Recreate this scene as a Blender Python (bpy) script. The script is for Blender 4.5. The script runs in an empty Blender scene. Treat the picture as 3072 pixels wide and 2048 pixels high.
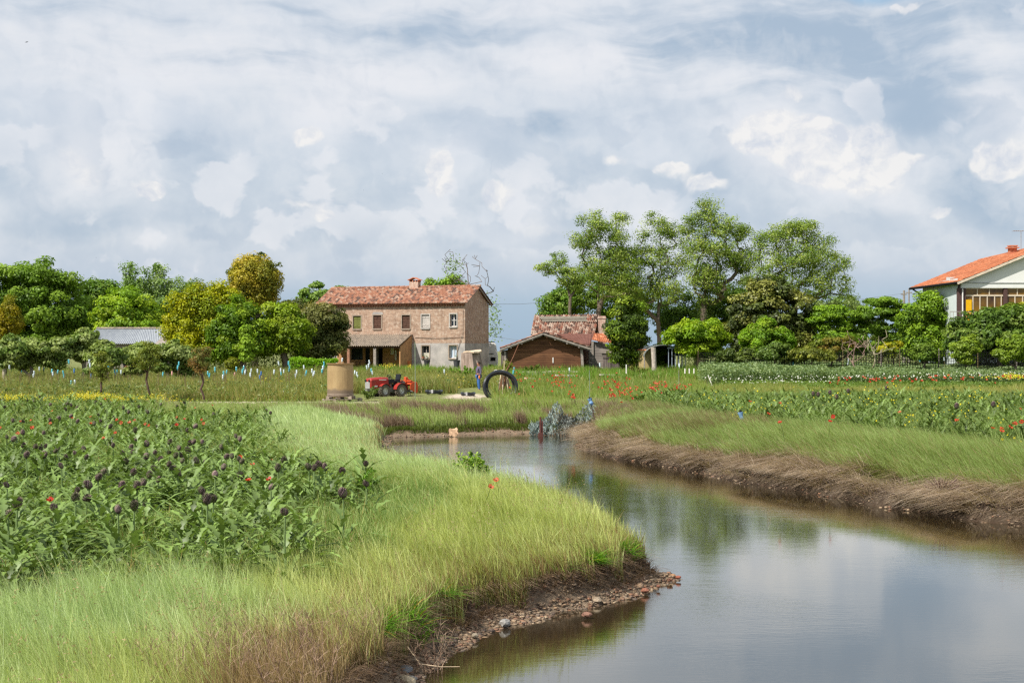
import bpy, math, random
import numpy as np
from mathutils import Vector, Matrix
R = math.radians
PI = math.pi
rng = np.random.default_rng(11)
random.seed(7)
scene = bpy.context.scene
COL = scene.collection

# ------------------------------------------------------------------ camera
F = 4267.0            # focal length in photo pixels (3072 wide)
HZ = 1052.0           # horizon row
CH = 2.4              # camera height above the field
cam_d = bpy.data.cameras.new('camera')
cam = bpy.data.objects.new('camera', cam_d)
COL.objects.link(cam)
cam.location = (0, 0, CH)
cam.rotation_euler = (R(90), 0, 0)
cam_d.sensor_width = 36
cam_d.lens = 36 * F / 3072
cam_d.shift_y = (HZ - 1024) / 3072
cam_d.clip_start = 0.1
cam_d.clip_end = 9000
scene.camera = cam

# ------------------------------------------------------------------ view
scene.view_settings.view_transform = 'Standard'
scene.view_settings.look = 'None'
scene.view_settings.gamma = 1
scene.view_settings.exposure = 0.5
scene.view_settings.use_curve_mapping = False
scene.cycles.use_denoising = False
scene.cycles.filter_width = 1.35
scene.cycles.max_bounces = 8
scene.cycles.transparent_max_bounces = 8
scene.cycles.caustics_reflective = False
scene.cycles.caustics_refractive = False
EXPO = 2 ** scene.view_settings.exposure

# ------------------------------------------------------------------ sun
SUN_AZ = R(229)       # clockwise from +Y: behind the camera, to its left
SUN_EL = R(50)
sd = bpy.data.lights.new('sun', 'SUN')
sd.energy = 4.5
sd.angle = R(0.5)
sd.color = (1.0, 0.95, 0.87)
so = bpy.data.objects.new('sun', sd)
COL.objects.link(so)
sdir = Vector((math.sin(SUN_AZ) * math.cos(SUN_EL), math.cos(SUN_AZ) * math.cos(SUN_EL), math.sin(SUN_EL)))
so.rotation_euler = sdir.to_track_quat('Z', 'Y').to_euler()
so.location = (-20, -20, 40)

def lin(c):
    return tuple(((v / 255) / 12.92 if v / 255 <= 0.04045 else ((v / 255 + 0.055) / 1.055) ** 2.4) for v in c)

# ------------------------------------------------------------------ sky
class NT:
    """small node-tree helper"""
    def __init__(s, nt):
        s.nt = nt
    def n(s, typ, ins=None, **kw):
        nd = s.nt.nodes.new(typ)
        for k, v in kw.items():
            setattr(nd, k, v)
        for k, v in (ins or {}).items():
            if hasattr(v, 'links') or isinstance(v, bpy.types.NodeSocket):
                s.nt.links.new(v, nd.inputs[k])
            else:
                nd.inputs[k].default_value = v
        return nd
    def m(s, op, a, b=None, c=None, clamp=False):
        ins = {0: a}
        if b is not None: ins[1] = b
        if c is not None: ins[2] = c
        return s.n('ShaderNodeMath', ins, operation=op, use_clamp=clamp).outputs[0]
    def v(s, op, a, b=None):
        ins = {0: a}
        if b is not None: ins[1] = b
        nd = s.n('ShaderNodeVectorMath', ins, operation=op)
        return nd.outputs['Value'] if op in ('DOT_PRODUCT', 'LENGTH') else nd.outputs[0]
    def mix(s, f, a, b, blend='MIX'):
        nd = s.n('ShaderNodeMix', None, data_type='RGBA', blend_type=blend)
        for k, v in ((0, f), (6, a), (7, b)):
            if isinstance(v, bpy.types.NodeSocket): s.nt.links.new(v, nd.inputs[k])
            else: nd.inputs[k].default_value = v if k == 0 else (tuple(v) + (1,) if len(v) == 3 else v)
        return nd.outputs[2]
    def noise(s, vec, scale, detail=4, rough=0.5, dist=0.0):
        return s.n('ShaderNodeTexNoise', {'Vector': vec, 'Scale': scale, 'Detail': detail, 'Roughness': rough, 'Distortion': dist})
    def ramp(s, f, stops, interp='LINEAR'):
        nd = s.n('ShaderNodeValToRGB', {0: f})
        cr = nd.color_ramp
        cr.interpolation = interp
        while len(cr.elements) < len(stops): cr.elements.new(0.5)
        for e, (p, c) in zip(cr.elements, stops):
            e.position = p
            e.color = (c, c, c, 1) if isinstance(c, (int, float)) else tuple(c) + (1,)
        return nd.outputs[0]
    def smooth(s, f, a, b):
        return s.n('ShaderNodeMapRange', {0: f, 1: a, 2: b, 3: 0.0, 4: 1.0}, interpolation_type='SMOOTHSTEP').outputs[0]

world = bpy.data.worlds.new('World')
scene.world = world
world.use_nodes = True
wn = world.node_tree
wn.nodes.clear()
T = NT(wn)
BGS = 0.1
sky = T.n('ShaderNodeTexSky', sky_type='NISHITA')
sky.sun_disc = False
sky.sun_elevation = SUN_EL
sky.sun_rotation = SUN_AZ
sky.air_density = 1.0
sky.dust_density = 1.5
tc = T.n('ShaderNodeTexCoord').outputs['Generated']
sp = T.n('ShaderNodeSeparateXYZ', {0: tc})
az = T.m('ARCTAN2', sp.outputs[0], sp.outputs[1])
el = T.m('ARCSINE', sp.outputs[2])
# angles in units of 1000 photo pixels, so that cloud banks can be listed by direction
az = T.m('MULTIPLY', az, F / 1000)
el = T.m('MULTIPLY', T.m('ABSOLUTE', el), F / 1000)
P0 = T.n('ShaderNodeCombineXYZ', {0: az, 1: el, 2: 0.0}).outputs[0]
def warp(P, sc, det, amp, rough=0.5):
    w_ = T.v('SUBTRACT', T.noise(P, sc, det, rough).outputs['Color'], (0.5, 0.5, 0.5))
    return T.v('ADD', P, T.n('ShaderNodeVectorMath', {0: w_, 'Scale': amp}, operation='SCALE').outputs[0])
P1 = warp(P0, 1.7, 2, 0.22)
P2 = warp(P1, 8.0, 3, 0.045)
Pc = warp(warp(P0, 4.0, 2, 0.10), 13.0, 3, 0.062, 0.6)

def blobs(P, lst):
    tot = None
    for (px, py, rx, ry, amp) in lst:
        c = ((px - 1536) / 1000, (HZ - py) / 1000, 0)
        d = T.v('MULTIPLY', T.v('SUBTRACT', P, c), (1000 / rx, 1000 / ry, 0))
        g = T.m('EXPONENT', T.m('MULTIPLY', T.v('DOT_PRODUCT', d, d), -1.0))
        tot = T.m('MULTIPLY', g, amp) if tot is None else T.m('MULTIPLY_ADD', g, amp, tot)
    return tot

elr = T.m('DIVIDE', el, 1.2, clamp=True)
base = T.ramp(elr, [(0.0, lin((158, 182, 203))), (0.11, lin((166, 188, 208))), (0.2, lin((194, 204, 217))), (0.27, lin((206, 213, 222))), (0.4, lin((201, 210, 220))),
                    (0.55, lin((205, 213, 223))), (0.72, lin((216, 221, 228))), (0.9, lin((214, 220, 228))), (1.0, lin((200, 210, 222)))])
big = T.noise(T.v('MULTIPLY', P2, (1.0, 1.7, 1.0)), 2.0, 6, 0.5).outputs['Fac']
st = T.noise(T.v('MULTIPLY', P2, (1.0, 4.6, 1.0)), 1.9, 6, 0.56).outputs['Fac']
upper = T.smooth(el, 0.6, 0.85)
soft = T.m('ADD', T.m('MULTIPLY', big, T.m('SUBTRACT', 1.0, upper)), T.m('MULTIPLY', st, upper))
dark = blobs(P2, [(2560, 110, 520, 130, 1.25), (2760, 330, 300, 110, 1.2), (60, 560, 150, 110, .9), (1640, 395, 100, 42, 1.1), (2830, 600, 150, 110, .8), (2000, 120, 260, 70, .6),
                  (560, 480, 180, 140, .5), (640, 660, 300, 70, .5), (1150, 120, 420, 30, .7), (1560, 640, 150, 60, .7), (2190, 690, 200, 55, .6), (1750, 590, 200, 60, .5),
                  (205, 470, 35, 45, .8), (130, 690, 240, 50, .6), (1250, 720, 260, 50, .5), (3050, 690, 180, 80, .6), (150, 65, 220, 16, .8), (900, 70, 240, 16, .6), (2250, 400, 60, 60, .4)])
dk = T.m('MULTIPLY', T.smooth(T.m('ADD', T.m('MULTIPLY', T.m('SUBTRACT', soft, 0.5), -3.4), dark), 0.0, 1.3), T.m('MULTIPLY_ADD', T.smooth(el, 0.1, 0.45), 0.7, 0.3))
col = T.mix(T.m('MULTIPLY', dk, 0.92), base, lin((162, 181, 201)))
lt = T.m('ADD', T.m('MULTIPLY', T.m('SUBTRACT', soft, 0.5), 2.6), blobs(P2, [(900, 240, 560, 75, .9), (1450, 45, 420, 40, .9), (250, 150, 300, 60, .5), (1750, 190, 240, 60, .8), (300, 15, 420, 30, .7),
                  (2150, 270, 420, 50, .6), (2950, 330, 200, 100, .5), (350, 300, 260, 90, .45), (1560, 740, 380, 50, .4), (2500, 800, 300, 50, .35),
                  (2300, 440, 230, 150, .8), (2520, 540, 250, 120, .6), (2980, 480, 180, 120, .8), (1290, 500, 110, 110, .7), (270, 520, 150, 110, .7), (1560, 620, 200, 90, .45), (930, 400, 130, 90, .6), (480, 430, 130, 80, .5), (1000, 650, 160, 60, .5), (1080, 340, 300, 90, .35)]))
col = T.mix(T.m('MULTIPLY', T.smooth(lt, 0.1, 1.15), 0.9), col, lin((230, 231, 235)))
bl = T.smooth(blobs(P2, [(2850, -30, 420, 75, 1.0), (2500, -20, 160, 40, .5)]), 0.25, 0.95)
col = T.mix(T.m('MULTIPLY', bl, 0.85), col, lin((146, 188, 221)))
# relief: every bank gets a lit and a shaded side
def rel_(P, sc, dx, dy, k, det=5):
    a = T.noise(P, sc, det, 0.5).outputs['Fac']
    b_ = T.noise(T.v('ADD', P, (dx, dy, 0.0)), sc, det, 0.5).outputs['Fac']
    return T.m('MULTIPLY', T.m('SUBTRACT', a, b_), k)
rel = T.m('ADD', rel_(P2, 2.6, 0.05, 0.07, 1.5), rel_(Pc, 7.5, 0.014, 0.022, 1.4))
rel = T.m('MULTIPLY', rel, T.m('MULTIPLY_ADD', T.smooth(el, 0.1, 0.35), 0.7, 0.3))
col = T.mix(T.m('MULTIPLY', rel, 0.9, clamp=True), col, lin((238, 237, 237)))
col = T.mix(T.m('MULTIPLY', rel, -0.8, clamp=True), col, lin((162, 180, 200)))
# cumulus heads: crisp on one side, melting into the bank on the other
cum = blobs(Pc, [(2260, 430, 95, 75, .8), (2330, 395, 60, 60, .7), (2420, 440, 100, 75, .8), (2480, 530, 120, 70, .8), (2600, 440, 62, 75, 1.0), (2600, 560, 75, 55, .8), (2670, 490, 75, 22, .8), (2940, 510, 85, 60, .9),
                 (3050, 480, 70, 55, .8), (1325, 500, 30, 75, 1.0), (1315, 560, 40, 40, .7), (460, 595, 62, 32, 1.0), (925, 625, 70, 22, .9), (985, 665, 50, 22, .8), (250, 490, 45, 55, .8), (310, 550, 50, 45, .8), (1500, 590, 70, 45, .7), (1620, 680, 120, 40, .7),
                 (2010, 505, 60, 30, .62), (2110, 560, 75, 38, .66), (1860, 478, 50, 26, .6), (2695, 85, 45, 14, .9), (2365, 290, 60, 26, .7), (925, 410, 60, 35, .7), (2780, 650, 50, 28, .6)])
lown = T.noise(T.v('ADD', P1, (4.0, 1.0, 0.0)), 3.5, 3, 0.5).outputs['Fac']
wid = T.m('MULTIPLY_ADD', T.smooth(lown, 0.4, 0.6), 0.7, 0.45)
cmask = T.n('ShaderNodeMapRange', {0: cum, 1: 0.3, 2: wid, 3: 0.0, 4: 1.0}, interpolation_type='SMOOTHSTEP').outputs[0]
shade = T.m('MULTIPLY_ADD', T.m('SUBTRACT', T.noise(Pc, 9.0, 5, 0.55).outputs['Fac'], T.noise(T.v('ADD', Pc, (-0.016, 0.022, 0.0)), 9.0, 5, 0.55).outputs['Fac']), -4.5, 0.66, clamp=True)
ccol = T.mix(shade, lin((208, 213, 223)), lin((242, 239, 236)))
# cauliflower edges running through the whole middle band
def bank_edge(ox, sc, lo, hi, k, cc, col, bias):
    q = T.v('ADD', Pc, (ox, ox * .37, 0.0))
    n_ = T.m('ADD', T.noise(T.v('MULTIPLY', q, (1.0, 1.25, 1.0)), sc, 4, 0.5).outputs['Fac'], bias)
    fade = T.smooth(T.noise(T.v('ADD', P1, (ox * 2, 3.0, 0.0)), 2.2, 2, 0.5).outputs['Fac'], 0.38, 0.62)
    m_ = T.m('MULTIPLY', T.m('MULTIPLY', T.smooth(n_, lo, hi), fade), k)
    return T.mix(m_, col, cc)
mid_ = T.m('MULTIPLY', T.smooth(el, 0.18, 0.36), T.m('SUBTRACT', 1.0, T.smooth(el, 0.6, 0.85)))
bm_ = T.m('MULTIPLY_ADD', mid_, 0.16, -0.13)
col = bank_edge(3.0, 2.4, 0.49, 0.59, 0.46, lin((226, 229, 235)), col, bm_)
col = bank_edge(7.0, 3.6, 0.52, 0.58, 0.45, lin((172, 187, 205)), col, bm_)
col = bank_edge(11.0, 4.2, 0.53, 0.6, 0.55, lin((234, 234, 237)), col, bm_)
col = T.mix(T.m('MULTIPLY', cmask, 0.85), col, ccol)
cl = T.v('SCALE', col)
cl.node.inputs['Scale'].default_value = 1.07 / (BGS * EXPO)
final = T.mix(0.93, sky.outputs[0], cl)
bg = T.n('ShaderNodeBackground', {'Color': final, 'Strength': BGS})
T.n('ShaderNodeOutputWorld', {'Surface': bg.outputs[0]})
world.cycles.sampling_method = 'MANUAL'
world.cycles.sample_map_resolution = 512

# ------------------------------------------------------------------ materials
MATS = {}
def mat(name, c, rough=0.8, var=0.25, vscale=6.0, bump=0.0, bscale=30.0, c2=None, metal=0.0, stretch=(1, 1, 1), spec=0.3, trans=0.0, emis=None, detail=5):
    if name in MATS: return MATS[name]
    m = bpy.data.materials.new(name); m.use_nodes = True
    nt = m.node_tree; nt.nodes.clear(); t = NT(nt)
    oc = t.n('ShaderNodeTexCoord').outputs['Object']
    oc = t.v('MULTIPLY', oc, stretch)
    nz = t.noise(oc, vscale, detail, 0.6).outputs['Fac']
    if c2 is None: c2 = tuple(v * (1 - var) for v in c); c1 = tuple(min(1, v * (1 + var)) for v in c)
    else: c1 = c
    colr = t.ramp(nz, [(0.32, c2), (0.68, c1)])
    p = t.n('ShaderNodeBsdfPrincipled', {'Base Color': colr, 'Roughness': rough, 'Metallic': metal, 'Specular IOR Level': spec})
    if trans: p.inputs['Transmission Weight'].default_value = trans
    if bump:
        bz = t.noise(oc, bscale, 4, 0.6).outputs['Fac']
        b = t.n('ShaderNodeBump', {'Height': bz, 'Strength': bump, 'Distance': 0.03})
        nt.links.new(b.outputs[0], p.inputs['Normal'])
    t.n('ShaderNodeOutputMaterial', {0: p.outputs[0]})
    MATS[name] = m
    return m

def vegmat(name, transl=0.4, gloss=0.06, rough=0.45, gain=(1, 1, 1)):
    """leaf and blade material: colour from the mesh's own 'col' attribute"""
    if name in MATS: return MATS[name]
    m = bpy.data.materials.new(name); m.use_nodes = True
    nt = m.node_tree; nt.nodes.clear(); t = NT(nt)
    a = t.n('ShaderNodeAttribute', attribute_name='col').outputs['Color']
    a = t.v('MULTIPLY', a, gain)
    d = t.n('ShaderNodeBsdfDiffuse', {'Color': a})
    tr = t.n('ShaderNodeBsdfTranslucent', {'Color': t.mix(1.0, a, (1.1, 1.12, 0.6), 'MULTIPLY')})
    mx = t.n('ShaderNodeMixShader', {0: transl, 1: d.outputs[0], 2: tr.outputs[0]})
    g = t.n('ShaderNodeBsdfGlossy', {'Color': (1, 1, 1, 1), 'Roughness': rough})
    mg = t.n('ShaderNodeMixShader', {0: gloss, 1: mx.outputs[0], 2: g.outputs[0]})
    t.n('ShaderNodeOutputMaterial', {0: mg.outputs[0]})
    MATS[name] = m
    return m

def colmat(name, rough=0.85, var=0.15, vscale=8, bump=0.3, bscale=25, spec=0.2):
    """solid material coloured by the mesh's own 'col' attribute, with a little noise"""
    if name in MATS: return MATS[name]
    m = bpy.data.materials.new(name); m.use_nodes = True
    nt = m.node_tree; nt.nodes.clear(); t = NT(nt)
    a = t.n('ShaderNodeAttribute', attribute_name='col').outputs['Color']
    oc = t.n('ShaderNodeTexCoord').outputs['Object']
    nz = t.noise(oc, vscale, 6, 0.65).outputs['Fac']
    k = t.n('ShaderNodeMapRange', {0: nz, 1: 0.3, 2: 0.7, 3: 1 - var, 4: 1 + var}).outputs[0]
    cc = t.v('SCALE', a); nt.links.new(k, cc.node.inputs['Scale'])
    p = t.n('ShaderNodeBsdfPrincipled', {'Base Color': cc, 'Roughness': rough, 'Specular IOR Level': spec})
    b = t.n('ShaderNodeBump', {'Height': t.noise(oc, bscale, 4, 0.6).outputs['Fac'], 'Strength': bump, 'Distance': 0.03})
    nt.links.new(b.outputs[0], p.inputs['Normal'])
    t.n('ShaderNodeOutputMaterial', {0: p.outputs[0]})
    MATS[name] = m
    return m

def brickmat(name, cA, cB, mortar, bw=0.27, bh=0.075, plaster=None):
    if name in MATS: return MATS[name]
    m = bpy.data.materials.new(name); m.use_nodes = True
    nt = m.node_tree; nt.nodes.clear(); t = NT(nt)
    oc = t.n('ShaderNodeTexCoord').outputs['Object']
    s = t.n('ShaderNodeSeparateXYZ', {0: oc})
    uv = t.n('ShaderNodeCombineXYZ', {0: t.m('ADD', s.outputs[0], s.outputs[1]), 1: s.outputs[2], 2: 0.0}).outputs[0]
    br = t.n('ShaderNodeTexBrick', {'Vector': uv, 'Color1': cA + (1,), 'Color2': cB + (1,), 'Mortar': mortar + (1,), 'Scale': 1.0,
                                   'Mortar Size': 0.012, 'Mortar Smooth': 0.3, 'Bias': -0.1, 'Brick Width': bw, 'Row Height': bh})
    n1 = t.noise(oc, 0.8, 8, 0.7).outputs['Fac']
    n2 = t.noise(oc, 3.6, 6, 0.75).outputs['Fac']
    c = t.mix(t.m('MULTIPLY', t.smooth(n1, 0.45, 0.72), 0.55), br.outputs['Color'], tuple(v * 0.55 for v in cB))
    c = t.mix(t.m('MULTIPLY', t.smooth(n2, 0.46, 0.66), 0.75), c, tuple(min(1, v * 1.45) for v in mortar))
    # rain streaks
    stv = t.noise(t.v('MULTIPLY', oc, (2.2, 2.2, 0.25)), 1.6, 5, 0.6).outputs['Fac']
    c = t.mix(t.m('MULTIPLY', t.smooth(stv, 0.52, 0.75), 0.45), c, tuple(v * 0.4 for v in cB))
    p = t.n('ShaderNodeBsdfPrincipled', {'Base Color': c, 'Roughness': 0.9, 'Specular IOR Level': 0.15})
    b = t.n('ShaderNodeBump', {'Height': t.m('ADD', br.outputs['Fac'], t.m('MULTIPLY', n2, -0.8)), 'Strength': 0.5, 'Distance': -0.02})
    nt.links.new(b.outputs[0], p.inputs['Normal'])
    t.n('ShaderNodeOutputMaterial', {0: p.outputs[0]})
    MATS[name] = m
    return m

def plankmat(name, cA, cB, dark, width=0.16, vertical=False):
    if name in MATS: return MATS[name]
    m = bpy.data.materials.new(name); m.use_nodes = True
    nt = m.node_tree; nt.nodes.clear(); t = NT(nt)
    oc = t.n('ShaderNodeTexCoord').outputs['Object']
    s = t.n('ShaderNodeSeparateXYZ', {0: oc})
    along = t.m('ADD', s.outputs[0], s.outputs[1])
    u, w = (s.outputs[2], along) if vertical else (along, s.outputs[2])
    k = t.m('DIVIDE', w, width)
    idx = t.m('FLOOR', k)
    fr = t.m('FRACT', k)
    wn_ = t.n('ShaderNodeTexWhiteNoise', {'W': idx}, noise_dimensions='1D').outputs['Value']
    uv = t.n('ShaderNodeCombineXYZ', {0: t.m('MULTIPLY', u, 0.8), 1: t.m('MULTIPLY', w, 14.0), 2: t.m('MULTIPLY', idx, 3.7)}).outputs[0]
    g = t.noise(uv, 1.6, 6, 0.65).outputs['Fac']
    c = t.mix(wn_, cA, cB)
    c = t.mix(t.m('MULTIPLY', t.smooth(g, 0.42, 0.7), 0.7), c, dark)
    big_ = t.noise(oc, 0.7, 5, 0.6).outputs['Fac']
    c = t.mix(t.m('MULTIPLY', t.smooth(big_, 0.45, 0.75), 0.5), c, dark)
    gap = t.m('LESS_THAN', fr, 0.1)
    c = t.mix(t.m('MULTIPLY', gap, 0.8), c, tuple(v * 0.25 for v in dark))
    p = t.n('ShaderNodeBsdfPrincipled', {'Base Color': c, 'Roughness': 0.85, 'Specular IOR Level': 0.15})
    b = t.n('ShaderNodeBump', {'Height': t.m('ADD', fr, g), 'Strength': 0.4, 'Distance': 0.02})
    nt.links.new(b.outputs[0], p.inputs['Normal'])
    t.n('ShaderNodeOutputMaterial', {0: p.outputs[0]})
    MATS[name] = m
    return m

# ------------------------------------------------------------------ mesh helpers
def fastmesh(name, V, F4=None, F3=None, col=None, smooth=False):
    me = bpy.data.meshes.new(name)
    V = np.asarray(V, dtype=np.float32)
    n4 = 0 if F4 is None else len(F4)
    n3 = 0 if F3 is None else len(F3)
    me.vertices.add(len(V))
    me.vertices.foreach_set('co', V.ravel())
    parts, starts = [], []
    if n4: parts.append(np.asarray(F4, dtype=np.int32).ravel())
    if n3: parts.append(np.asarray(F3, dtype=np.int32).ravel())
    L = np.concatenate(parts)
    st_ = np.concatenate([np.arange(n4) * 4, n4 * 4 + np.arange(n3) * 3]).astype(np.int32)
    me.loops.add(len(L))
    me.loops.foreach_set('vertex_index', L)
    me.polygons.add(n4 + n3)
    me.polygons.foreach_set('loop_start', st_)
    if smooth: me.polygons.foreach_set('use_smooth', np.ones(n4 + n3, dtype=bool))
    me.update(calc_edges=True)
    if col is not None:
        c = np.ones((len(V), 4), dtype=np.float32)
        c[:, :3] = col
        a = me.color_attributes.new('col', 'FLOAT_COLOR', 'POINT')
        a.data.foreach_set('color', c.ravel())
    me.validate()
    return me

def link(name, me, m=None, parent=None, loc=None):
    o = bpy.data.objects.new(name, me)
    COL.objects.link(o)
    if m is not None and not me.materials: me.materials.append(m)
    if parent is not None: o.parent = parent
    if loc is not None: o.location = loc
    return o

def tag(o, label=None, cat=None, group=None, kind=None):
    if label: o['label'] = label
    if cat: o['category'] = cat
    if group: o['group'] = group
    if kind: o['kind'] = kind
    return o

def thing(name, label, cat, loc=(0, 0, 0), rz=0.0, group=None):
    o = bpy.data.objects.new(name, None)
    o.empty_display_size = 0.3
    COL.objects.link(o)
    o.location = loc
    o.rotation_euler = (0, 0, rz)
    return tag(o, label, cat, group)

def copy_tree(o, parent=None):
    c = o.copy(); COL.objects.link(c); c.parent = parent
    for ch in o.children: copy_tree(ch, c)
    return c

class MB:
    """collects simple shapes into one mesh"""
    def __init__(s):
        s.v = []; s.f = []; s.c = []; s.cur = (1, 1, 1)
    def add(s, vs, fs, M=None):
        b = len(s.v)
        for p in vs:
            p = Vector(p)
            s.v.append(tuple(M @ p) if M is not None else tuple(p)); s.c.append(s.cur)
        for f in fs: s.f.append(tuple(b + i for i in f))
        return s
    def box(s, x0, x1, y0, y1, z0, z1, M=None):
        return s.add([(x0, y0, z0), (x1, y0, z0), (x1, y1, z0), (x0, y1, z0), (x0, y0, z1), (x1, y0, z1), (x1, y1, z1), (x0, y1, z1)],
              [(0, 3, 2, 1), (4, 5, 6, 7), (0, 1, 5, 4), (1, 2, 6, 5), (2, 3, 7, 6), (3, 0, 4, 7)], M)
    def cbox(s, c, sz, rz=0.0, rx=0.0, ry=0.0):
        M = Matrix.Translation(c) @ Matrix.Rotation(rz, 4, 'Z') @ Matrix.Rotation(ry, 4, 'Y') @ Matrix.Rotation(rx, 4, 'X')
        a, b, c_ = (v / 2 for v in sz)
        return s.box(-a, a, -b, b, -c_, c_, M)
    def bar(s, p, q, w, h):
        """box beam from p to q"""
        p = Vector(p); q = Vector(q); d = q - p
        M = Matrix.Translation(p) @ d.to_track_quat('X', 'Z').to_matrix().to_4x4()
        return s.box(0, d.length, -w / 2, w / 2, -h / 2, h / 2, M)
    def tube(s, pts, rad, n=6, caps=True, closed=False):
        pts = [Vector(p) for p in pts]
        if not hasattr(rad, '__len__'): rad = [rad] * len(pts)
        b = len(s.v); N = len(pts)
        up = Vector((0, 0, 1))
        for i, p in enumerate(pts):
            a = pts[(i - 1) % N] if (closed or i > 0) else p
            c = pts[(i + 1) % N] if (closed or i < N - 1) else p
            d = (c - a).normalized()
            x = d.cross(up)
            if x.length < 0.05: x = d.cross(Vector((0, 1, 0)))
            x.normalize(); y = x.cross(d)
            for k in range(n):
                t = 2 * PI * k / n
                s.v.append(tuple(p + (x * math.cos(t) + y * math.sin(t)) * rad[i])); s.c.append(s.cur)
        for i in range(N if closed else N - 1):
            j = (i + 1) % N
            for k in range(n):
                l = (k + 1) % n
                s.f.append((b + i * n + k, b + i * n + l, b + j * n + l, b + j * n + k))
        if caps and not closed:
            s.f.append(tuple(b + k for k in range(n)))
            s.f.append(tuple(b + (N - 1) * n + k for k in reversed(range(n))))
        return s
    def lathe(s, prof, n=16, M=None, a0=0, a1=2 * PI):
        """prof: (radius, z) pairs turned about Z"""
        b = len(s.v); full = abs(a1 - a0 - 2 * PI) < 1e-6; cols = n if full else n + 1
        for (r, z) in prof:
            for k in range(cols):
                t = a0 + (a1 - a0) * k / n
                p = Vector((r * math.cos(t), r * math.sin(t), z))
                s.v.append(tuple(M @ p) if M is not None else tuple(p)); s.c.append(s.cur)
        for i in range(len(prof) - 1):
            for k in range(n):
                l = (k + 1) % cols
                s.f.append((b + i * cols + k, b + i * cols + l, b + (i + 1) * cols + l, b + (i + 1) * cols + k))
        return s
    def prism(s, poly, y0, y1, M=None):
        """poly in x,z extruded along y"""
        n = len(poly)
        vs = [(x, y0, z) for x, z in poly] + [(x, y1, z) for x, z in poly]
        fs = [tuple(range(n)), tuple(reversed(range(n, 2 * n)))] + [(i, n + i, n + (i + 1) % n, (i + 1) % n) for i in range(n)]
        return s.add(vs, fs, M)
    def build(s, name, m, parent=None, smooth=False, cols=False, bevel=0.0, loc=None):
        me = bpy.data.meshes.new(name)
        me.from_pydata(s.v, [], s.f)
        if smooth: me.polygons.foreach_set('use_smooth', [True] * len(me.polygons))
        if cols:
            a = me.color_attributes.new('col', 'FLOAT_COLOR', 'POINT')
            a.data.foreach_set('color', [x for c in s.c for x in (c[0], c[1], c[2], 1)])
        me.materials.append(m)
        me.update()
        o = link(name, me, None, parent, loc)
        if bevel:
            md = o.modifiers.new('b', 'BEVEL'); md.width = bevel; md.segments = 2; md.limit_method = 'ANGLE'
        return o

# pixel -> world at a known distance
def wx(px, Y): return (px - 1536) / F * Y
def wz_(py, Y): return CH - (py - HZ) / F * Y
def W(px, py, Y): return Vector((wx(px, Y), Y, wz_(py, Y)))
def onz(px, py, z=0.0):
    Y = (CH - z) * F / (py - HZ)
    return Vector((wx(px, Y), Y, z))

_lat = rng.random((256, 256))
def vnoise(x, y, s=1.0, o=0):
    """2D value noise, 0..1"""
    x = np.asarray(x, float) * s + 37.3 + o * 17.1; y = np.asarray(y, float) * s + 91.7 + o * 5.3
    xi = np.floor(x).astype(int); yi = np.floor(y).astype(int)
    fx = x - xi; fy = y - yi
    fx = fx * fx * (3 - 2 * fx); fy = fy * fy * (3 - 2 * fy)
    a = _lat[xi & 255, yi & 255]; b = _lat[(xi + 1) & 255, yi & 255]
    c = _lat[xi & 255, (yi + 1) & 255]; d = _lat[(xi + 1) & 255, (yi + 1) & 255]
    return (a * (1 - fx) + b * fx) * (1 - fy) + (c * (1 - fx) + d * fx) * fy
def fbm(x, y, s=1.0, o=0):
    return vnoise(x, y, s, o) * .5 + vnoise(x, y, s * 2.1, o + 1) * .27 + vnoise(x, y, s * 4.3, o + 2) * .15 + vnoise(x, y, s * 8.7, o + 3) * .08
def sstep(a, b, x):
    t = np.clip((np.asarray(x, float) - a) / (b - a), 0, 1)
    return t * t * (3 - 2 * t)

# ------------------------------------------------------------------ water outline and terrain
ZW = -0.7
LEFT_SHORE = [(-4, -15), (-2.4, 0), (-1.5, 6), (-1.25, 9), (-1.1, 11), (-.92, 13.3), (-.55, 14.7), (-.13, 16), (.4, 16.5), (.85, 17), (1.35, 17.7), (1.75, 18.4), (2.2, 19.3), (2.3, 19.5),
              (1.95, 19.9), (1.8, 21), (1.62, 22.6), (1.1, 25), (-.1, 27.7), (-2.0, 31.3), (-2.9, 34.5), (-3.5, 40), (-4.0, 46), (-4.3, 50.0)]
FAR_SHORE = [(-4.0, 50.9), (-3.4, 51.2), (-2.0, 52.2), (-.45, 53), (1.2, 53.2), (2.3, 52.6)]
RIGHT_SHORE = [(2.55, 50), (2.2, 47.5), (2.15, 45), (3.0, 41), (4.13, 38), (5.3, 34), (6.3, 31.3), (7.55, 27.7), (8.3, 26.2), (9.05, 25.0), (10.2, 22.4), (11.6, 17), (13, 10), (15, 0), (16, -15)]
WPOLY = np.array(LEFT_SHORE + FAR_SHORE + RIGHT_SHORE)

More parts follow.
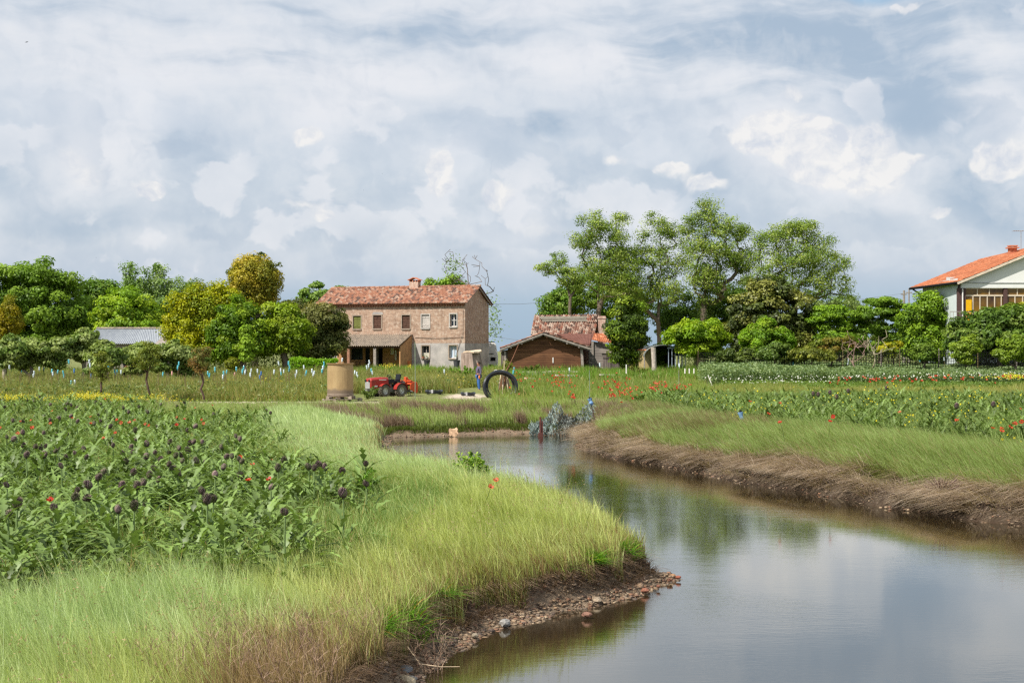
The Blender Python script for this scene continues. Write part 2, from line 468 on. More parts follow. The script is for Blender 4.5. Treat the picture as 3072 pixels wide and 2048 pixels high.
def inside(poly, x, y):
    poly = np.asarray(poly, float)
    r = np.zeros(np.shape(x), bool)
    n = len(poly)
    for i in range(n):
        x0, y0 = poly[i]; x1, y1 = poly[(i + 1) % n]
        if y0 == y1: continue
        c = ((y0 > y) != (y1 > y)) & (x < (x1 - x0) * (y - y0) / (y1 - y0) + x0)
        r ^= c
    return r
def dist_line(pts, x, y, closed=False):
    pts = np.asarray(pts, float)
    d = np.full(np.shape(x), 1e9)
    n = len(pts)
    for i in range(n if closed else n - 1):
        a = pts[i]; b = pts[(i + 1) % n]; ab = b - a
        t = np.clip(((x - a[0]) * ab[0] + (y - a[1]) * ab[1]) / (ab @ ab), 0, 1)
        d = np.minimum(d, np.hypot(x - a[0] - t * ab[0], y - a[1] - t * ab[1]))
    return d
def shore(x, y):
    """signed distance to the waterline, positive on land"""
    x = np.asarray(x, float); y = np.asarray(y, float)
    xx = x + (vnoise(x, y, 1.3, 9) - .5) * .35 + (vnoise(x, y, 4.0, 10) - .5) * .12
    yy = y + (vnoise(x, y, 1.3, 11) - .5) * .35
    d = dist_line(WPOLY, xx, yy, True)
    return np.where(inside(WPOLY, xx, yy), -d, d)
def gz(x, y, d=None):
    x = np.asarray(x, float); y = np.asarray(y, float)
    if d is None: d = shore(x, y)
    isr = sstep(0, 1, (x - 2.0 - (y < 45) * 0.0) / 1.0) * (y < 50)
    beach = np.where(x > 2.35, 0.14, 0.27) * (0.7 + 0.6 * vnoise(x, y, .9, 20))
    under = ZW + np.minimum(0, d) * 0.45
    z = ZW + 0.09 * sstep(0, 1, d / beach)
    rise = sstep(0, 1, (d - beach) / (0.1 + .12 * vnoise(x, y, 2.2, 21)))
    rb = np.where((x > 2.35) & (y < 50), .2, np.where(y > 48, .14, .27))
    z = z + rise * rb + sstep(0, 1, (d - beach - .2) / np.where(rb < .3, 2.6, 1.5)) * (.61 - rb)
    z = np.where(d < 0, np.maximum(under, -2.2), z)
    land = sstep(.2, 1.5, d)
    z = z + land * ((fbm(x, y, .25, 4) - .5) * .16) + (d > -.3) * (vnoise(x, y, 5, 30) - .5) * 0.05 + rise * (vnoise(x, y, 9, 31) - .5) * .05
    z = z + 0.6 * sstep(80, 106, y)
    z = z + sstep(50, 400, np.abs(y)) * 0.0
    return z
def gz1(x, y): return float(gz(np.array([x]), np.array([y]))[0])

def axis(segs):
    out = []
    for a, b, s in segs: out.append(np.arange(a, b, s))
    return np.concatenate(out)
gx = axis([(-3000, -300, 300), (-300, -60, 20), (-60, -24, 2), (-24, -12, .5), (-12, -5, .25), (-5, 12, .11), (12, 20, .4), (20, 60, 2), (60, 300, 20), (300, 3001, 300)])
gy = axis([(-60, 4, 4), (4, 9, .3), (9, 24, .11), (24, 56, .2), (56, 120, .8), (120, 300, 15), (300, 4001, 300)])
GX, GY = np.meshgrid(gx, gy)
fx_, fy_ = GX.ravel(), GY.ravel()
SD = shore(fx_, fy_)
Zg = gz(fx_, fy_, SD)
nx, ny = len(gx), len(gy)
ii = np.arange(nx * ny).reshape(ny, nx)
Q = np.stack([ii[:-1, :-1].ravel(), ii[:-1, 1:].ravel(), ii[1:, 1:].ravel(), ii[1:, :-1].ravel()], 1)
# surface colours of the ground: turf, bare soil, wet mud, dirt track, painted undercut shade
soil = np.array(lin((150, 130, 108))); mud = np.array(lin((66, 50, 38))); turf = np.array(lin((112, 122, 62))); dirt = np.array(lin((196, 180, 160)))
dry = np.array(lin((134, 112, 84)))
n_ = fbm(fx_, fy_, .6, 40)[:, None]
gc = turf * (0.7 + .5 * n_) * (1 - .35 * n_) + soil * .25 * n_
track = np.clip(sstep(4.4, 2.6, np.abs(fy_ - (63.5 + (fx_ > -6) * (fx_ + 6) * .75))) * (fx_ < 1) * (fx_ > -26), 0, 1)
for (px, py, rx, ry) in ((1950, 1236, 70, 9), (2110, 1180, 90, 10), (1900, 1110, 70, 8), (1400, 1190, 60, 8), (2060, 1140, 50, 10)):
    c = onz(px, py, 0.0 if py > 1160 else .45)
    a = rx / F * c.y; b = c.y - onz(px, py + ry, 0.0 if py > 1160 else .45).y
    track = np.maximum(track, sstep(1.3, .6, np.hypot((fx_ - c.x) / a, (fy_ - c.y) / max(b, 1.5)) + (n_[:, 0] - .5)))
gc = gc * (1 - track[:, None]) + dirt * (.75 + .4 * n_) * track[:, None]
wetm = (sstep(1.6, .9, SD) * (fy_ < 58))[:, None]
rbk_shade = ((fx_ > 2.35) & (fy_ < 50))[:, None] * sstep(1.2, .5, SD)[:, None]  # shadow of the right bank's undercut, painted as darker mud and soil
gc = gc * (1 - wetm) + (mud * (0.75 + .6 * n_)) * wetm * (1 - .5 * rbk_shade)
beachm = (sstep(np.where(fx_ > 2.35, .14, .34), .05, np.abs(SD - .14)))[:, None] * (fy_ < 58)[:, None]
gc = gc * (1 - beachm) + soil * .62 * beachm * (1 - .55 * rbk_shade)
deep = sstep(0.05, -.5, SD)[:, None]
gc = gc * (1 - deep) + np.array(lin((70, 54, 36))) * deep
me = fastmesh('ground', np.stack([fx_, fy_, Zg], 1), Q, None, gc, smooth=True)
ground = link('ground', me, colmat('earth', 0.95, 0.35, 3.0, 0.8, 14))
tag(ground, kind='structure')

# water
wm = bpy.data.materials.new('water'); wm.use_nodes = True
nt = wm.node_tree; nt.nodes.clear(); t = NT(nt)
oc = t.n('ShaderNodeTexCoord').outputs['Object']
r1 = t.noise(t.v('MULTIPLY', oc, (1.0, 3.2, 1.0)), 5.5, 4, 0.6).outputs['Fac']
r2 = t.noise(t.v('MULTIPLY', oc, (1.0, 2.6, 1.0)), 1.1, 3, 0.5).outputs['Fac']
zone = t.noise(oc, 0.16, 3, 0.5).outputs['Fac']
amp = t.m('MULTIPLY_ADD', t.smooth(zone, 0.42, 0.6), 0.75, 0.25)
yy = t.n('ShaderNodeSeparateXYZ', {0: oc}).outputs[1]
amp = t.m('MULTIPLY', amp, t.m('MULTIPLY_ADD', t.smooth(yy, 34, 48), 2.6, 0.55))
hgt = t.m('MULTIPLY', t.m('ADD', t.m('MULTIPLY', r1, 0.45), t.m('MULTIPLY', r2, 0.5)), amp)
b = t.n('ShaderNodeBump', {'Height': hgt, 'Strength': 0.07, 'Distance': 0.1})
p = t.n('ShaderNodeBsdfDiffuse', {'Color': lin((52, 42, 28)) + (1,)})
g = t.n('ShaderNodeBsdfGlossy', {'Color': (.9, .92, .9, 1), 'Roughness': 0.03, 'Normal': b.outputs[0]})
fr = t.n('ShaderNodeFresnel', {'IOR': 1.6, 'Normal': b.outputs[0]})
ms = t.n('ShaderNodeMixShader', {0: t.m('MULTIPLY_ADD', fr.outputs[0], 1.2, 0.1, clamp=True), 1: p.outputs[0], 2: g.outputs[0]})
t.n('ShaderNodeOutputMaterial', {0: ms.outputs[0]})
mb = MB(); mb.add([(-14, -14, ZW), (20, -14, ZW), (20, 56, ZW), (-14, 56, ZW)], [(0, 1, 2, 3)])
tag(mb.build('water', wm), kind='structure')
# ================================================================== BUILDINGS
def C(*c): return lin(c)
TILE = [C(152, 108, 86), C(144, 98, 78), C(160, 122, 102), C(130, 92, 76), C(112, 86, 76), C(164, 138, 120), C(92, 74, 66)]
TILE_OLD = [C(140, 104, 88), C(156, 130, 114), C(126, 92, 78), C(108, 86, 76), C(170, 150, 134), C(146, 94, 76), C(88, 70, 62)]
TILE_NEW = [C(170, 104, 72), C(162, 97, 66), C(176, 114, 82), C(156, 94, 66)]
def tile_roof(name, A, B, Cc, D, nu, nv, pal, wts, parent, org, rise=0.05, patch=1.0, mname='tile', gap=0.0):
    """pantiles on the quad A(eave start) B(eave end) Cc(ridge end) D(ridge start); world coordinates, org = parent's base"""
    A, B, Cc, D = [np.array(v, float) for v in (A, B, Cc, D)]
    nrm = np.cross(B - A, D - A); nrm /= np.linalg.norm(nrm)
    if nrm[2] < 0: nrm = -nrm
    V = []; Fq = []; Cl = []
    pal = np.array(pal); wts = np.array(wts, float); wts /= wts.sum()
    K = 5
    def P(u, v): return (A * (1 - u) + B * u) * (1 - v) + (D * (1 - u) + Cc * u) * v
    for j in range(nv):
        for i in range(nu):
            u0, u1 = i / nu, (i + 1) / nu; v0 = j / nv; v1 = min(1, (j + 1.12) / nv)
            pc = vnoise(i * .3 * patch, j * .5 * patch, 1, 60 + nu) 
            w_ = wts.copy()
            if pc > .6: w_[-1] *= 2.5; w_[3 % len(w_)] *= 2
            if pc < .35: w_[0] *= 1.6
            c = pal[rng.choice(len(pal), p=w_ / w_.sum())] * rng.uniform(.85, 1.12)
            jit = rng.normal(0, .006, 3); lift = rng.uniform(0, .012)
            b0 = len(V)
            for q, v in enumerate((v0, v1)):
                for k in range(K):
                    a = k / (K - 1)
                    prof = math.sin(PI * min(1, a / .66)) if a < .66 else -.45 * math.sin(PI * (a - .66) / .34)
                    V.append(P(u0 + (u1 - u0) * a, v) + nrm * (rise * prof + (.03 + lift if q == 0 else .004)) + jit - np.array(org)); Cl.append(c)
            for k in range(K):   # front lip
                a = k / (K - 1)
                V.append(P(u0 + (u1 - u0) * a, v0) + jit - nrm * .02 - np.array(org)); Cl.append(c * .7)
            for k in range(K - 1):
                Fq.append((b0 + k, b0 + k + 1, b0 + K + k + 1, b0 + K + k)); Fq.append((b0 + 2 * K + k, b0 + 2 * K + k + 1, b0 + k + 1, b0 + k))
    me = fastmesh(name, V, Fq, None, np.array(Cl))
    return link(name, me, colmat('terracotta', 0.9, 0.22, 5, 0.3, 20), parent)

def wall_holes(mb, L, z0, z1, holes, thick=0.35, y=0.0):
    """wall in the x-z plane (x 0..L), outside face at y, with rectangular openings and reveals"""
    xs = sorted({0, L} | {h[0] for h in holes} | {h[1] for h in holes})
    zs = sorted({z0, z1} | {min(max(h[2], z0), z1) for h in holes} | {min(max(h[3], z0), z1) for h in holes})
    for i in range(len(xs) - 1):
        for j in range(len(zs) - 1):
            cx, cz = (xs[i] + xs[i + 1]) / 2, (zs[j] + zs[j + 1]) / 2
            if any(h[0] < cx < h[1] and h[2] < cz < h[3] for h in holes): continue
            mb.add([(xs[i], y, zs[j]), (xs[i + 1], y, zs[j]), (xs[i + 1], y, zs[j + 1]), (xs[i], y, zs[j + 1])], [(0, 1, 2, 3)])
    for a, b_, c, d in holes:
        if d <= z0 or c >= z1: continue
        c_, d_ = max(c, z0), min(d, z1)
        mb.add([(a, y, c_), (a, y + thick, c_), (a, y + thick, d_), (a, y, d_)], [(0, 1, 2, 3)])
        mb.add([(b_, y, c_), (b_, y + thick, c_), (b_, y + thick, d_), (b_, y, d_)], [(3, 2, 1, 0)])
        mb.add([(a, y, d_), (b_, y, d_), (b_, y + thick, d_), (a, y + thick, d_)], [(0, 1, 2, 3)])
        mb.add([(a, y, c_), (b_, y, c_), (b_, y + thick, c_), (a, y + thick, c_)], [(3, 2, 1, 0)])

M_brick = brickmat('old_brick', C(186, 151, 127), C(150, 116, 96), C(176, 160, 144))
M_plaster = mat('grey_plaster', C(146, 142, 138), 0.92, 0.2, 1.1, 0.5, 14, c2=C(190, 182, 175))
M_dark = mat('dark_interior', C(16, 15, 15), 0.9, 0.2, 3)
M_glass = mat('window_glass', C(34, 38, 42), 0.08, 0.3, 2, spec=0.6)
M_grey = mat('grey_wood', C(150, 140, 130), 0.9, 0.3, 12, 0.4, 40, stretch=(.3, 1, 1))
M_brownw = mat('brown_wood', C(92, 66, 54), 0.85, 0.3, 10, 0.3, 40)
M_white = mat('white_paint', C(222, 218, 212), 0.7, 0.1, 6)
M_green_sh = mat('green_shutter', C(128, 134, 72), 0.7, 0.2, 9, c2=C(96, 98, 44), stretch=(3, 1, .6))
M_stone = mat('pale_stone', C(196, 184, 168), 0.9, 0.2, 6, 0.3, 25)
M_fibre = mat('fibre_cement', C(176, 160, 141), 0.9, 0.25, 4, 0.3, 30, c2=C(122, 112, 102))

# ---- farmhouse: local x along the facade from its nearer (right) corner, turned
TH = R(18.5)
hx, hy = wx(1395, 112), 112.0
LH = 12.6; DH = 5.6
house = thing('farmhouse', 'old two storey brick farmhouse with orange tiled roof, grey plaster base and lean-to porch', 'house', (hx, hy, 0), 0)
# local frame: facade runs along -x rotated; build with x=0 at far-left end so that the outside faces -y
dx_ = Vector((math.cos(TH), -math.sin(TH), 0)); dyv = Vector((math.sin(TH), math.cos(TH), 0))
corner = Vector((hx, hy, 0))
house.location = corner - dx_ * LH
house.rotation_euler = (0, 0, -TH)
def fac(px, py=None, off=0.0):
    """photo pixel on the facade plane (off metres in front) -> local x, z"""
    k = (px - 1536) / F
    o = corner - dyv * off
    # o + s*(-dx_) hits ray x = k y
    s = (o.x - k * o.y) / (dx_.x - k * dx_.y)
    Y = o.y - s * dx_.y
    return LH - s, (None if py is None else wz_(py, Y))
ZB = fac(1395, 1029)[1]; ZE = fac(1395, 909)[1]; ZR = ZE + 1.45
holes = []
wins = [(1059.6, 1083, 947.5, 986, 'green'), (1120, 1144, 946, 985, 'brown'), (1206, 1230, 945.5, 985, 'brown'), (1265, 1288, 944, 983, 'white'), (1350, 1370, 942, 979, 'open'),
        (1266, 1288, 1037, 1073, 'curtain'), (1348, 1371, 1036, 1074, 'pane')]
for a, b_, c, d, k in wins:
    xa, zt = fac(a, c); xb, zb = fac(b_, d)
    holes.append((xa, xb, zb, zt, k))
doors = [(1054, 1089, 1040, 1079), (1131, 1149, 1040, 1100), (1097, 1110, 1042, 1092)]
dh = []
for a, b_, c, d in doors:
    xa, zt = fac(a, c); xb, zb = fac(b_, d); dh.append((xa, xb, zb, zt))
H4 = [h[:4] for h in holes] + dh
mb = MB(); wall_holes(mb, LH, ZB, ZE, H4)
# gable ends and back
mb.add([(LH, 0, ZB), (LH, DH, ZB), (LH, DH, ZE), (LH, DH / 2, ZR - .12), (LH, 0, ZE)], [(0, 1, 2, 3, 4)])
mb.add([(0, 0, ZB), (0, DH, ZB), (0, DH, ZE), (0, DH / 2, ZR - .12), (0, 0, ZE)], [(4, 3, 2, 1, 0)])
mb.add([(0, DH, ZB), (LH, DH, ZB), (LH, DH, ZE), (0, DH, ZE)], [(3, 2, 1, 0)])
mb.build('wall', M_brick, house)
XP = fac(1234, None)[0]      # porch's right end on the facade
mb = MB(); wall_holes(mb, LH, -.1, ZB, H4, y=-.02)
mb.add([(LH + .02, -.02, -.1), (LH + .02, DH, -.1), (LH + .02, DH, ZB), (LH + .02, -.02, ZB)], [(0, 1, 2, 3)])
mb.add([(0, 0, -.1), (0, DH, -.1), (0, DH, ZB), (0, 0, ZB)], [(3, 2, 1, 0)])
mb.build('plaster_base', M_plaster, house)
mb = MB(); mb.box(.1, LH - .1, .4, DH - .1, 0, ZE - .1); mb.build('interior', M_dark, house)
# dentil course and eaves
mb = MB()
for i in range(int(LH / .22)):
    mb.box(i * .22 + .02, i * .22 + .14, -.12, 0, ZE - .22, ZE - .1)
mb.box(-.02, LH + .03, -.16, 0, ZE - .1, ZE + .02); mb.build('cornice', mat('brick_plain', C(160, 110, 88), .9, .3, 8, .3), house)
o_ = house.location; Mh = house.matrix_basis
def HL(x, y, z): return (x, y, z)
# roof: two slopes of pantiles
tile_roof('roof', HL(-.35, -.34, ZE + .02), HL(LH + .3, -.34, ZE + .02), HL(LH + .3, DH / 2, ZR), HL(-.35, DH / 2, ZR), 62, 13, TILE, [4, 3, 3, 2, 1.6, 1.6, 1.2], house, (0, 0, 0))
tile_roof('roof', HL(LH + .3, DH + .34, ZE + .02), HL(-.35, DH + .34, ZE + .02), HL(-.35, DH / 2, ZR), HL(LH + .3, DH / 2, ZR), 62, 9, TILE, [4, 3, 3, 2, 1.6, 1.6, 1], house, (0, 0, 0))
mb = MB()
for i in range(30):
    x = -.35 + i * (LH + .65) / 30
    c = random.choice(TILE[:4] + TILE_OLD[:3]); mb.cur = c
    mb.tube([(x, DH / 2, ZR + .01), (x + .46, DH / 2, ZR + .03)], [.09, .11], 8)
mb.build('ridge', colmat('terracotta'), house, cols=True)
mb = MB()
for xx in (LH + .17,):
    mb.bar((xx, -.3, ZE - .06), (xx, DH / 2, ZR - .1), .08, .1); mb.bar((xx, DH / 2, ZR - .1), (xx, DH + .3, ZE - .06), .08, .1)
mb.build('barge_board', M_grey, house)
# chimney
xc = fac(1245, None, -DH / 2)[0]
mb = MB(); mb.box(xc - .38, xc + .38, DH / 2 - .3, DH / 2 + .3, ZR - .3, ZR + .42); ch_ = mb.build('chimney', brickmat('chimney_brick', C(190, 150, 130), C(160, 116, 96), C(200, 186, 170)), house)
mb = MB()
for sx in (-.38, -.13, .12, .34): mb.box(xc + sx - .0, xc + sx + .06, DH / 2 - .3, DH / 2 + .3, ZR + .42, ZR + .56)
mb.prism([(xc - .52, ZR + .58), (xc, ZR + .8), (xc + .52, ZR + .58), (xc + .5, ZR + .54), (xc, ZR + .74), (xc - .5, ZR + .54)], DH / 2 - .4, DH / 2 + .4)
mb.build('chimney_cap', mat('terracotta_plain', C(190, 120, 90), .9, .3, 8), ch_)
# windows with frame, shutter or panes
for (xa, xb, zb, zt, k) in holes:
    fr_ = MB(); e = .08
    ml = mat('aged_white', C(186, 180, 172), .8, .15, 6) if k in ('white', 'open') else mat('aged_stone', C(158, 142, 126), .9, .2, 6)
    y0 = -.035 if zt > ZB else -.06
    fr_.box(xa - e, xa, y0, .02, zb - .1, zt + e); fr_.box(xb, xb + e, y0, .02, zb - .1, zt + e); fr_.box(xa, xb, y0, .02, zt, zt + e); fr_.box(xa - .02, xb + .02, y0 - .05, .05, zb - .1, zb)
    win = fr_.build('window', ml, house)
    if k in ('brown', 'green', 'white'):
        s_ = MB(); mid = (xa + xb) / 2
        n = 6
        for i in range(n):
            u0 = xa + .02 + (xb - xa - .04) * i / n; u1 = xa + .02 + (xb - xa - .04) * (i + 1) / n - .018
            s_.box(u0, u1, .06, .1, zb + .03, zt - .03)
        for zz in (zb + .2, zt - .25): s_.box(xa + .03, mid - .02, .035, .06, zz, zz + .09); s_.box(mid + .02, xb - .03, .035, .06, zz, zz + .09)
        s_.box(xa, xb, .1, .13, zb, zt)
        sh_m = {'brown': M_brownw, 'green': M_green_sh, 'white': mat('grey_shutter', C(196, 188, 180), .8, .15, 8, stretch=(3, 1, .5))}[k]
        s_.build('shutter', sh_m, win)
    else:
        s_ = MB(); mid = (xa + xb) / 2
        s_.box(xa, xb, .2, .21, zb, zt)
        s_.build('pane', {'open': M_glass, 'curtain': M_glass, 'pane': mat('curtained_glass', C(176, 190, 204), .25, .12, 2, spec=.5)}[k], win)
        s_ = MB(); w_ = .03
        s_.box(mid - w_, mid + w_, .16, .2, zb, zt); s_.box(xa, xa + .05, .16, .2, zb, zt); s_.box(xb - .05, xb, .16, .2, zb, zt); s_.box(xa, xb, .16, .2, zb, zb + .05); s_.box(xa, xb, .16, .2, zt - .05, zt)
        if k == 'open': s_.box(xa, xb, .15, .2, (zb + zt) / 2 - .02, (zb + zt) / 2 + .02)
        s_.build('window_frame', M_white if k != 'curtain' else M_grey, win)
        if k == 'curtain':
            s_ = MB(); s_.box(xa + .05, xb - .05, .14, .155, zb + .05, zb + .4); s_.build('curtain', mat('curtain_cloth', C(190, 186, 170), .9), win)
# pale lintel patch above one window
x1, z1 = fac(1116, 943); x2, z2 = fac(1150, 936)
mb = MB(); mb.prism([(x1, z1), (x2, z1), (x2 - .1, z2), (x1 + .12, z2 + .02)], -.014, .0); mb.build('lintel_patch', M_plaster, house)
# lean-to porch
x0 = fac(1012, None)[0] ; x1 = XP; PD = 2.4
zt_, zb_ = fac(1120, 1003)[1], fac(1120, 1036, PD)[1]
mb = MB(); nW = int((x1 - x0 + .3) / .18) * 6
vs = []; fs = []
for i in range(nW + 1):
    x = x0 - .2 + (x1 - x0 + .3) * i / nW; dz = .045 * math.cos(i * PI / 3)
    for yy_, zz in ((-.02, zt_), (-PD - .25, zb_ - .02)):
        vs += [(x, yy_, zz + dz), (x, yy_, zz + dz - .02)]
for i in range(nW):
    a = i * 4
    fs += [(a, a + 2, a + 6, a + 4), (a + 1, a + 5, a + 7, a + 3), (a + 2, a + 3, a + 7, a + 6)]
mb.add(vs, fs); mb.build('porch_roof', M_fibre, house)
mb = MB(); mb.box(x0 - .1, x1 + .05, -PD - .08, -PD + .02, zb_ - .2, zb_ - .08)
mb.build('porch_beam', M_brownw, house)
for px in (1046, 1125):
    xx = fac(px, None, PD)[0]; mb = MB(); mb.box(xx - .11, xx + .11, -PD - .08, -PD + .12, 0, zb_ - .2); mb.build('porch_post', mat('post_wood', C(158, 116, 92), .85, .25, 8, .3) if px < 1100 else M_grey, house)
M_tan = mat('tan_render', C(196, 150, 104), .9, .2, 2.5, .3, 12, c2=C(160, 120, 84))
mb = MB(); mb.add([(x1 - .05, 0, 0), (x1 - .05, -PD * .98, 0), (x1 - .05, -PD * .98, zb_ - .1), (x1 - .05, 0, zt_ - .1), (x1 + .05, 0, 0), (x1 + .05, -PD * .98, 0), (x1 + .05, -PD * .98, zb_ - .1), (x1 + .05, 0, zt_ - .1)],
   [(0, 1, 2, 3), (7, 6, 5, 4), (1, 5, 6, 2), (2, 6, 7, 3)]); mb.build('porch_side_wall', M_tan, house)
mb = MB(); wall_holes(mb, x1 - x0, .0, zb_, [(a - x0, b_ - x0, c, d) for a, b_, c, d in dh if a > x0], thick=.05, y=-.05)
o2 = mb.build('porch_back_wall', M_tan, house); o2.location = (x0, -.005, 0)
mb = MB(); a, b_, c, d = dh[0]; mb.box(a, b_, .1, .12, c, d); mb.build('pane', M_glass, house)
mb = MB(); a, b_, c, d = dh[2]; mb.box(a, b_, .02, .06, c, d); mb.box(a + .1, a + .14, 0, .02, c + .8, c + 1.0); mb.build('door', mat('dark_door', C(40, 44, 44), .5), house)
mb = MB(); xx, zz = fac(1180, 1052); mb.box(xx - .14, xx + .14, -.2, -.06, zz - .3, zz + .3); mb.cbox((xx + .28, -.12, zz - .35), (.12, .1, .8)); mb.build('meter_box', M_white, house)
mb = MB(); x_, z_ = fac(1391, 1000); mb.tube([(x_, -.06, fac(1391, 930)[1]), (x_ - .05, -.07, z_), (x_ - .6, -.06, 2.1), (x_ - .65, -.06, 1.2)], .015, 5)
mb.tube([(XP + .3, -.04, fac(1240, 1012)[1]), (XP + 2.2, -.05, fac(1300, 1015)[1]), (LH - .1, -.05, fac(1390, 1011)[1])], .014, 5); mb.build('cable', M_dark, house)
# things standing by the farmhouse
def pot(name, label, cat, p, r, h, colr, plant=None):
    t_ = thing(name, label, cat, p)
    m_ = MB(); m_.lathe([(0, 0), (r * .72, 0), (r, h * .9), (r * 1.08, h * .9), (r * 1.08, h), (r * .9, h), (r * .85, h * .85), (0, h * .85)], 14); m_.build('pot', mat('pot_' + cat.replace(' ', '_') + '_%d' % int(colr[0] * 999), colr, .7, .15), t_, smooth=False)
    if plant is not None:
        n = 60; a = rng.normal(0, 1, (n, 3)); a[:, 2] = np.abs(a[:, 2]); a *= r * .8; a[:, 2] += h
        leafcloud('plant', a, r * .5, np.array(plant), t_)
    return t_
# ================================================================== VEGETATION HELPERS
M_leaf = vegmat('leaf', .38, .015, .5, (1.42, 1.22, 1.0))
M_art = vegmat('artichoke_leaf', .25, .03, .5)
M_gloss = vegmat('glossy_leaf', .2, .025, .45, (1.35, 1.3, 1.1))
M_blade = vegmat('grass_blade', .42, .02, .5)
M_petal = vegmat('petal', .45, .02)
M_bark = colmat('bark', .95, .3, 6, .7, 18)

def leafgeo(pos, nrm, size, col, asp=.55, rg=rng):
    """diamond leaves: V, quads, colours"""
    N = len(pos)
    nrm = nrm / (np.linalg.norm(nrm, axis=1, keepdims=True) + 1e-9)
    r = rg.normal(size=(N, 3)); a = np.cross(nrm, r); a /= (np.linalg.norm(a, axis=1, keepdims=True) + 1e-9)
    b = np.cross(nrm, a)
    size = np.broadcast_to(np.asarray(size, float), (N,))[:, None]
    sag = nrm * size * -.12
    V = np.stack([pos - a * size * .5 + sag, pos - b * size * asp * .5, pos + a * size * .5 + sag, pos + b * size * asp * .5], 1).reshape(-1, 3)
    Q = np.arange(N * 4).reshape(N, 4)
    return V, Q, np.repeat(col, 4, axis=0)

def leafcloud(name, pos, size, col, parent=None, m=None, org=None):
    pos = np.asarray(pos, float); N = len(pos)
    c = col[None, :] * rng.uniform(.7, 1.25, (N, 1)) if col.ndim == 1 else col
    n = rng.normal(size=(N, 3)); n[:, 2] = np.abs(n[:, 2]) + .3
    V, Qd, Cc = leafgeo(pos, n, size * rng.uniform(.7, 1.3, N), c)
    if org is not None: V = V - np.array(org)
    return link(name, fastmesh(name, V, Qd, None, Cc), m or M_leaf, parent)

def skeleton(base, top, centres, r0, lean=(0, 0)):
    """branches that reach every leaf cluster; returns nodes, parent index, radii"""
    base = np.array(base, float); top = np.array(top, float)
    nodes = [base]; par = [-1]
    n0 = 6
    for i in range(1, n0 + 1):
        f = i / n0
        p_ = base + (top - base) * f + rng.normal(0, .022, 3) * np.linalg.norm(top - base) * np.array([1, 1, .2]) * (f < 1)
        nodes.append(p_); par.append(len(nodes) - 2)
    order = np.argsort(np.linalg.norm(centres - base, axis=1))
    for ci in order:
        c = centres[ci]
        P_ = np.array(nodes)
        d = np.linalg.norm(P_ - c, axis=1) + np.maximum(0, P_[:, 2] - c[2] + .2) * 1.2 + (np.arange(len(P_)) < 2) * 50
        k = int(np.argmin(d)); a = P_[k]
        L = np.linalg.norm(c - a); m_ = max(1, int(L / .9)); pk = k
        for j in range(1, m_ + 1):
            f = j / m_
            q = a + (c - a) * f
            q = q + np.array([0, 0, .18 * L * math.sin(PI * f) * (1 if c[2] < a[2] + L * .7 else .3)]) + (rng.normal(0, .06 * L / m_ + .04, 3) if j < m_ else 0)
            nodes.append(q); par.append(pk); pk = len(nodes) - 1
    cnt = np.ones(len(nodes))
    for i in range(len(nodes) - 1, 0, -1):
        if par[i] >= 0: cnt[par[i]] += cnt[i]
    rad = r0 * (cnt / cnt[0]) ** .62
    return np.array(nodes), par, np.maximum(rad, r0 * .035)

def branches(name, nodes, par, rad, colr, parent, org, n=5):
    V = []; Qd = []; Cc = []
    ang = np.arange(n) * 2 * PI / n
    for i in range(1, len(nodes)):
        a, b = nodes[par[i]], nodes[i]
        d = b - a; L = np.linalg.norm(d)
        if L < 1e-4: continue
        d /= L
        x = np.cross(d, (0.1, 1, .13)); x /= np.linalg.norm(x); y = np.cross(d, x)
        ra = min(rad[par[i]], rad[i] * 1.35); rb = rad[i]
        ring = np.cos(ang)[:, None] * x + np.sin(ang)[:, None] * y
        b0 = len(V)
        V += list(a - d * ra * .3 + ring * ra - org) + list(b + ring * rb - org)
        c = colr * rng.uniform(.8, 1.2)
        Cc += [c] * (2 * n)
        Qd += [(b0 + k, b0 + (k + 1) % n, b0 + n + (k + 1) % n, b0 + n + k) for k in range(n)]
    me = fastmesh(name, V, Qd, None, np.array(Cc), smooth=True)
    return link(name, me, M_bark, parent)

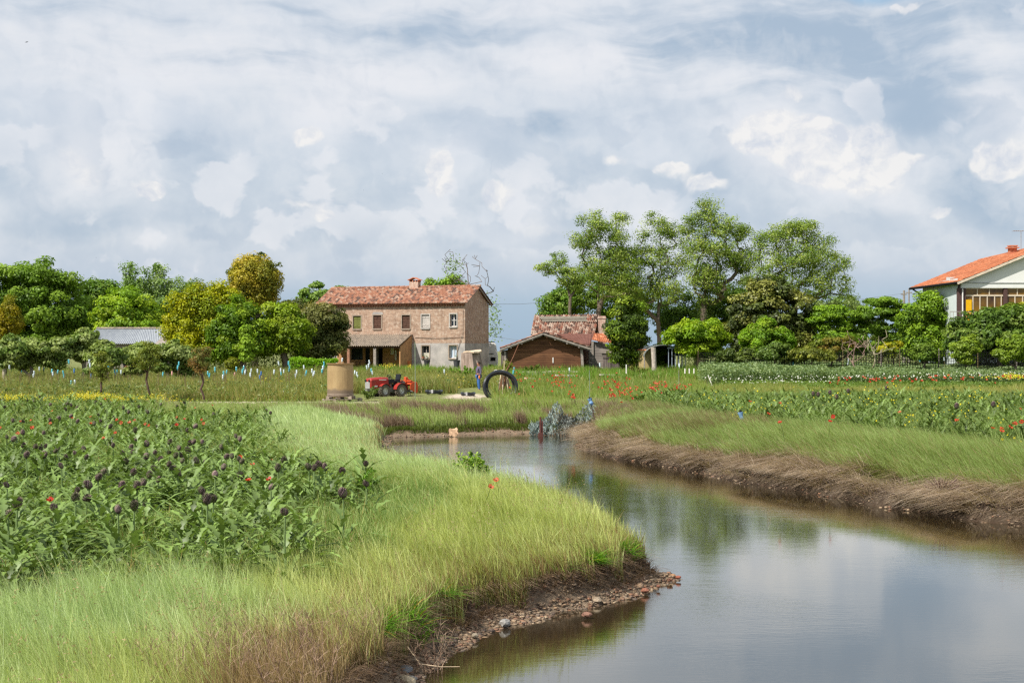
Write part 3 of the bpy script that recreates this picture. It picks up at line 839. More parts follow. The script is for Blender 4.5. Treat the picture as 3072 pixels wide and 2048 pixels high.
BARK = np.array(lin((104, 92, 80)))
def tree(name, label, cat, base_px, Y, blobs_, ncl, nleaf, lsize, pal, cr=.8, r0=.2, group=None, m=None, flat=.6, droop=0.0, bark=BARK, shell=.55, top=None, zb=None, depth=.85, inner=.25, ivy=None):
    """blobs_: crown ellipsoids (px, py, rx, ry) in photo pixels seen at distance Y; pal: leaf colours (sRGB), picked by clump"""
    s = Y / F
    bx = wx(base_px, Y); bz = gz1(bx, Y) - .05 if zb is None else zb
    base = np.array([bx, Y, bz])
    B = [(np.array([wx(px, Y), Y + (rng.uniform(-.5, .5) * rx * s * .5), wz_(py, Y)]), rx * s, rx * s * depth, ry * s) for px, py, rx, ry in blobs_]
    vol = np.array([b[1] * b[3] * b[2] for b in B]) ** .75; vol /= vol.sum()
    ncl = int(ncl * 1.3); cr = cr * .86
    k = rng.choice(len(B), ncl, p=vol)
    u = rng.normal(size=(ncl, 3)); u /= np.linalg.norm(u, axis=1, keepdims=True)
    rr = np.where(rng.random(ncl) < shell, rng.uniform(.82, 1.14, ncl), rng.uniform(inner, .9, ncl))
    c0 = np.array([B[i][0] for i in k]); rad = np.array([[B[i][1], B[i][2], B[i][3]] for i in k])
    cen = c0 + u * rr[:, None] * np.maximum(rad - cr * .3, rad * .35)
    cen[:, 2] = np.maximum(cen[:, 2], bz + .25)
    t_ = thing(name, label, cat, tuple(base), 0, group)
    topp = (np.array([b[0] for b in B]) * vol[:, None]).sum(0)
    if top is not None: topp = np.array([wx(top[0], Y), Y, wz_(top[1], Y)])
    topp[2] = max(topp[2], bz + .5)
    nodes, par, rd = skeleton(base, topp, cen, r0)
    branches('trunk', nodes, par, rd, bark, t_, base)
    # leaves
    ci = np.repeat(np.arange(ncl), nleaf)
    N = len(ci)
    v = rng.normal(size=(N, 3)); v /= np.linalg.norm(v, axis=1, keepdims=True)
    q = rng.random(N) ** .42
    crs = cr * rng.uniform(.65, 1.25, ncl)
    off = v * q[:, None] * crs[ci][:, None] * np.array([1, 1, flat])
    pos = cen[ci] + off
    pos[:, 2] -= droop * (off[:, 0] ** 2 + off[:, 1] ** 2) / np.maximum(crs[ci], .1)
    pos[:, 2] = np.maximum(pos[:, 2], bz + .05)
    ctr = topp
    outw = pos - ctr; outw /= np.linalg.norm(outw, axis=1, keepdims=True) + 1e-6
    nrm = outw * .35 + v * .75 + np.array([0, 0, .35]) + rng.normal(size=(N, 3)) * .45
    pal = np.array([lin(c) for c in pal])
    pc = pal[rng.integers(0, len(pal), ncl)] * rng.uniform(.85, 1.15, (ncl, 1))
    cc = pc[ci] * rng.uniform(.72, 1.28, (N, 1))
    V, Qd, Cc = leafgeo(pos, nrm, lsize * rng.uniform(.6, 1.35, N), cc)
    me = fastmesh('crown', V - base, Qd, None, Cc)
    link('crown', me, m or M_leaf, t_)
    if ivy:
        n, h0, h1, rw = ivy
        f = rng.random(n); f = h0 + (h1 - h0) * f
        idx = np.clip((f * 6).astype(int), 0, 5); ff = f * 6 - idx
        pp = nodes[idx] * (1 - ff[:, None]) + nodes[idx + 1] * ff[:, None] + rng.normal(0, 1, (n, 3)) * rw
        leafcloud('ivy', pp, lsize * .9, np.array(lin((62, 84, 34))), t_, org=base)
    return t_

def blades(name, pos, h, w, lean, col, seg=3, m=None, curl=1.0, tipc=None):
    """grass blades: pos (N,3), h, w, lean (N,2) horizontal tip offset as a share of h"""
    N = len(pos)
    h = np.broadcast_to(h, (N,)); w = np.broadcast_to(w, (N,))
    a = rng.uniform(0, PI, N); wd = np.stack([np.cos(a), np.sin(a), np.zeros(N)], 1) * w[:, None] * .5
    L = np.hypot(lean[:, 0], lean[:, 1])
    rows = []; cols = []
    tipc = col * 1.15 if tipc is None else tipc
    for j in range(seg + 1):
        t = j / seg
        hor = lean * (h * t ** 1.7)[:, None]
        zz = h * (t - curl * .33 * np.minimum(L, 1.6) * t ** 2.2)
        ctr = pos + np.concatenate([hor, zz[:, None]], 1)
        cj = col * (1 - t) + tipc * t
        if j < seg:
            ww = wd * (1 - .55 * t)
            rows += [ctr - ww, ctr + ww]; cols += [cj, cj]
        else:
            rows += [ctr]; cols += [cj]
    K = 2 * seg + 1
    V = np.stack(rows, 1).reshape(-1, 3); Cc = np.stack(cols, 1).reshape(-1, 3)
    b = np.arange(N) * K
    Qd = np.concatenate([np.stack([b + 2 * j, b + 2 * j + 1, b + 2 * j + 3, b + 2 * j + 2], 1) for j in range(seg - 1)]) if seg > 1 else None
    Tr = np.stack([b + 2 * seg - 2, b + 2 * seg - 1, b + 2 * seg], 1)
    return fastmesh(name, V, Qd, Tr, Cc)

def scatter(n, x0, x1, y0, y1, test):
    x = rng.uniform(x0, x1, n); y = rng.uniform(y0, y1, n)
    k = test(x, y)
    return x[k], y[k]
def infrus(x, y, mrg=1.0): return np.abs(x) < .362 * y + mrg + 1.2

# ---- small plants as (V, quads, tris-free) templates that can be stamped many times
def strip_leaf(L, w, elev, droop, yaw, lobes=0, seg=7, col=(1, 1, 1), base=(0, 0, 0), fold=.15):
    V = []; Qd = []; Cc = []
    p = np.array(base, float); d = elev
    ux = np.array([math.cos(yaw), math.sin(yaw)]); sx = np.array([-math.sin(yaw), math.cos(yaw)])
    col = np.array(col)
    for j in range(seg + 1):
        t = j / seg
        ww = w * math.sin(PI * min(1, .12 + .88 * t) ** .8) * (1 if not lobes else (.3 if j % 2 else 1.15)) if j < seg else 0.004
        tilt = fold * ww
        c = col * (.9 + .25 * t)
        V += [(p[0] + sx[0] * ww * .5, p[1] + sx[1] * ww * .5, p[2] + tilt), (p[0], p[1], p[2]), (p[0] - sx[0] * ww * .5, p[1] - sx[1] * ww * .5, p[2] + tilt)]
        Cc += [c, c * 1.18, c]
        st_ = L / seg
        p = p + np.array([ux[0] * math.cos(d) * st_, ux[1] * math.cos(d) * st_, math.sin(d) * st_])
        d -= droop / seg
    for j in range(seg):
        a = 3 * j
        Qd += [(a, a + 1, a + 4, a + 3), (a + 1, a + 2, a + 5, a + 4)]
    return np.array(V), np.array(Qd), np.array(Cc)
def joinT(lst):
    V = []; Qd = []; Cc = []; o = 0
    for v, q, c in lst:
        V.append(v); Qd.append(q + o); Cc.append(c); o += len(v)
    return np.concatenate(V), np.concatenate(Qd), np.concatenate(Cc)
def stamp(tmpls, pos, yaw, sc, tint=None, tilt=None):
    """copies of the templates merged into one V, Q, C"""
    out = []; which = rng.integers(0, len(tmpls), len(pos)); o = 0
    Vs = []; Qs = []; Cs = []
    for k, (v, q, c) in enumerate(tmpls):
        idx = np.where(which == k)[0]
        if not len(idx): continue
        ca, sa = np.cos(yaw[idx]), np.sin(yaw[idx]); s = sc[idx]
        X = (v[None, :, 0] * ca[:, None] - v[None, :, 1] * sa[:, None]) * s[:, None] + pos[idx, 0][:, None]
        Y_ = (v[None, :, 0] * sa[:, None] + v[None, :, 1] * ca[:, None]) * s[:, None] + pos[idx, 1][:, None]
        Z_ = v[None, :, 2] * s[:, None] + pos[idx, 2][:, None]
        Vs.append(np.stack([X, Y_, Z_], 2).reshape(-1, 3))
        Qs.append((q[None] + (np.arange(len(idx)) * len(v))[:, None, None]).reshape(-1, 4) + o)
        cc = np.broadcast_to(c[None], (len(idx),) + c.shape)
        if tint is not None: cc = cc * tint[idx][:, None, :]
        Cs.append(cc.reshape(-1, 3)); o += len(idx) * len(v)
    return np.concatenate(Vs), np.concatenate(Qs), np.concatenate(Cs)
# ================================================================== BARN, COTTAGE, SHEDS, VILLA
ORG = np.zeros(3)
def at(o, p):  # shift world-built mesh into its parent's frame
    o.location = (-p[0], -p[1], -p[2]); return o
M_plank = plankmat('barn_planks', C(138, 98, 70), C(112, 76, 54), C(66, 46, 36), .17)
M_plankg = plankmat('grey_planks', C(176, 166, 156), C(150, 140, 132), C(100, 92, 88), .2)
M_plankv = plankmat('grey_door_planks', C(140, 128, 122), C(118, 106, 102), C(70, 62, 60), .16, vertical=True)
M_rust = mat('rusted_sheet', C(118, 80, 68), .8, .2, 2.5, .2, 10, c2=C(98, 62, 52), spec=.3)

YB = 105.0
bw0, bw1 = wx(1523, YB), wx(1742, YB)
e0, e1 = W(1500, 1045, YB), W(1772, 1043, YB); ap = W(1629, 997, YB)
bp = Vector(((bw0 + bw1) / 2, YB, .55))
barn = thing('barn', 'low wooden barn with brown plank gable and shallow orange tiled roof', 'barn', bp)
zw0 = e0.z + (ap.z - e0.z) * (bw0 - e0.x) / (ap.x - e0.x); zw1 = e1.z + (ap.z - e1.z) * (e1.x - bw1) / (e1.x - ap.x)
DB = 5.5
mb = MB()
mb.prism([(bw0, .3), (bw1, .3), (bw1, zw1 - .12), (ap.x, ap.z - .16), (bw0, zw0 - .12)], YB, YB + DB)
at(mb.build('wall', M_plank, barn), bp)
yo = YB - .55
for s_, (P, Q) in enumerate((((e0.x, e0.z), (ap.x, ap.z)), ((e1.x, e1.z), (ap.x, ap.z)))):
    A = (P[0], yo, P[1]); B = (P[0], YB + DB + .3, P[1]); D_ = (Q[0], yo, Q[1]); Cc_ = (Q[0], YB + DB + .3, Q[1])
    if s_ == 0: A, B, Cc_, D_ = B, A, D_, Cc_
    at(tile_roof('roof', A, B, Cc_, D_, 24, 8, TILE, [5, 4, 3, 2, 1, 2, .8], barn, (0, 0, 0), rise=.06), bp)
mb = MB()
for P in (e0, e1):
    mb.bar((P.x, yo + .03, P.z - .1), (ap.x, yo + .03, ap.z - .1), .06, .11)
    mb.bar((P.x, yo + .12, P.z - .2), (ap.x, yo + .12, ap.z - .2), .06, .08)
for f in (.0, .25, .5, .75, 1.0):
    for P in (e0, e1):
        mb.bar((P.x + (ap.x - P.x) * f, yo + .05, P.z + (ap.z - P.z) * f - .22), (P.x + (ap.x - P.x) * f, YB + .1, P.z + (ap.z - P.z) * f - .22), .12, .13)
at(mb.build('barge_board', M_grey, barn), bp)
mb = MB(); mb.cbox((bw1 + .12, YB - .1, 1.4), (.18, .2, 2.3), rx=0, ry=R(-3)); at(mb.build('corner_post', M_grey, barn), bp)
mb = MB(); mb.cbox((bw0 - .2, YB - .25, 1.35), (.14, .14, 2.0)); at(mb.build('corner_post', M_grey, barn), bp)
mb = MB(); q = W(1659, 1080, YB - .05); mb.box(q.x - .04, q.x + .04, YB - .05, YB, q.z - .2, q.z + .2); at(mb.build('bottle_rack', M_white, barn), bp)

# cottage behind with pantile roof and worn ridge beams
YC = 112.0
cp = Vector((wx(1690, YC), YC + 2, .6))
cot = thing('tiled_cottage', 'tile roofed cottage behind the plank barn with weathered beams along its ridge', 'cottage', cp)
A = W(1592, 1004, YC); B = W(1782, 1005, YC); Cr = W(1797, 944, YC + 2.4); Dr = W(1603, 946, YC + 2.4)
at(tile_roof('roof', A, B, Cr, Dr, 27, 10, TILE_OLD, [3, 4, 3, 2, 4, 2, 2], cot, (0, 0, 0), rise=.07, patch=2), cp)
Bk0 = Vector((Dr.x, YC + 4.8, A.z)); Bk1 = Vector((Cr.x, YC + 4.8, B.z))
at(tile_roof('roof', Bk1, Bk0, Dr, Cr, 27, 8, TILE_OLD, [3, 4, 3, 2, 4, 2, 2], cot, (0, 0, 0), rise=.07), cp)
mb = MB(); mb.box(A.x + .25, B.x - .2, YC + .25, YC + 4.5, .4, A.z - .05)
for xx in (A.x + .25, B.x - .2): mb.add([(xx, YC + .25, A.z - .05), (xx, YC + 4.5, A.z - .05), (xx + .01, YC + 2.4, Dr.z - .15)], [(0, 1, 2)])
at(mb.build('wall', M_brick, cot), cp)
mb = MB()
p1 = W(1618, 952, YC + 1.9); p2 = W(1760, 951, YC + 1.9); mb.bar(p1, p2, .16, .14)
p1 = W(1626, 962, YC + 1.5); p2 = W(1762, 961, YC + 1.5); mb.bar(p1, p2, .14, .13)
p1 = W(1622, 957, YC + 1.7); p2 = W(1758, 956, YC + 1.7); mb.bar(p1, p2, .3, .06)
at(mb.build('ridge_beam', mat('weathered_beam', C(158, 152, 138), .9, .35, 7, .5, 30, stretch=(.4, 1, 3)), cot), cp)
at(tile_roof('ridge_tiles', W(1760, 968, YC + 1.3), W(1790, 966, YC + 1.3), W(1797, 943, YC + 2.2), W(1763, 944, YC + 2.2), 5, 4, TILE_OLD, [3, 4, 3, 2, 4, 2, 2], cot, (0, 0, 0), rise=.09), cp)
c0, c1 = W(1794, 1010, YC + 1.5), W(1816, 948, YC + 1.5)
mb = MB(); mb.box(c0.x, c1.x, YC + 1.1, YC + 1.8, 2.5, c1.z); mb.box(c0.x - .04, c1.x + .04, YC + 1.06, YC + 1.84, c1.z - .22, c1.z - .1)
at(mb.build('chimney', brickmat('chimney_brick', C(190, 150, 130), C(160, 116, 96), C(200, 186, 170)), cot), cp)
# rusted sheet roof between cottage and barn
mb = MB(); a, b_, c, d = W(1672, 1003, YC - .1), W(1781, 1003, YC - .1), W(1770, 1036, YC - 3.2), W(1735, 1034, YC - 3.2)
up = Vector((0, 0, .05)); mb.add([a, b_, c, d, a + up, b_ + up, c + up, d + up], [(0, 1, 2, 3), (7, 6, 5, 4), (0, 4, 5, 1), (1, 5, 6, 2), (2, 6, 7, 3), (3, 7, 4, 0)])
for i in range(9):
    f = (i + .5) / 9; mb.bar(a.lerp(b_, f) + up * 1.3, d.lerp(c, f) + up * 1.3, .04, .05)
at(mb.build('sheet_roof', M_rust, cot), cp)
mb = MB(); mb.box(c.x - .1, c.x + .12, YC - 3.1, YC + .2, .4, c.z - .02); at(mb.build('side_wall', M_plankg, cot), cp)
# grey plank annex
YA = 109.0
aL, aR = wx(1776, YA), wx(1861, YA)
ap_ = Vector(((aL + aR) / 2, YA, .6))
ann = thing('plank_annex', 'grey weathered plank annex with orange tiled roof and double door', 'shed', ap_)
zl, zr = wz_(1020, YA), wz_(1037, YA)
mb = MB(); mb.prism([(aL, .35), (aR, .35), (aR, zr - .08), (aL, zl - .08)], YA, YA + 3); at(mb.build('wall', M_plankg, ann), ap_)
at(tile_roof('roof', W(1776, 1019, YA - .3), W(1870, 1037, YA - .3), W(1838, 1001, YA + 3.2), W(1782, 1000, YA + 3.2), 14, 7, TILE_NEW + [C(224, 150, 112)], [4, 3, 3, 2, 2], ann, (0, 0, 0)), ap_)
mb = MB(); mb.tube([W(1814, 1000, YA + 2.6), W(1848, 1026, YA + .6)], .1, 8); mb.cur = TILE_NEW[0]; mb.c = [TILE[5]] * len(mb.v)
at(mb.build('ridge', colmat('terracotta'), ann, cols=True), ap_)
d0, d1 = wx(1808, YA), wx(1860, YA); zt2 = wz_(1060, YA)
for i in range(2):
    xa = d0 + (d1 - d0) * i / 2 + .02; xb = d0 + (d1 - d0) * (i + 1) / 2 - .02
    mb = MB(); mb.box(xa, xb, YA - .06, YA - .01, .6, zt2); mb.box(xa, xb, YA - .1, YA - .06, zt2 - .35, zt2 - .25)
    at(mb.build('door', M_plankv, ann), ap_)
mb = MB(); mb.box(d0 - .1, d1 + .1, YA - .12, YA, zt2, zt2 + .12); mb.box(aL - .05, aL + .12, YA - .1, YA, .5, zl - .1); at(mb.build('door_lintel', M_grey, ann), ap_)
# grey shed left of the barn
YS = 108.0; sp_ = Vector((wx(1513, YS), YS, .6))
shd = thing('grey_shed', 'small grey plank lean-to squeezed beside the brown barn gable', 'shed', sp_)
mb = MB(); mb.prism([(wx(1503, YS), .4), (wx(1524, YS), .4), (wx(1524, YS), wz_(1050, YS)), (wx(1503, YS), wz_(1055, YS))], YS, YS + 3); at(mb.build('wall', M_plankv, shd), sp_)
mb = MB(); mb.prism([(wx(1500, YS), wz_(1056, YS)), (wx(1526, YS), wz_(1050, YS)), (wx(1526, YS), wz_(1048, YS)), (wx(1500, YS), wz_(1053.5, YS))], YS - .15, YS + 3.1); at(mb.build('roof', M_fibre, shd), sp_)
# white van seen between farmhouse and barn
YV = 121.0; vp = Vector((wx(1473, YV), YV, .6)); vx1 = wx(1494, YV) - vp.x; s_ = YV / F
van = thing('white_van', 'white boxy van parked behind the farmhouse, seen in the gap before the barn', 'van', vp)
ht = wz_(1028, YV) - .6
mb = MB(); mb.prism([(-2.6, .45), (vx1 - .05, .45), (vx1, .8), (vx1, ht * .55), (vx1 - .18, ht - .12), (vx1 - .3, ht), (-2.5, ht)], -.95, .95); mb.build('body', M_white, van, bevel=.04)
mb = MB(); mb.box(-2.4, vx1 - .35, -.98, -.95, ht * .62, ht * .64); mb.box(vx1 - .62, vx1 - .2, -.97, -.95, .95, 1.25); mb.box(-2.5, vx1 - .3, -.8, .8, ht, ht + .09); mb.build('trim', M_dark, van)
for xx in (-1.9, vx1 - .55):
    mb = MB(); Mw = Matrix.Translation((xx, -.86, .34)) @ Matrix.Rotation(R(90), 4, 'X'); mb.lathe([(0, -.1), (.3, -.1), (.34, -.06), (.34, .08), (.3, .1), (0, .1)], 16, Mw); mb.build('wheel', M_dark, van)

# ---- villa
M_wwall = mat('white_render', C(220, 220, 216), .85, .05, 1.5)
M_pwall = mat('pale_render', C(196, 204, 202), .85, .06, 1.5)
vp = Vector((34, 104, .6))
vil = thing('villa', 'white villa with broad orange tiled roof and glazed upper veranda', 'house', vp)
E1 = Vector((31.1, 99.3, 7.2)); E2 = Vector((30.15, 107.6, 7.15)); G1 = Vector((38.2, 99.3, 10.1)); G2 = W(2944, 777, 112.5)
E3 = Vector((45.5, 99.3, 7.2)); E4 = Vector((46, 116, 7.2)); E5 = Vector((40, 118, 7.2))
at(tile_roof('roof', E2, E1, G1, G2, 40, 18, TILE_NEW, [4, 3, 3, 2], vil, (0, 0, 0), rise=.04), vp)
at(tile_roof('roof', E1.lerp(E3, 1.0), E4, G2, G1, 30, 14, TILE_NEW, [4, 3, 3, 2], vil, (0, 0, 0), rise=.04), vp)
at(tile_roof('roof', E4, E2, G2, G2 + Vector((.05, 0, 0)), 30, 12, TILE_NEW, [4, 3, 3, 2], vil, (0, 0, 0), rise=.04), vp)
mb = MB()
for a, b_ in ((E2, E1),): mb.tube([a + Vector((-.06, 0, -.06)), b_ + Vector((-.06, 0, -.06))], .09, 8)
mb.tube([E2 + Vector((0, -.5, -.1)), E2 + Vector((.6, -.5, -.5)), E2 + Vector((1.2, -.6, -.7))], .06, 6)
at(mb.build('gutter', M_dark, vil), vp)
mb = MB(); mb.bar(E1 + Vector((0, .03, -.1)), G1 + Vector((0, .03, -.1)), .06, .16); mb.bar(E3 + Vector((0, .03, -.1)), G1 + Vector((0, .03, -.1)), .06, .16)
at(mb.build('barge_board', mat('pale_board', C(206, 190, 170), .8), vil), vp)
mb = MB()   # soffit
mb.add([E1 + Vector((.1, .02, -.12)), E2 + Vector((.1, 0, -.12)), E2 + Vector((1.3, 0, -.12 + .5)), E1 + Vector((1.3, .02, -.12 + .5))], [(0, 1, 2, 3)])
mb.add([E1 + Vector((.1, .02, -.16)), G1 + Vector((0, .02, -.16)), G1 + Vector((0, 1.4, -.16)), E1 + Vector((.1, 1.4, -.16))], [(0, 1, 2, 3)])
at(mb.build('soffit', mat('soffit_wood', C(92, 70, 58), .8), vil), vp)
YF = 99.85
wxl = wx(2882, YF)
zt3 = wz_(864, YF)
def rk(x): return E1.z - .14 + (x - E1.x) * (G1.z - E1.z) / (G1.x - E1.x)
mb = MB(); mb.prism([(wxl, zt3), (44.5, zt3), (44.5, rk(31.9)), (G1.x, rk(G1.x)), (wxl, rk(wxl))], YF - .15, YF + .05)
at(mb.build('gable_wall', M_wwall, vil), vp)
mb = MB(); zz = wz_(850, YF); mb.box(wxl - .02, 44.5, YF - .19, YF - .15, zz, zz + .07); at(mb.build('gable_band', mat('band_grey', C(170, 170, 168), .8), vil), vp)
# side wall (left) and body
S0 = Vector((wxl - .15, YF + .2, 0)); S1 = Vector((wx(2768, 107.2), 107.2, 0))
mb = MB(); mb.add([S0 + Vector((0, 0, .3)), S1 + Vector((0, 0, .3)), S1 + Vector((0, 0, E1.z + .2)), S0 + Vector((0, 0, E1.z + .3))], [(0, 1, 2, 3)])
mb.box(S0.x, 44.4, YF + 2.6, YF + 2.8, .3, E1.z + .5)
mb.add([(S1.x, S1.y, .3), (44.4, 115, .3), (44.4, 115, E1.z), (S1.x, S1.y, E1.z)], [(3, 2, 1, 0)])
at(mb.build('side_wall', M_pwall, vil), vp)
M_col = mat('brown_column', C(84, 62, 58), .8, .2, 8)
for px0, px1 in ((2889, 2896), (3010, 3021), (2873, 2884)):
    mb = MB(); mb.box(wx(px0, YF), wx(px1, YF), YF - .1, YF + .25, .4, zt3); at(mb.build('column', M_col, vil), vp)
mb = MB(); mb.tube([W(2888, 866, YF - .2), W(2888, 980, YF - .2)], .05, 6); at(mb.build('downpipe', M_white, vil), vp); mb = MB(); mb.tube([W(2838, 854, 103.4), W(2838, 930, 103.4)], .05, 6); at(mb.build('downpipe', M_white, vil), vp)
M_frame = mat('beige_frame', C(206, 190, 166), .6, .08, 4)
M_room = mat('room_wall', C(150, 104, 34), .9, .2, 2)
zs = wz_(936, YF); zfl = wz_(962, YF); ztr = wz_(887, YF)
mb = MB(); mb.box(wx(2896, YF), 44.4, YF - .3, YF + 2.6, zfl - .25, zfl); at(mb.build('balcony_slab', M_wwall, vil), vp)
for (pa, pb, muls, tops) in ((2896, 3009, (2919, 2940, 2962, 2984, 3004), (2932, 2968)), (3021, 3110, (3045, 3068, 3090), (3052, 3080))):
    mb = MB(); xa, xb = wx(pa, YF), wx(pb, YF)
    for pm in muls: x = wx(pm, YF); mb.box(x - .035, x + .035, YF, YF + .08, zfl, ztr)
    for pm in tops: x = wx(pm, YF); mb.box(x - .03, x + .03, YF, YF + .08, ztr, zt3)
    mb.box(xa, xb, YF - .01, YF + .09, ztr - .04, ztr + .07); mb.box(xa, xb, YF - .01, YF + .09, zt3 - .06, zt3)
    w_ = mb.build('window', M_frame, vil); at(w_, vp)
    mb = MB(); mb.box(xa, xb, YF + .04, YF + .05, zfl, zt3); pm_ = mb.build('pane', M_room if False else mat('veranda_glass', C(136, 102, 34), .2, .35, .7, c2=C(62, 44, 32), spec=.4), w_)
mb = MB(); mb.box(wx(2897, YF - .3), wx(2949, YF - .3), YF - .32, YF - .28, zs - .02, zs + .04); mb.box(wx(2850, YF - .3), wx(3120, YF - .3), YF - .33, YF - .29, zs, zs + .05)
for i in range(26): x = wx(2850 + i * 10, YF - .3); mb.box(x - .012, x + .012, YF - .32, YF - .3, zfl, zs)
at(mb.build('railing', M_grey, vil), vp)
mb = MB(); n = 8; xa, xb = wx(2897, YF - .06), wx(2915, YF - .06)
for i in range(n): u = xa + (xb - xa) * i / n; mb.box(u, u + (xb - xa) / n * .8, YF - .08, YF - .05 + .02 * (i % 2), zfl, wz_(899, YF))
at(mb.build('curtain', mat('yellow_curtain', C(240, 186, 20), .8, .08, 5), vil), vp)
mb = MB(); c = W(3038, 750, 104); mb.box(c.x - .25, c.x + .25, 103.8, 104.3, c.z - .7, c.z + .12); mb.box(c.x - .38, c.x + .38, 103.65, 104.45, c.z + .12, c.z + .2); mb.box(c.x - .3, c.x + .3, 103.75, 104.35, c.z + .26, c.z + .34)
for sx in (-.24, .18): mb.box(c.x + sx, c.x + sx + .06, 103.8, 104.3, c.z + .2, c.z + .26)
at(mb.build('chimney', mat('terracotta_plain', C(190, 120, 90), .9, .3, 8), vil), vp)
mb = MB(); a = W(3063, 760, 105); mb.tube([a, W(3063, 693, 105)], .02, 5)
mb.tube([W(3038, 693, 105), W(3072, 693, 105)], .015, 4)
for i in range(6): q = W(3040 + i * 6, 693, 105); mb.tube([q - Vector((0, .3, 0)), q + Vector((0, .3, 0))], .01, 4)
at(mb.build('antenna', M_grey, vil), vp)

# ---- low metal-roofed shed among the trees, far left
YM = 116.0; mp = Vector((wx(390, YM), YM, .6))
ms_ = thing('metal_roofed_shed', 'low shed with pale corrugated metal roof half hidden behind fig trees', 'shed', mp)
mb = MB(); a, b_, c, d = W(235, 1030, YM), W(505, 1030, YM), W(497, 986, YM + 4), W(290, 986, YM + 4)
vs = []; fs = []; n = 180
for i in range(n + 1):
    f = i / n; dz = .03 * math.cos(i * PI / 2.0 * 1.0)
    for P in (a.lerp(b_, f), d.lerp(c, f)): vs += [P + Vector((0, 0, dz)), P + Vector((0, 0, dz - .03))]
for i in range(n):
    k = i * 4; fs += [(k, k + 4, k + 6, k + 2), (k + 1, k + 3, k + 7, k + 5), (k, k + 1, k + 5, k + 4)]
mb.add(vs, fs); at(mb.build('roof', mat('pale_metal', C(160, 164, 168), .6, .12, 1.2, c2=C(138, 143, 150), spec=.4, stretch=(4, 1, 1)), ms_), mp)
mb = MB(); mb.tube([d + Vector((0, 0, .05)), c + Vector((0, 0, .05))], .1, 6); at(mb.build('ridge', M_fibre, ms_), mp)
mb = MB(); mb.box(a.x + .3, b_.x - .3, YM + .3, YM + 3.8, .4, a.z + .1); at(mb.build('wall', M_plankg, ms_), mp)
mb = MB(); mb.add([W(455, 1040, YM - 1), W(545, 1040, YM - 1), W(520, 1004, YM + 2), W(497, 1000, YM + 2)], [(0, 1, 2, 3)]); mb.add([W(455, 1042.5, YM - 1), W(545, 1042.5, YM - 1), W(520, 1006.5, YM + 2), W(497, 1002.5, YM + 2)], [(3, 2, 1, 0)])
mb.box(wx(470, YM), wx(530, YM), YM - .2, YM + 1.8, .4, wz_(1042, YM)); at(mb.build('side_roof', M_grey, ms_), mp)

# ---- arched carport, right of the barn
YK = 104.4; kp = Vector((wx(1990, YK), YK, .6)); s_ = YK / F
cp_ = thing('arched_carport', 'dark open carport with curved grey roof at the foot of the tall trees', 'carport', kp)
mb = MB(); r = 58 * s_; zc = wz_(1068, YK) - .6; n = 14
poly = [(r * math.cos(PI * i / n), zc + .62 * r * math.sin(PI * i / n) * .95) for i in range(n + 1)] + [(r * .97 * math.cos(PI * i / n), zc + .6 * r * math.sin(PI * i / n) * .93) for i in range(n, -1, -1)]
b0 = len(mb.v)
for i in range(n):
    q = [poly[i], poly[i + 1], poly[2 * n + 1 - (i + 1)], poly[2 * n + 1 - i]]; mb.prism(q, 0, 5)
mb.build('roof', mat('grey_canopy', C(128, 130, 124), .6, .2, 2), cp_)
mb = MB()
for x in (-r * .97, r * .97):
    for y in (.1, 2.5, 4.9): mb = MB(); mb.tube([(x, y, -.1), (x, y, zc)], .05, 6); mb.build('post', M_grey, cp_)
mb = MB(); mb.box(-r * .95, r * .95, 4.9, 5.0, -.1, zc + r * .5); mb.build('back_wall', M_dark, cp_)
# trailer with slatted side under the carport
tp = Vector((wx(2034, YK - .5), YK - .5, .6)); t_ = thing('slatted_trailer', 'small dark trailer with slatted side standing under the arched carport', 'trailer', tp)
mb = MB(); mb.box(-.8, .6, -.3, 1.5, .5, .62); mb.build('bed', M_dark, t_)
mb = MB()
for i in range(6): mb.box(-.75 + i * .25, -.7 + i * .25, -.3, -.26, .62, 2.0)
mb.box(-.8, .6, -.32, -.28, 1.95, 2.05); mb.build('rail', mat('blue_grey_metal', C(150, 162, 176), .5), t_)
mb = MB(); mb.lathe([(0, -.08), (.3, -.08), (.3, .08), (0, .08)], 14, Matrix.Translation((.1, -.3, .3)) @ Matrix.Rotation(R(90), 4, 'X')); mb.build('wheel', M_dark, t_)
# ================================================================== TREES
GB = [(104, 148, 42), (84, 130, 36), (124, 160, 52)]       # fresh green
GM = [(86, 122, 40), (70, 106, 34), (104, 136, 52)]        # mid green
GD = [(62, 84, 34), (50, 70, 30), (84, 100, 44)]           # dark
LOC = [(122, 150, 66), (106, 136, 56), (140, 164, 86), (88, 118, 46)]
YEL = [(146, 156, 20), (134, 148, 24), (116, 138, 30)]
G_ = 'trees along the back of the gardens'
tree('broadleaf_tree', 'broad rounded fresh green tree at the far left edge, tallest of its corner', 'tree', 120, 128,
     [(40, 860, 100, 80), (120, 850, 90, 78), (190, 890, 75, 80), (120, 950, 150, 70), (20, 930, 80, 80), (230, 960, 60, 60), (110, 1020, 150, 50)], 230, 190, .3, [(96, 132, 44), (80, 114, 38), (112, 146, 54)], 1.25, .35, G_, top=(120, 900))
tree('conifer', 'small golden cone shaped conifer in front of the broad green tree', 'conifer', 28, 112,
     [(28, 900, 10, 28), (28, 935, 26, 34), (28, 970, 38, 38), (-5, 985, 25, 30)], 60, 170, .17, [(128, 126, 28), (112, 120, 30), (142, 138, 40)], .6, .12, G_, top=(28, 895), flat=.9)
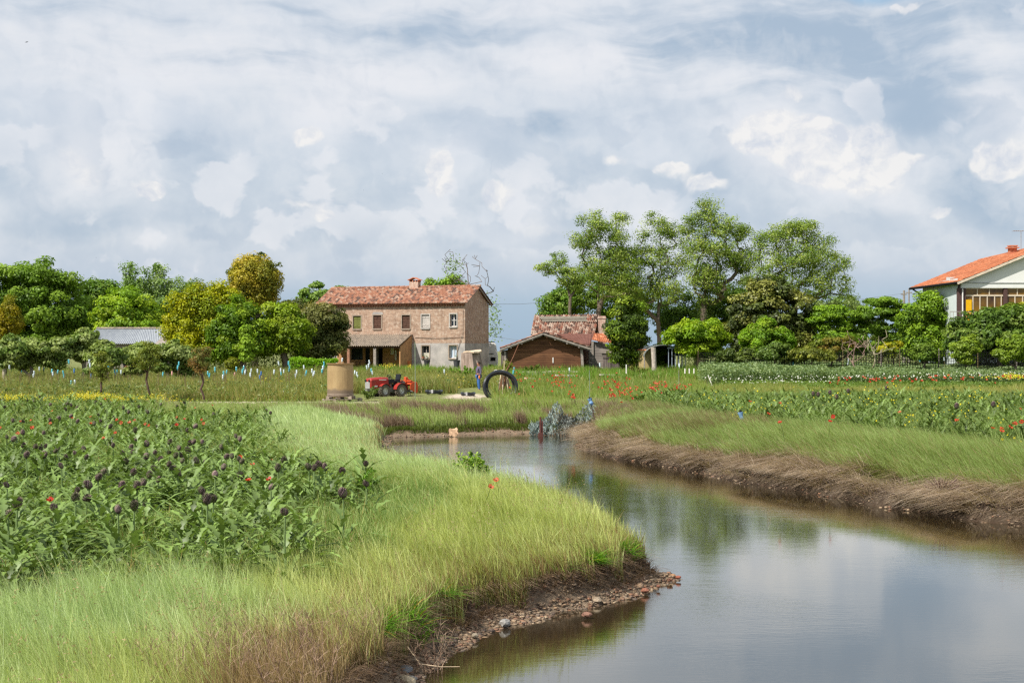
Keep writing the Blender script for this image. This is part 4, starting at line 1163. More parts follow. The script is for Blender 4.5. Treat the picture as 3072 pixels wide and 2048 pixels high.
tree('broadleaf_tree', 'mid green tree between the broad tree and the taller feathery one', 'tree', 290, 134,
     [(290, 880, 60, 48), (330, 900, 60, 55), (260, 930, 60, 55), (320, 850, 25, 22), (300, 980, 70, 50)], 85, 150, .28, GM, 1.1, .25, G_)
tree('feathery_tree', 'tall pale feathery tree with sky showing between its shoots', 'tree', 470, 138,
     [(455, 840, 70, 48), (390, 830, 22, 45), (375, 800, 12, 20), (520, 870, 45, 45), (480, 910, 85, 50), (560, 870, 40, 40), (425, 880, 50, 50), (500, 960, 80, 50), (560, 940, 50, 60)], 130, 110, .24, [(110, 142, 84), (92, 126, 66), (124, 154, 98)], .8, .22, G_, flat=.9)
tree('broadleaf_tree', 'bright round green tree directly above the metal shed roof', 'tree', 375, 124,
     [(380, 920, 85, 50), (330, 950, 60, 38), (440, 950, 60, 38), (370, 880, 45, 25), (400, 985, 110, 35)], 130, 170, .27, [(116, 152, 36), (98, 136, 32), (130, 160, 46)], 1.0, .25, G_)
tree('golden_cypress', 'large golden yellow cypress with twin rounded tops', 'tree', 600, 106,
     [(585, 880, 40, 34), (650, 880, 42, 34), (560, 920, 50, 50), (620, 930, 70, 60), (690, 920, 45, 50), (540, 980, 44, 50), (600, 1000, 80, 55), (680, 990, 60, 55), (590, 1045, 80, 35)], 200, 210, .2, YEL, .85, .3, G_, flat=.85)
tree('holm_oak', 'round mustard yellow flowering tree standing highest above the cypress', 'tree', 765, 116,
     [(765, 845, 76, 76), (765, 845, 66, 66)], 110, 230, .2, [(146, 144, 44), (130, 134, 44), (98, 110, 38), (162, 156, 60)], .8, .3, G_, shell=.85, top=(765, 850), flat=.9)
tree('dark_shoots', 'dark green leafy shoots rising out of the mustard yellow tree', 'tree', 772, 118.5,
     [(772, 765, 22, 14), (715, 795, 12, 14), (690, 815, 10, 10), (830, 800, 12, 14), (770, 850, 60, 50)], 26, 60, .22, GD, .5, .2, G_)
tree('broadleaf_tree', 'green tree growing against the golden cypress, its lower half in shade', 'tree', 720, 102,
     [(700, 960, 60, 50), (760, 980, 60, 60), (680, 1010, 60, 50), (740, 1030, 70, 45), (660, 1050, 50, 35), (720, 920, 50, 35)], 140, 190, .22, [(96, 132, 30), (78, 112, 28), (116, 146, 38)], .85, .25, G_)
tree('broadleaf_tree', 'spreading light green tree beside the dark evergreen oak', 'tree', 850, 103,
     [(840, 950, 60, 42), (870, 990, 60, 45), (820, 1020, 65, 48), (895, 1020, 50, 42)], 130, 190, .22, [(112, 142, 32), (94, 126, 30), (128, 154, 44)], .85, .25, G_)
tree('evergreen_oak', 'dense dark olive evergreen covering the farmhouse corner', 'tree', 950, 106,
     [(900, 945, 60, 35), (960, 950, 60, 40), (1000, 975, 42, 48), (940, 1000, 70, 55), (985, 1030, 55, 42), (930, 1050, 60, 35), (880, 920, 35, 20)], 175, 220, .2, [(84, 98, 52), (70, 86, 44), (104, 114, 66), (120, 126, 78)], .85, .3, G_, shell=.7)
tree('walnut_tree', 'pale green tree peeping over the left end of the farmhouse roof', 'tree', 960, 134,
     [(950, 880, 50, 34), (1000, 880, 40, 24), (925, 905, 30, 22), (960, 850, 7, 18), (985, 850, 6, 16), (1010, 858, 6, 12), (1045, 868, 10, 10)], 40, 90, .28, [(112, 146, 70), (94, 130, 56)], .7, .2, G_)
tree('leafy_tree', 'bright green tree rising behind the farmhouse roof beside the chimney', 'tree', 1340, 132,
     [(1340, 850, 45, 30), (1295, 850, 22, 24), (1375, 865, 30, 25), (1340, 900, 60, 40), (1280, 870, 15, 15)], 60, 110, .24, [(112, 148, 52), (96, 132, 44)], .8, .22, G_)
# half dead tree with bare twigs
def bare_tree(name, label, base_px, Y, tips, r0, colr, seedn=3, group=None):
    bx = wx(base_px, Y); base = np.array([bx, Y, gz1(bx, Y)])
    cen = np.array([[wx(px, Y), Y + rng.uniform(-1, 1), wz_(py, Y)] for px, py in tips])
    extra = []
    for c in cen:
        for _ in range(seedn): extra.append(c + rng.normal(0, .35, 3))
    cen = np.concatenate([cen, np.array(extra)])
    t_ = thing(name, label, 'tree', tuple(base), 0, group)
    top = cen.mean(0); nodes, par, rd = skeleton(base, top, cen, r0)
    branches('trunk', nodes, par, np.maximum(rd, .02), np.array(colr), t_, base)
    return t_
bt = bare_tree('bare_tree', 'half bare tree with twisted twigs above the farmhouse gable', 1440, 124, [(1350, 775), (1340, 800), (1360, 765), (1385, 780), (1400, 790), (1425, 775), (1440, 800), (1455, 835), (1470, 860), (1400, 820), (1430, 830), (1380, 840), (1460, 810), (1345, 830)], .09, C(112, 100, 92), 4)
cl_ = []
for px, py in ((1355, 785), (1365, 800), (1350, 810), (1480, 930), (1478, 955), (1485, 985), (1476, 1005), (1475, 905)):
    cl_.append(np.array([wx(px, 124), 124, wz_(py, 124)]) + rng.normal(0, .38, (70, 3)))
leafcloud('crown', np.concatenate(cl_), .2, np.array(C(110, 142, 78)), bt, org=np.array(bt.location))

L_ = 'tall locust trees behind the barn'
tree('locust_tree', 'leaning thin locust tree, leftmost of the tall ones behind the cottage', 'tree', 1738, 136,
     [(1668, 795, 35, 42), (1700, 820, 35, 40), (1635, 800, 28, 22), (1735, 850, 35, 30)], 48, 85, .175, LOC, .85, .17, L_, top=(1700, 850), flat=.6, depth=1)
tree('locust_tree', 'tall locust tree with airy crown directly above the cottage chimney', 'tree', 1795, 139,
     [(1780, 680, 55, 42), (1850, 690, 45, 55), (1740, 720, 40, 40), (1810, 760, 75, 60), (1770, 820, 60, 50), (1870, 780, 55, 50), (1895, 830, 50, 60), (1830, 850, 70, 50), (1785, 640, 20, 20), (1870, 650, 22, 22)],
     330, 60, .175, LOC, 1.0, .26, L_, top=(1800, 760), flat=.6, depth=1)
tree('locust_tree', 'slender locust tree with forked bare boughs between its two taller neighbours', 'tree', 1978, 141,
     [(1975, 680, 45, 48), (1930, 700, 25, 40), (2020, 700, 35, 50), (1960, 760, 60, 45), (2010, 800, 50, 50), (1950, 640, 22, 22), (1920, 880, 70, 55), (1990, 870, 60, 60), (2055, 760, 35, 60), (1910, 770, 30, 50)],
     250, 56, .175, LOC, 1.0, .24, L_, top=(1985, 820), flat=.6, depth=1)
tree('locust_tree', 'highest locust tree of the row, its trunk wrapped in dark ivy', 'tree', 2110, 138,
     [(2120, 625, 42, 38), (2170, 680, 60, 40), (2090, 680, 55, 45), (2210, 700, 40, 30), (2130, 740, 80, 50), (2100, 820, 60, 50), (2200, 780, 60, 45), (2140, 860, 60, 60), (2240, 790, 50, 60), (2235, 690, 25, 30)],
     350, 60, .175, LOC, 1.0, .32, L_, top=(2120, 800), flat=.6, depth=1, ivy=(2600, .35, 1.0, .42))
tree('locust_tree', 'wide domed locust tree at the end of the row towards the villa', 'tree', 2390, 137,
     [(2390, 700, 60, 40), (2330, 720, 50, 45), (2460, 730, 55, 45), (2280, 740, 30, 50), (2400, 780, 90, 50), (2500, 800, 50, 50), (2540, 860, 35, 40), (2320, 830, 70, 60), (2440, 850, 70, 50), (2400, 680, 60, 20)],
     370, 60, .175, LOC, 1.0, .3, L_, top=(2380, 800), flat=.6, depth=1)
U_ = 'undergrowth trees below the locusts'
tree('broadleaf_tree', 'low pale green tree to the side of the cottage roof', 'tree', 1680, 145, [(1670, 920, 50, 60), (1720, 900, 55, 60), (1640, 945, 30, 20)], 70, 130, .26, GM, 1.0, .2, U_)
tree('broadleaf_tree', 'green tree filling in behind the cottage chimney', 'tree', 1840, 146, [(1800, 900, 60, 55), (1870, 880, 50, 60), (1900, 920, 60, 60)], 70, 150, .26, GM, 1.0, .2, U_)
tree('broadleaf_tree', 'shaded green tree around the feet of the ivy-clad locust', 'tree', 2080, 146, [(2040, 920, 60, 60), (2120, 940, 70, 60), (1990, 960, 50, 50), (2190, 900, 60, 60), (2100, 1010, 100, 60)], 130, 150, .26, [(80, 112, 42), (66, 98, 36)], 1.0, .2, U_)
tree('broadleaf_tree', 'pale bluish green tree seen beneath the wide domed locust', 'tree', 2290, 148, [(2260, 860, 70, 60), (2330, 900, 60, 60), (2480, 910, 60, 40), (2550, 920, 50, 40), (2220, 930, 60, 60), (2420, 990, 140, 50), (2600, 1000, 80, 50)], 140, 140, .26, [(116, 142, 84), (96, 126, 66)], 1.0, .2, U_)
tree('dense_bush', 'tall dense dark bush with bright leaf tips against the annex wall', 'bush', 1885, 106,
     [(1890, 925, 40, 38), (1876, 980, 52, 50), (1900, 1000, 44, 50), (1876, 1050, 46, 50), (1850, 1000, 30, 40)], 130, 190, .2, [(94, 126, 34), (64, 90, 28), (52, 74, 26), (116, 142, 44)], .75, .2, U_, shell=.75)
B_ = 'garden trees along the netting fence'
tree('round_tree', 'rounded bright green small tree on a single stem by the carport', 'tree', 2095, 103,
     [(2090, 985, 78, 32), (2055, 1010, 60, 30), (2130, 1010, 60, 35), (2100, 1040, 70, 28)], 120, 170, .19, [(116, 152, 30), (98, 136, 28), (132, 162, 40)], .6, .12, B_, droop=.3, flat=.6, shell=.8)
tree('round_tree', 'smaller rounded bright green tree in front of the magnolia', 'tree', 2305, 102,
     [(2300, 985, 55, 32), (2270, 1015, 55, 35), (2335, 1020, 55, 35), (2300, 1050, 60, 28)], 105, 170, .19, [(104, 144, 34), (90, 130, 32), (120, 152, 44)], .6, .12, B_, droop=.3, flat=.6, shell=.8)
tree('magnolia', 'large glossy olive green magnolia rising behind the rounded trees', 'tree', 2320, 114,
     [(2310, 880, 70, 46), (2270, 930, 80, 55), (2360, 930, 80, 60), (2230, 990, 60, 60), (2390, 1000, 60, 60), (2310, 1000, 110, 60), (2205, 1030, 40, 40), (2420, 1040, 40, 40)], 200, 170, .26,
     [(88, 98, 40), (72, 84, 34), (58, 70, 30), (112, 116, 56)], .8, .3, B_, m=M_gloss, shell=.75)
tree('umbrella_tree', 'flat layered bright green tree to the side of the magnolia', 'tree', 2520, 112,
     [(2490, 940, 60, 28), (2540, 960, 60, 30), (2460, 980, 40, 40), (2540, 1010, 60, 35), (2500, 1045, 70, 32), (2570, 1045, 40, 30)], 120, 160, .2, [(108, 146, 38), (92, 130, 36)], .7, .16, B_, flat=.4)
tree('umbrella_tree', 'taller layered green tree with thin trunk beside the bushy one by the villa', 'tree', 2640, 111,
     [(2640, 905, 48, 18), (2610, 940, 60, 25), (2670, 940, 45, 28), (2630, 985, 55, 25), (2650, 1030, 50, 32), (2700, 915, 20, 14), (2700, 980, 30, 30)], 115, 140, .2, [(104, 140, 42), (88, 124, 38)], .65, .16, B_, flat=.35)
tree('dense_tree', 'dense upright green tree hiding the corner of the villa', 'tree', 2780, 103,
     [(2780, 920, 50, 45), (2740, 960, 42, 50), (2810, 970, 55, 50), (2790, 1030, 65, 50), (2740, 1030, 40, 45), (2790, 890, 20, 20)], 160, 200, .21, [(98, 136, 32), (78, 112, 28), (114, 150, 40)], .8, .25, B_, shell=.7)
tree('fig_bush', 'wide dark leafy bush in front of the villa veranda', 'bush', 3000, 96,
     [(2980, 960, 75, 38), (3050, 955, 60, 40), (2905, 990, 50, 45), (2872, 1005, 36, 50), (3000, 1020, 90, 50), (3080, 1020, 60, 60)], 150, 150, .26, [(84, 116, 44), (68, 98, 38), (108, 136, 64)], .8, .2, B_, shell=.8)
tree('small_bush', 'light green bush at the foot of the wide dark one', 'bush', 2895, 93, [(2890, 1050, 40, 38), (2920, 1030, 22, 26)], 45, 130, .18, [(118, 146, 50), (100, 130, 44)], .5, .08, B_)
tree('small_bush', 'yellowish bush near the villa balcony', 'bush', 3050, 97.5, [(3040, 925, 30, 16), (3070, 930, 30, 20)], 22, 120, .2, [(136, 146, 48), (120, 134, 44)], .5, .08, B_)
tree('small_bush', 'light green bush below the veranda at the frame edge', 'bush', 3040, 92, [(3030, 1050, 45, 40), (3070, 1030, 30, 40)], 50, 130, .18, [(112, 142, 44), (96, 126, 40)], .5, .08, B_)
tree('small_bush', 'small leafy bush in front of the dense tree by the netting', 'bush', 2780, 94, [(2775, 1050, 28, 24), (2760, 1065, 30, 18)], 30, 120, .18, [(100, 130, 52), (84, 116, 44)], .45, .06, B_)
tree('small_bush', 'bush with bluish leaves under the smaller rounded tree', 'bush', 2330, 97, [(2330, 1050, 42, 26), (2300, 1062, 30, 18)], 45, 120, .17, [(96, 124, 60), (82, 112, 50)], .45, .06, B_)
tree('small_bush', 'reddish tinged bush between magnolia and layered tree', 'bush', 2490, 98, [(2480, 1035, 45, 30), (2530, 1030, 30, 25)], 45, 110, .17, [(130, 120, 56), (110, 112, 48), (96, 116, 44)], .45, .06, B_)
tree('small_bush', 'low olive bush in front of the magnolia by the netting', 'bush', 2430, 96, [(2420, 1060, 50, 22), (2470, 1065, 40, 20)], 45, 110, .17, [(116, 128, 56), (98, 114, 48)], .45, .06, B_)
tree('small_bush', 'yellow leaved shrub beside the dense upright tree', 'bush', 2690, 100, [(2688, 1035, 16, 16), (2660, 1050, 30, 22)], 25, 110, .17, [(150, 156, 40), (112, 132, 44)], .4, .05, B_)
tree('small_bush', 'round green bush inside the open end of the carport', 'bush', 1978, 108, [(1978, 1060, 20, 26), (1975, 1095, 22, 14)], 26, 120, .17, [(104, 136, 36), (88, 120, 34)], .45, .05, B_)
tree('small_bush', 'dark shrub screening the foot of the netting fence', 'bush', 2200, 99, [(2180, 1070, 40, 22), (2230, 1060, 36, 22), (2370, 1075, 40, 16)], 40, 110, .18, [(84, 104, 46), (70, 92, 40)], .45, .05, B_)
bare_tree('bare_shrub', 'pinkish brown leafless shrub behind the netting fence', 2562, 95, [(2545, 1025), (2560, 1020), (2575, 1028), (2580, 1045), (2550, 1045), (2568, 1040)], .06, C(140, 116, 104), 6)
bare_tree('bare_shrub', 'pale stemmed open shrub beside the pinkish leafless one', 2618, 94.5, [(2600, 1030), (2615, 1010), (2635, 1020), (2640, 1045), (2605, 1050), (2625, 1040)], .06, C(160, 150, 122), 5)
# fig row on the left, with pale twisted stems
FG = 'fig trees in a row at the back left'
figs = [(20, 'fig tree at the frame edge of the row'), (95, 'fig tree second along the row from the frame edge'), (170, 'fig tree below the tall broad tree'), (245, 'fig tree touching the near end of the metal roof'), (320, 'fig tree under the middle of the metal roof'),
        (430, 'fig tree with pale stems under the metal roof end'), (505, 'fig tree before the dark side roof'), (570, 'low fig tree at the foot of the golden cypress')]
for i, (px, lb) in enumerate(figs):
    hgt_ = (1012, 1020, 1012, 992, 1030, 1030, 1028, 1050)[i]
    tree('fig_tree', lb + ', pale twisted trunk', 'tree', px + rng.uniform(-6, 6), 88 + rng.uniform(-1.5, 1.5),
         [(px, hgt_ + 30, 52, 30), (px - 25, hgt_ + 45, 32, 26), (px + 28, hgt_ + 42, 34, 28), (px + rng.uniform(-20, 20), hgt_ + 8, 22, 20), (px + rng.uniform(-30, 30), hgt_ + 75, 34, 18)], 56, 90, .22, [(112, 136, 74), (92, 120, 60), (132, 154, 98)], .5, .14, FG, bark=np.array(C(170, 158, 142)), shell=.7)
Yg = [(306, 68, (306, 1105, 28, 38), (300, 1070, 22, 18), 'slim young fruit tree, leftmost of the three in the grass'),
      (447, 67, (440, 1080, 38, 34), (445, 1045, 30, 26), 'fullest young fruit tree on a dark stem between the other two'),
      (613, 66, (600, 1090, 28, 32), (610, 1055, 24, 24), 'reddish tinged young fruit tree nearest the tank')]
for px, Y, b1, b2, lb in Yg:
    pal_ = [(98, 118, 46), (82, 104, 40), (114, 130, 58)] if px < 600 else [(106, 112, 60), (120, 104, 62), (90, 104, 52)]
    tree('young_tree', lb, 'tree', px, Y, [b1, b2], 34 if px != 447 else 48, 60, .09, pal_, .28, .055, 'young fruit trees', bark=np.array(C(80, 66, 56)), top=(b1[0], b1[1] - 5))
tree('climber', 'light green climber covering a post in front of the shaded trees', 'climber', 738, 93, [(738, 1000, 14, 24), (738, 1030, 19, 28), (736, 1065, 20, 22)], 40, 90, .16, [(128, 164, 52), (110, 148, 44)], .38, .06, shell=.7)
tree('clipped_bush', 'small clipped olive bush beside the climber-covered post', 'bush', 697, 94, [(697, 1088, 18, 16), (697, 1100, 18, 12)], 24, 120, .12, [(116, 130, 34), (100, 116, 32)], .3, .04, shell=.8)
def hedge(name, label, px0, px1, pyt, Y, hgt, dep, pal_, n=7000):
    x0, x1 = wx(px0, Y), wx(px1, Y); zt_ = wz_(pyt, Y); zb_ = gz1((x0 + x1) / 2, Y)
    p = np.stack([rng.uniform(x0, x1, n), rng.uniform(Y - dep / 2, Y + dep / 2, n), rng.uniform(zb_, zt_, n) ], 1)
    p[:, 2] += (fbm(p[:, 0], p[:, 1], 1.2, 3) - .5) * .4
    k = rng.random(n) < .5; p[k, 2] = zt_ + (fbm(p[k, 0], p[k, 1], 1.2, 3) - .5) * .4 + rng.normal(0, .05, k.sum()); k2 = (~k) & (rng.random(n) < .6); p[k2, 1] = Y - dep / 2 + rng.normal(0, .06, k2.sum())
    base = np.array([(x0 + x1) / 2, Y, zb_]); t_ = thing(name, label, 'hedge', tuple(base))
    pal_ = np.array([lin(c) for c in pal_])
    leafcloud('foliage', p, .15, pal_[rng.integers(0, len(pal_), n)] * rng.uniform(.75, 1.25, (n, 1)), t_, org=base)
    nodes = np.array([[base[0] + (i - 4) * (x1 - x0) / 9, Y, zb_ + j * .4] for i in range(9) for j in range(3)]); par = [-1 if j == 0 else 3 * i + j - 1 for i in range(9) for j in range(3)]
    V = MB(); 
    for i in range(9): V.tube([(nodes[3 * i][0] - base[0], 0, 0), (nodes[3 * i][0] - base[0] + .05, .02, (zt_ - zb_) * .8)], [.04, .02], 5)
    V.build('stems', mat('stem_brown', C(90, 74, 60), .9), t_)
hedge('hedge', 'bright green hedge in front of the evergreen beside the porch', 872, 1012, 1078, 97, 1.2, 1.4, [(118, 164, 40), (100, 146, 34)], 6500)
hedge('hedge', 'trimmed darker hedge behind the young trees', 470, 580, 1088, 98, 1.1, 1.2, [(100, 134, 50), (84, 118, 42)], 5000)

BG = [(70, 92, 36), (56, 78, 30), (84, 106, 42)]  # dark foliage added behind the trees to stand in for shaded gaps
for px0, px1, pyt, Y, lb in ((-20, 210, 1040, 126, 'dark foliage added as shade behind the fig row at the frame edge'), (500, 760, 1035, 112, 'dark thicket added as shade behind the golden cypress'), (750, 1000, 1030, 112, 'dark thicket added as shade between the evergreen and the porch'), (1840, 1935, 1010, 122, 'dark thicket added as shade behind the annex bush'), (2040, 2330, 1020, 124, 'dark thicket added as shade between the carport and the magnolia'), (2380, 2640, 1015, 122, 'dark thicket added as shade behind the layered trees'), (2620, 2880, 1010, 116, 'dark thicket added as shade behind the dense tree at the villa'), (2860, 3110, 1030, 99.0, 'dark thicket added as shade at the foot of the villa wall')):
    hedge('backdrop', lb, px0, px1, pyt, Y, 2, 2.2, BG, int((px1 - px0) * 42))
# ================================================================== OBJECTS IN THE GARDEN
def ground_at(x, y): return gz1(x, y)
# ---- tank on two pallets
Yt = 67.0; tx = wx(1021, Yt); tz = ground_at(tx, Yt)
M_pal = mat('pallet_wood', C(150, 138, 122), .9, .3, 9, .3, 30)
def pallet(label, loc, rz):
    t_ = thing('pallet', label, 'pallet', loc, rz, 'stacked pallets under the tank')
    for i in range(5): mb = MB(); mb.box(-.6 + i * .275, -.5 + i * .275, -.5, .5, .125, .147); mb.build('top_slat', M_pal, t_)
    for y in (-.45, 0, .45): mb = MB(); mb.box(-.6, .6, y - .05, y + .05, 0, .02); [mb.box(x - .07, x + .07, y - .05, y + .05, .02, .1) for x in (-.53, 0, .53)]; mb.box(-.6, .6, y - .05, y + .05, .1, .123); mb.build('runner', M_pal, t_)
    return t_
zt0 = 2.4 - (1206 - HZ) / F * Yt
pallet('lower weathered pallet, shifted out to one side beneath the brown tank', (tx - .25, Yt, zt0), R(6))
pallet('upper weathered pallet directly beneath the brown tank', (tx + .02, Yt, zt0 + .15), R(-4))
pallet('dark pallet reaching out behind the brown tank base', (tx + .3, Yt + .9, zt0 + .02), R(12))
M_tank = bpy.data.materials.new('fibreglass'); M_tank.use_nodes = True
nt = M_tank.node_tree; nt.nodes.clear(); t = NT(nt)
oc = t.n('ShaderNodeTexCoord').outputs['Object']
zc_ = t.n('ShaderNodeSeparateXYZ', {0: oc}).outputs[2]
nz = t.noise(t.v('MULTIPLY', oc, (1, 1, .35)), 3.0, 5, .6).outputs['Fac']
wv = t.noise(t.v('MULTIPLY', oc, (14, 14, 14)), 2.5, 2, .5).outputs['Fac']
c = t.mix(t.smooth(nz, .3, .7), C(164, 142, 102), C(148, 126, 90))
c = t.mix(t.m('MULTIPLY', t.smooth(wv, .45, .6), .25), c, C(120, 96, 62))
c = t.mix(t.smooth(t.m('ADD', zc_, t.m('MULTIPLY', nz, .25)), .52, .34), c, C(112, 98, 82))
pb = t.n('ShaderNodeBsdfPrincipled', {'Base Color': c, 'Roughness': .6, 'Specular IOR Level': .3})
t.n('ShaderNodeOutputMaterial', {0: pb.outputs[0]})
tank = thing('water_tank', 'tan fibreglass water tank standing on weathered pallets by the dirt track', 'tank', (tx, Yt, zt0 + .3))
mb = MB(); mb.lathe([(0, 0), (.59, 0), (.61, .04), (.615, 1.2), (.6, 1.42), (.585, 1.47), (.585, 1.5), (.56, 1.5), (.55, .1), (0, .1)], 48); mb.build('shell', M_tank, tank, smooth=False)
mb = MB(); mb.lathe([(.56, 1.495), (.66, 1.5), (.665, 1.53), (.56, 1.535)], 48); mb.build('rim', mat('tank_rim', C(150, 122, 84), .6, .15, 8), tank)
mb = MB(); mb.lathe([(.612, 0), (.62, .0), (.62, .1), (.612, .12)], 48); mb.build('base_band', mat('tank_base', C(126, 112, 98), .8, .2, 8), tank)
# second tank by the carport
Y2 = 106; t2 = thing('water_tank', 'tan tank with orange rim standing between bush and carport, behind a pale post', 'tank', (wx(1937, Y2), Y2, .6))
s_ = Y2 / F; r = 26 * s_; h = wz_(1049, Y2) - .6
mb = MB(); mb.lathe([(0, 0), (r, 0), (r, h - .05), (r * .94, h - .05), (r * .93, .1), (0, .1)], 40); mb.build('shell', mat('tan_tank', C(172, 152, 108), .6, .15, 1.5), t2)
mb = MB(); mb.lathe([(r * .9, h - .06), (r * 1.04, h - .05), (r * 1.04, h + .04), (r * .9, h + .04)], 40); mb.build('rim', mat('orange_rim', C(206, 130, 84), .7), t2)
p_ = W(1962, 1120, 102); mb = MB(); mb.tube([(p_.x, p_.y, .3), (p_.x + .01, p_.y, 1.4), (p_.x - .05, p_.y, wz_(1042, 102))], [.2, .17, .18], 10)
tag(mb.build('wooden_post', mat('pale_post', C(176, 164, 152), .9, .3, 5, .6, 16)), 'thick pale wooden post in front of the tank by the carport', 'post')

# ---- tractor: local +X is forward
TY = 75.6; tpx = 1170
tr_loc = Vector((wx(tpx, TY), TY, ground_at(wx(tpx, TY), TY) - .02))
M_red = mat('tractor_red', C(166, 40, 32), .5, .12, 4, spec=.35, c2=C(140, 52, 44)); M_org = mat('tiller_orange', C(200, 84, 46), .5, .2, 8)
M_tyre = mat('tyre_rubber', C(66, 62, 58), .9, .3, 20, .3, c2=C(120, 110, 98)); M_rim = mat('rim_grey', C(200, 198, 192), .5, .2, 10)
M_black = mat('black_plastic', C(24, 26, 32), .45, .2, 6); M_met = mat('grey_metal', C(120, 118, 114), .5, .25, 8)
trac = thing('tractor', 'small red articulated tractor with rear orange tiller parked on the dirt track', 'tractor', tr_loc, R(180 + 42))
trac.scale = (.9, .9, .9)
mb = MB()
def hoodsec(x, w, z0, z1, r=.1): return [(x, -w, z0), (x, w, z0), (x, w, z1 - r), (x, w - r, z1), (x, -w + r, z1), (x, -w, z1 - r)]
secs = [hoodsec(1.62, .24, .62, 1.0, .08), hoodsec(1.56, .3, .5, 1.1, .1), hoodsec(1.1, .31, .5, 1.14, .1), hoodsec(.55, .28, .62, 1.16, .1), hoodsec(.3, .26, .7, 1.15, .1)]
vs = [p for s in secs for p in s]; fs = [(5, 4, 3, 2, 1, 0), tuple(24 + i for i in range(6))]
for i in range(4):
    for k in range(6): fs.append((i * 6 + k, i * 6 + (k + 1) % 6, (i + 1) * 6 + (k + 1) % 6, (i + 1) * 6 + k))
mb.add(vs, fs); mb.build('hood', M_red, trac, bevel=.02)
mb = MB(); mb.box(1.6, 1.64, -.22, .22, .5, .9)
for i in range(5): mb.box(1.64, 1.655, -.2 + i * .1 - .01, -.2 + i * .1 + .02, .52, .88)
mb.build('grille', mat('grille_grey', C(170, 168, 166), .5, .15, 10), trac)
for y in (-.17, .17):
    mb = MB(); mb.lathe([(0, 0), (.06, 0), (.07, -.05), (0, -.06)], 14, Matrix.Translation((1.68, y, .96)) @ Matrix.Rotation(R(90), 4, 'Y')); mb.build('headlight', M_glass, trac)
for y in (-1, 1):   # white lettering block
    mb = MB(); mb.box(.5, 1.05, y * .302 - .004, y * .302 + .004, .98, 1.03); mb.box(1.15, 1.35, y * .315 - .004, y * .315 + .004, .6, .68); mb.build('decal', M_white, trac)
mb = MB(); mb.box(-.75, 1.5, -.16, .16, .3, .55); mb.box(1.5, 1.8, -.2, .2, .34, .46); mb.tube([(.0, 0, .5), (.0, 0, .85)], .1, 8); mb.build('chassis', M_met, trac)
mb = MB(); mb.box(1.72, 1.86, -.13, .13, .24, .4); mb.build('front_weight', M_rim, trac)
def wheel(x, y, r, wd):
    Mw = Matrix.Translation((x, y, r)) @ Matrix.Rotation(R(-90 if y > 0 else 90), 4, 'X')
    w_ = MB(); w_.lathe([(r * .55, -wd / 2), (r * .9, -wd / 2), (r * .96, -wd * .35), (r * .96, wd * .35), (r * .9, wd / 2), (r * .55, wd / 2), (r * .55, -wd / 2)], 32, Mw)
    for k in range(18):
        for sgn in (-1, 1):
            a = 2 * PI * (k + (.5 if sgn > 0 else 0)) / 18
            Mk = Mw @ Matrix.Rotation(a, 4, 'Z') @ Matrix.Translation((r * .97, 0, sgn * wd * .25)) @ Matrix.Rotation(sgn * R(35), 4, 'X')
            w_.box(-.03, .035, -.022, .022, -wd * .3, wd * .3, Mk)
    t_ = w_.build('wheel', M_tyre, trac)
    h_ = MB(); h_.lathe([(0, wd * .22), (r * .18, wd * .26), (r * .2, wd * .1), (r * .42, wd * .02), (r * .54, wd * .3), (r * .58, wd * .46), (r * .6, wd * .5), (r * .6, -wd * .4), (0, -wd * .4)], 28, Mw)
    for k in range(6): a = 2 * PI * k / 6; h_.box(-.02, .02, -.02, .02, 0, .04, Mw @ Matrix.Rotation(a, 4, 'Z') @ Matrix.Translation((r * .3, 0, wd * .1)))
    h_.build('rim', M_rim, t_)
for x in (.72, -.48):
    for y in (-.42, .42): wheel(x, y, .36, .24)
def fender(x, y, a0, a1, r, m_=M_red):
    f_ = MB(); Mw = Matrix.Translation((x, y, .36)) @ Matrix.Rotation(R(90), 4, 'X')
    f_.lathe([(r, -.16), (r, .16), (r - .02, .16), (r - .02, -.16), (r, -.16)], 16, Mw, R(a0), R(a1))
    return f_.build('fender', m_, trac)
for y in (-.42, .42): fender(.72, y, 40, 150, .43); fender(-.48, y, 10, 175, .45)
mb = MB(); mb.cbox((-.38, 0, .9), (.42, .44, .1)); mb.cbox((-.6, 0, 1.1), (.1, .42, .44), ry=R(-12)); mb.cbox((-.38, .24, 1.0), (.3, .05, .06)); mb.cbox((-.38, -.24, 1.0), (.3, .05, .06)); mb.box(-.5, -.3, -.1, .1, .55, .86)
mb.build('seat', M_black, trac, bevel=.03)
mb = MB(); mb.tube([(.28, 0, .9), (.02, 0, 1.16)], .025, 8)
Ms = Matrix.Translation((.02, 0, 1.17)) @ Matrix.Rotation(R(-40), 4, 'Y'); mb.tube([Ms @ Vector((.17 * math.cos(a * PI / 8), .17 * math.sin(a * PI / 8), 0)) for a in range(16)], .018, 6, closed=True); mb.bar(Ms @ Vector((-.16, 0, 0)), Ms @ Vector((.16, 0, 0)), .03, .02)
mb.build('steering_wheel', M_black, trac)
mb = MB(); mb.box(-.15, .28, -.25, .25, .8, 1.02); mb.tube([(.2, .18, 1.0), (.1, .2, 1.22)], .015, 5); mb.tube([(.15, -.18, 1.0), (.05, -.2, 1.2)], .015, 5); mb.build('dashboard', M_black, trac)
mb = MB(); mb.box(-.95, -.78, -.22, .22, .5, .9); mb.tube([(-.8, -.2, .5), (-1.15, -.28, .42)], .03, 6); mb.tube([(-.8, .2, .5), (-1.15, .28, .42)], .03, 6); mb.tube([(-.85, 0, .95), (-1.2, 0, .8)], .03, 6); mb.build('hitch', M_met, trac)
til = MB()
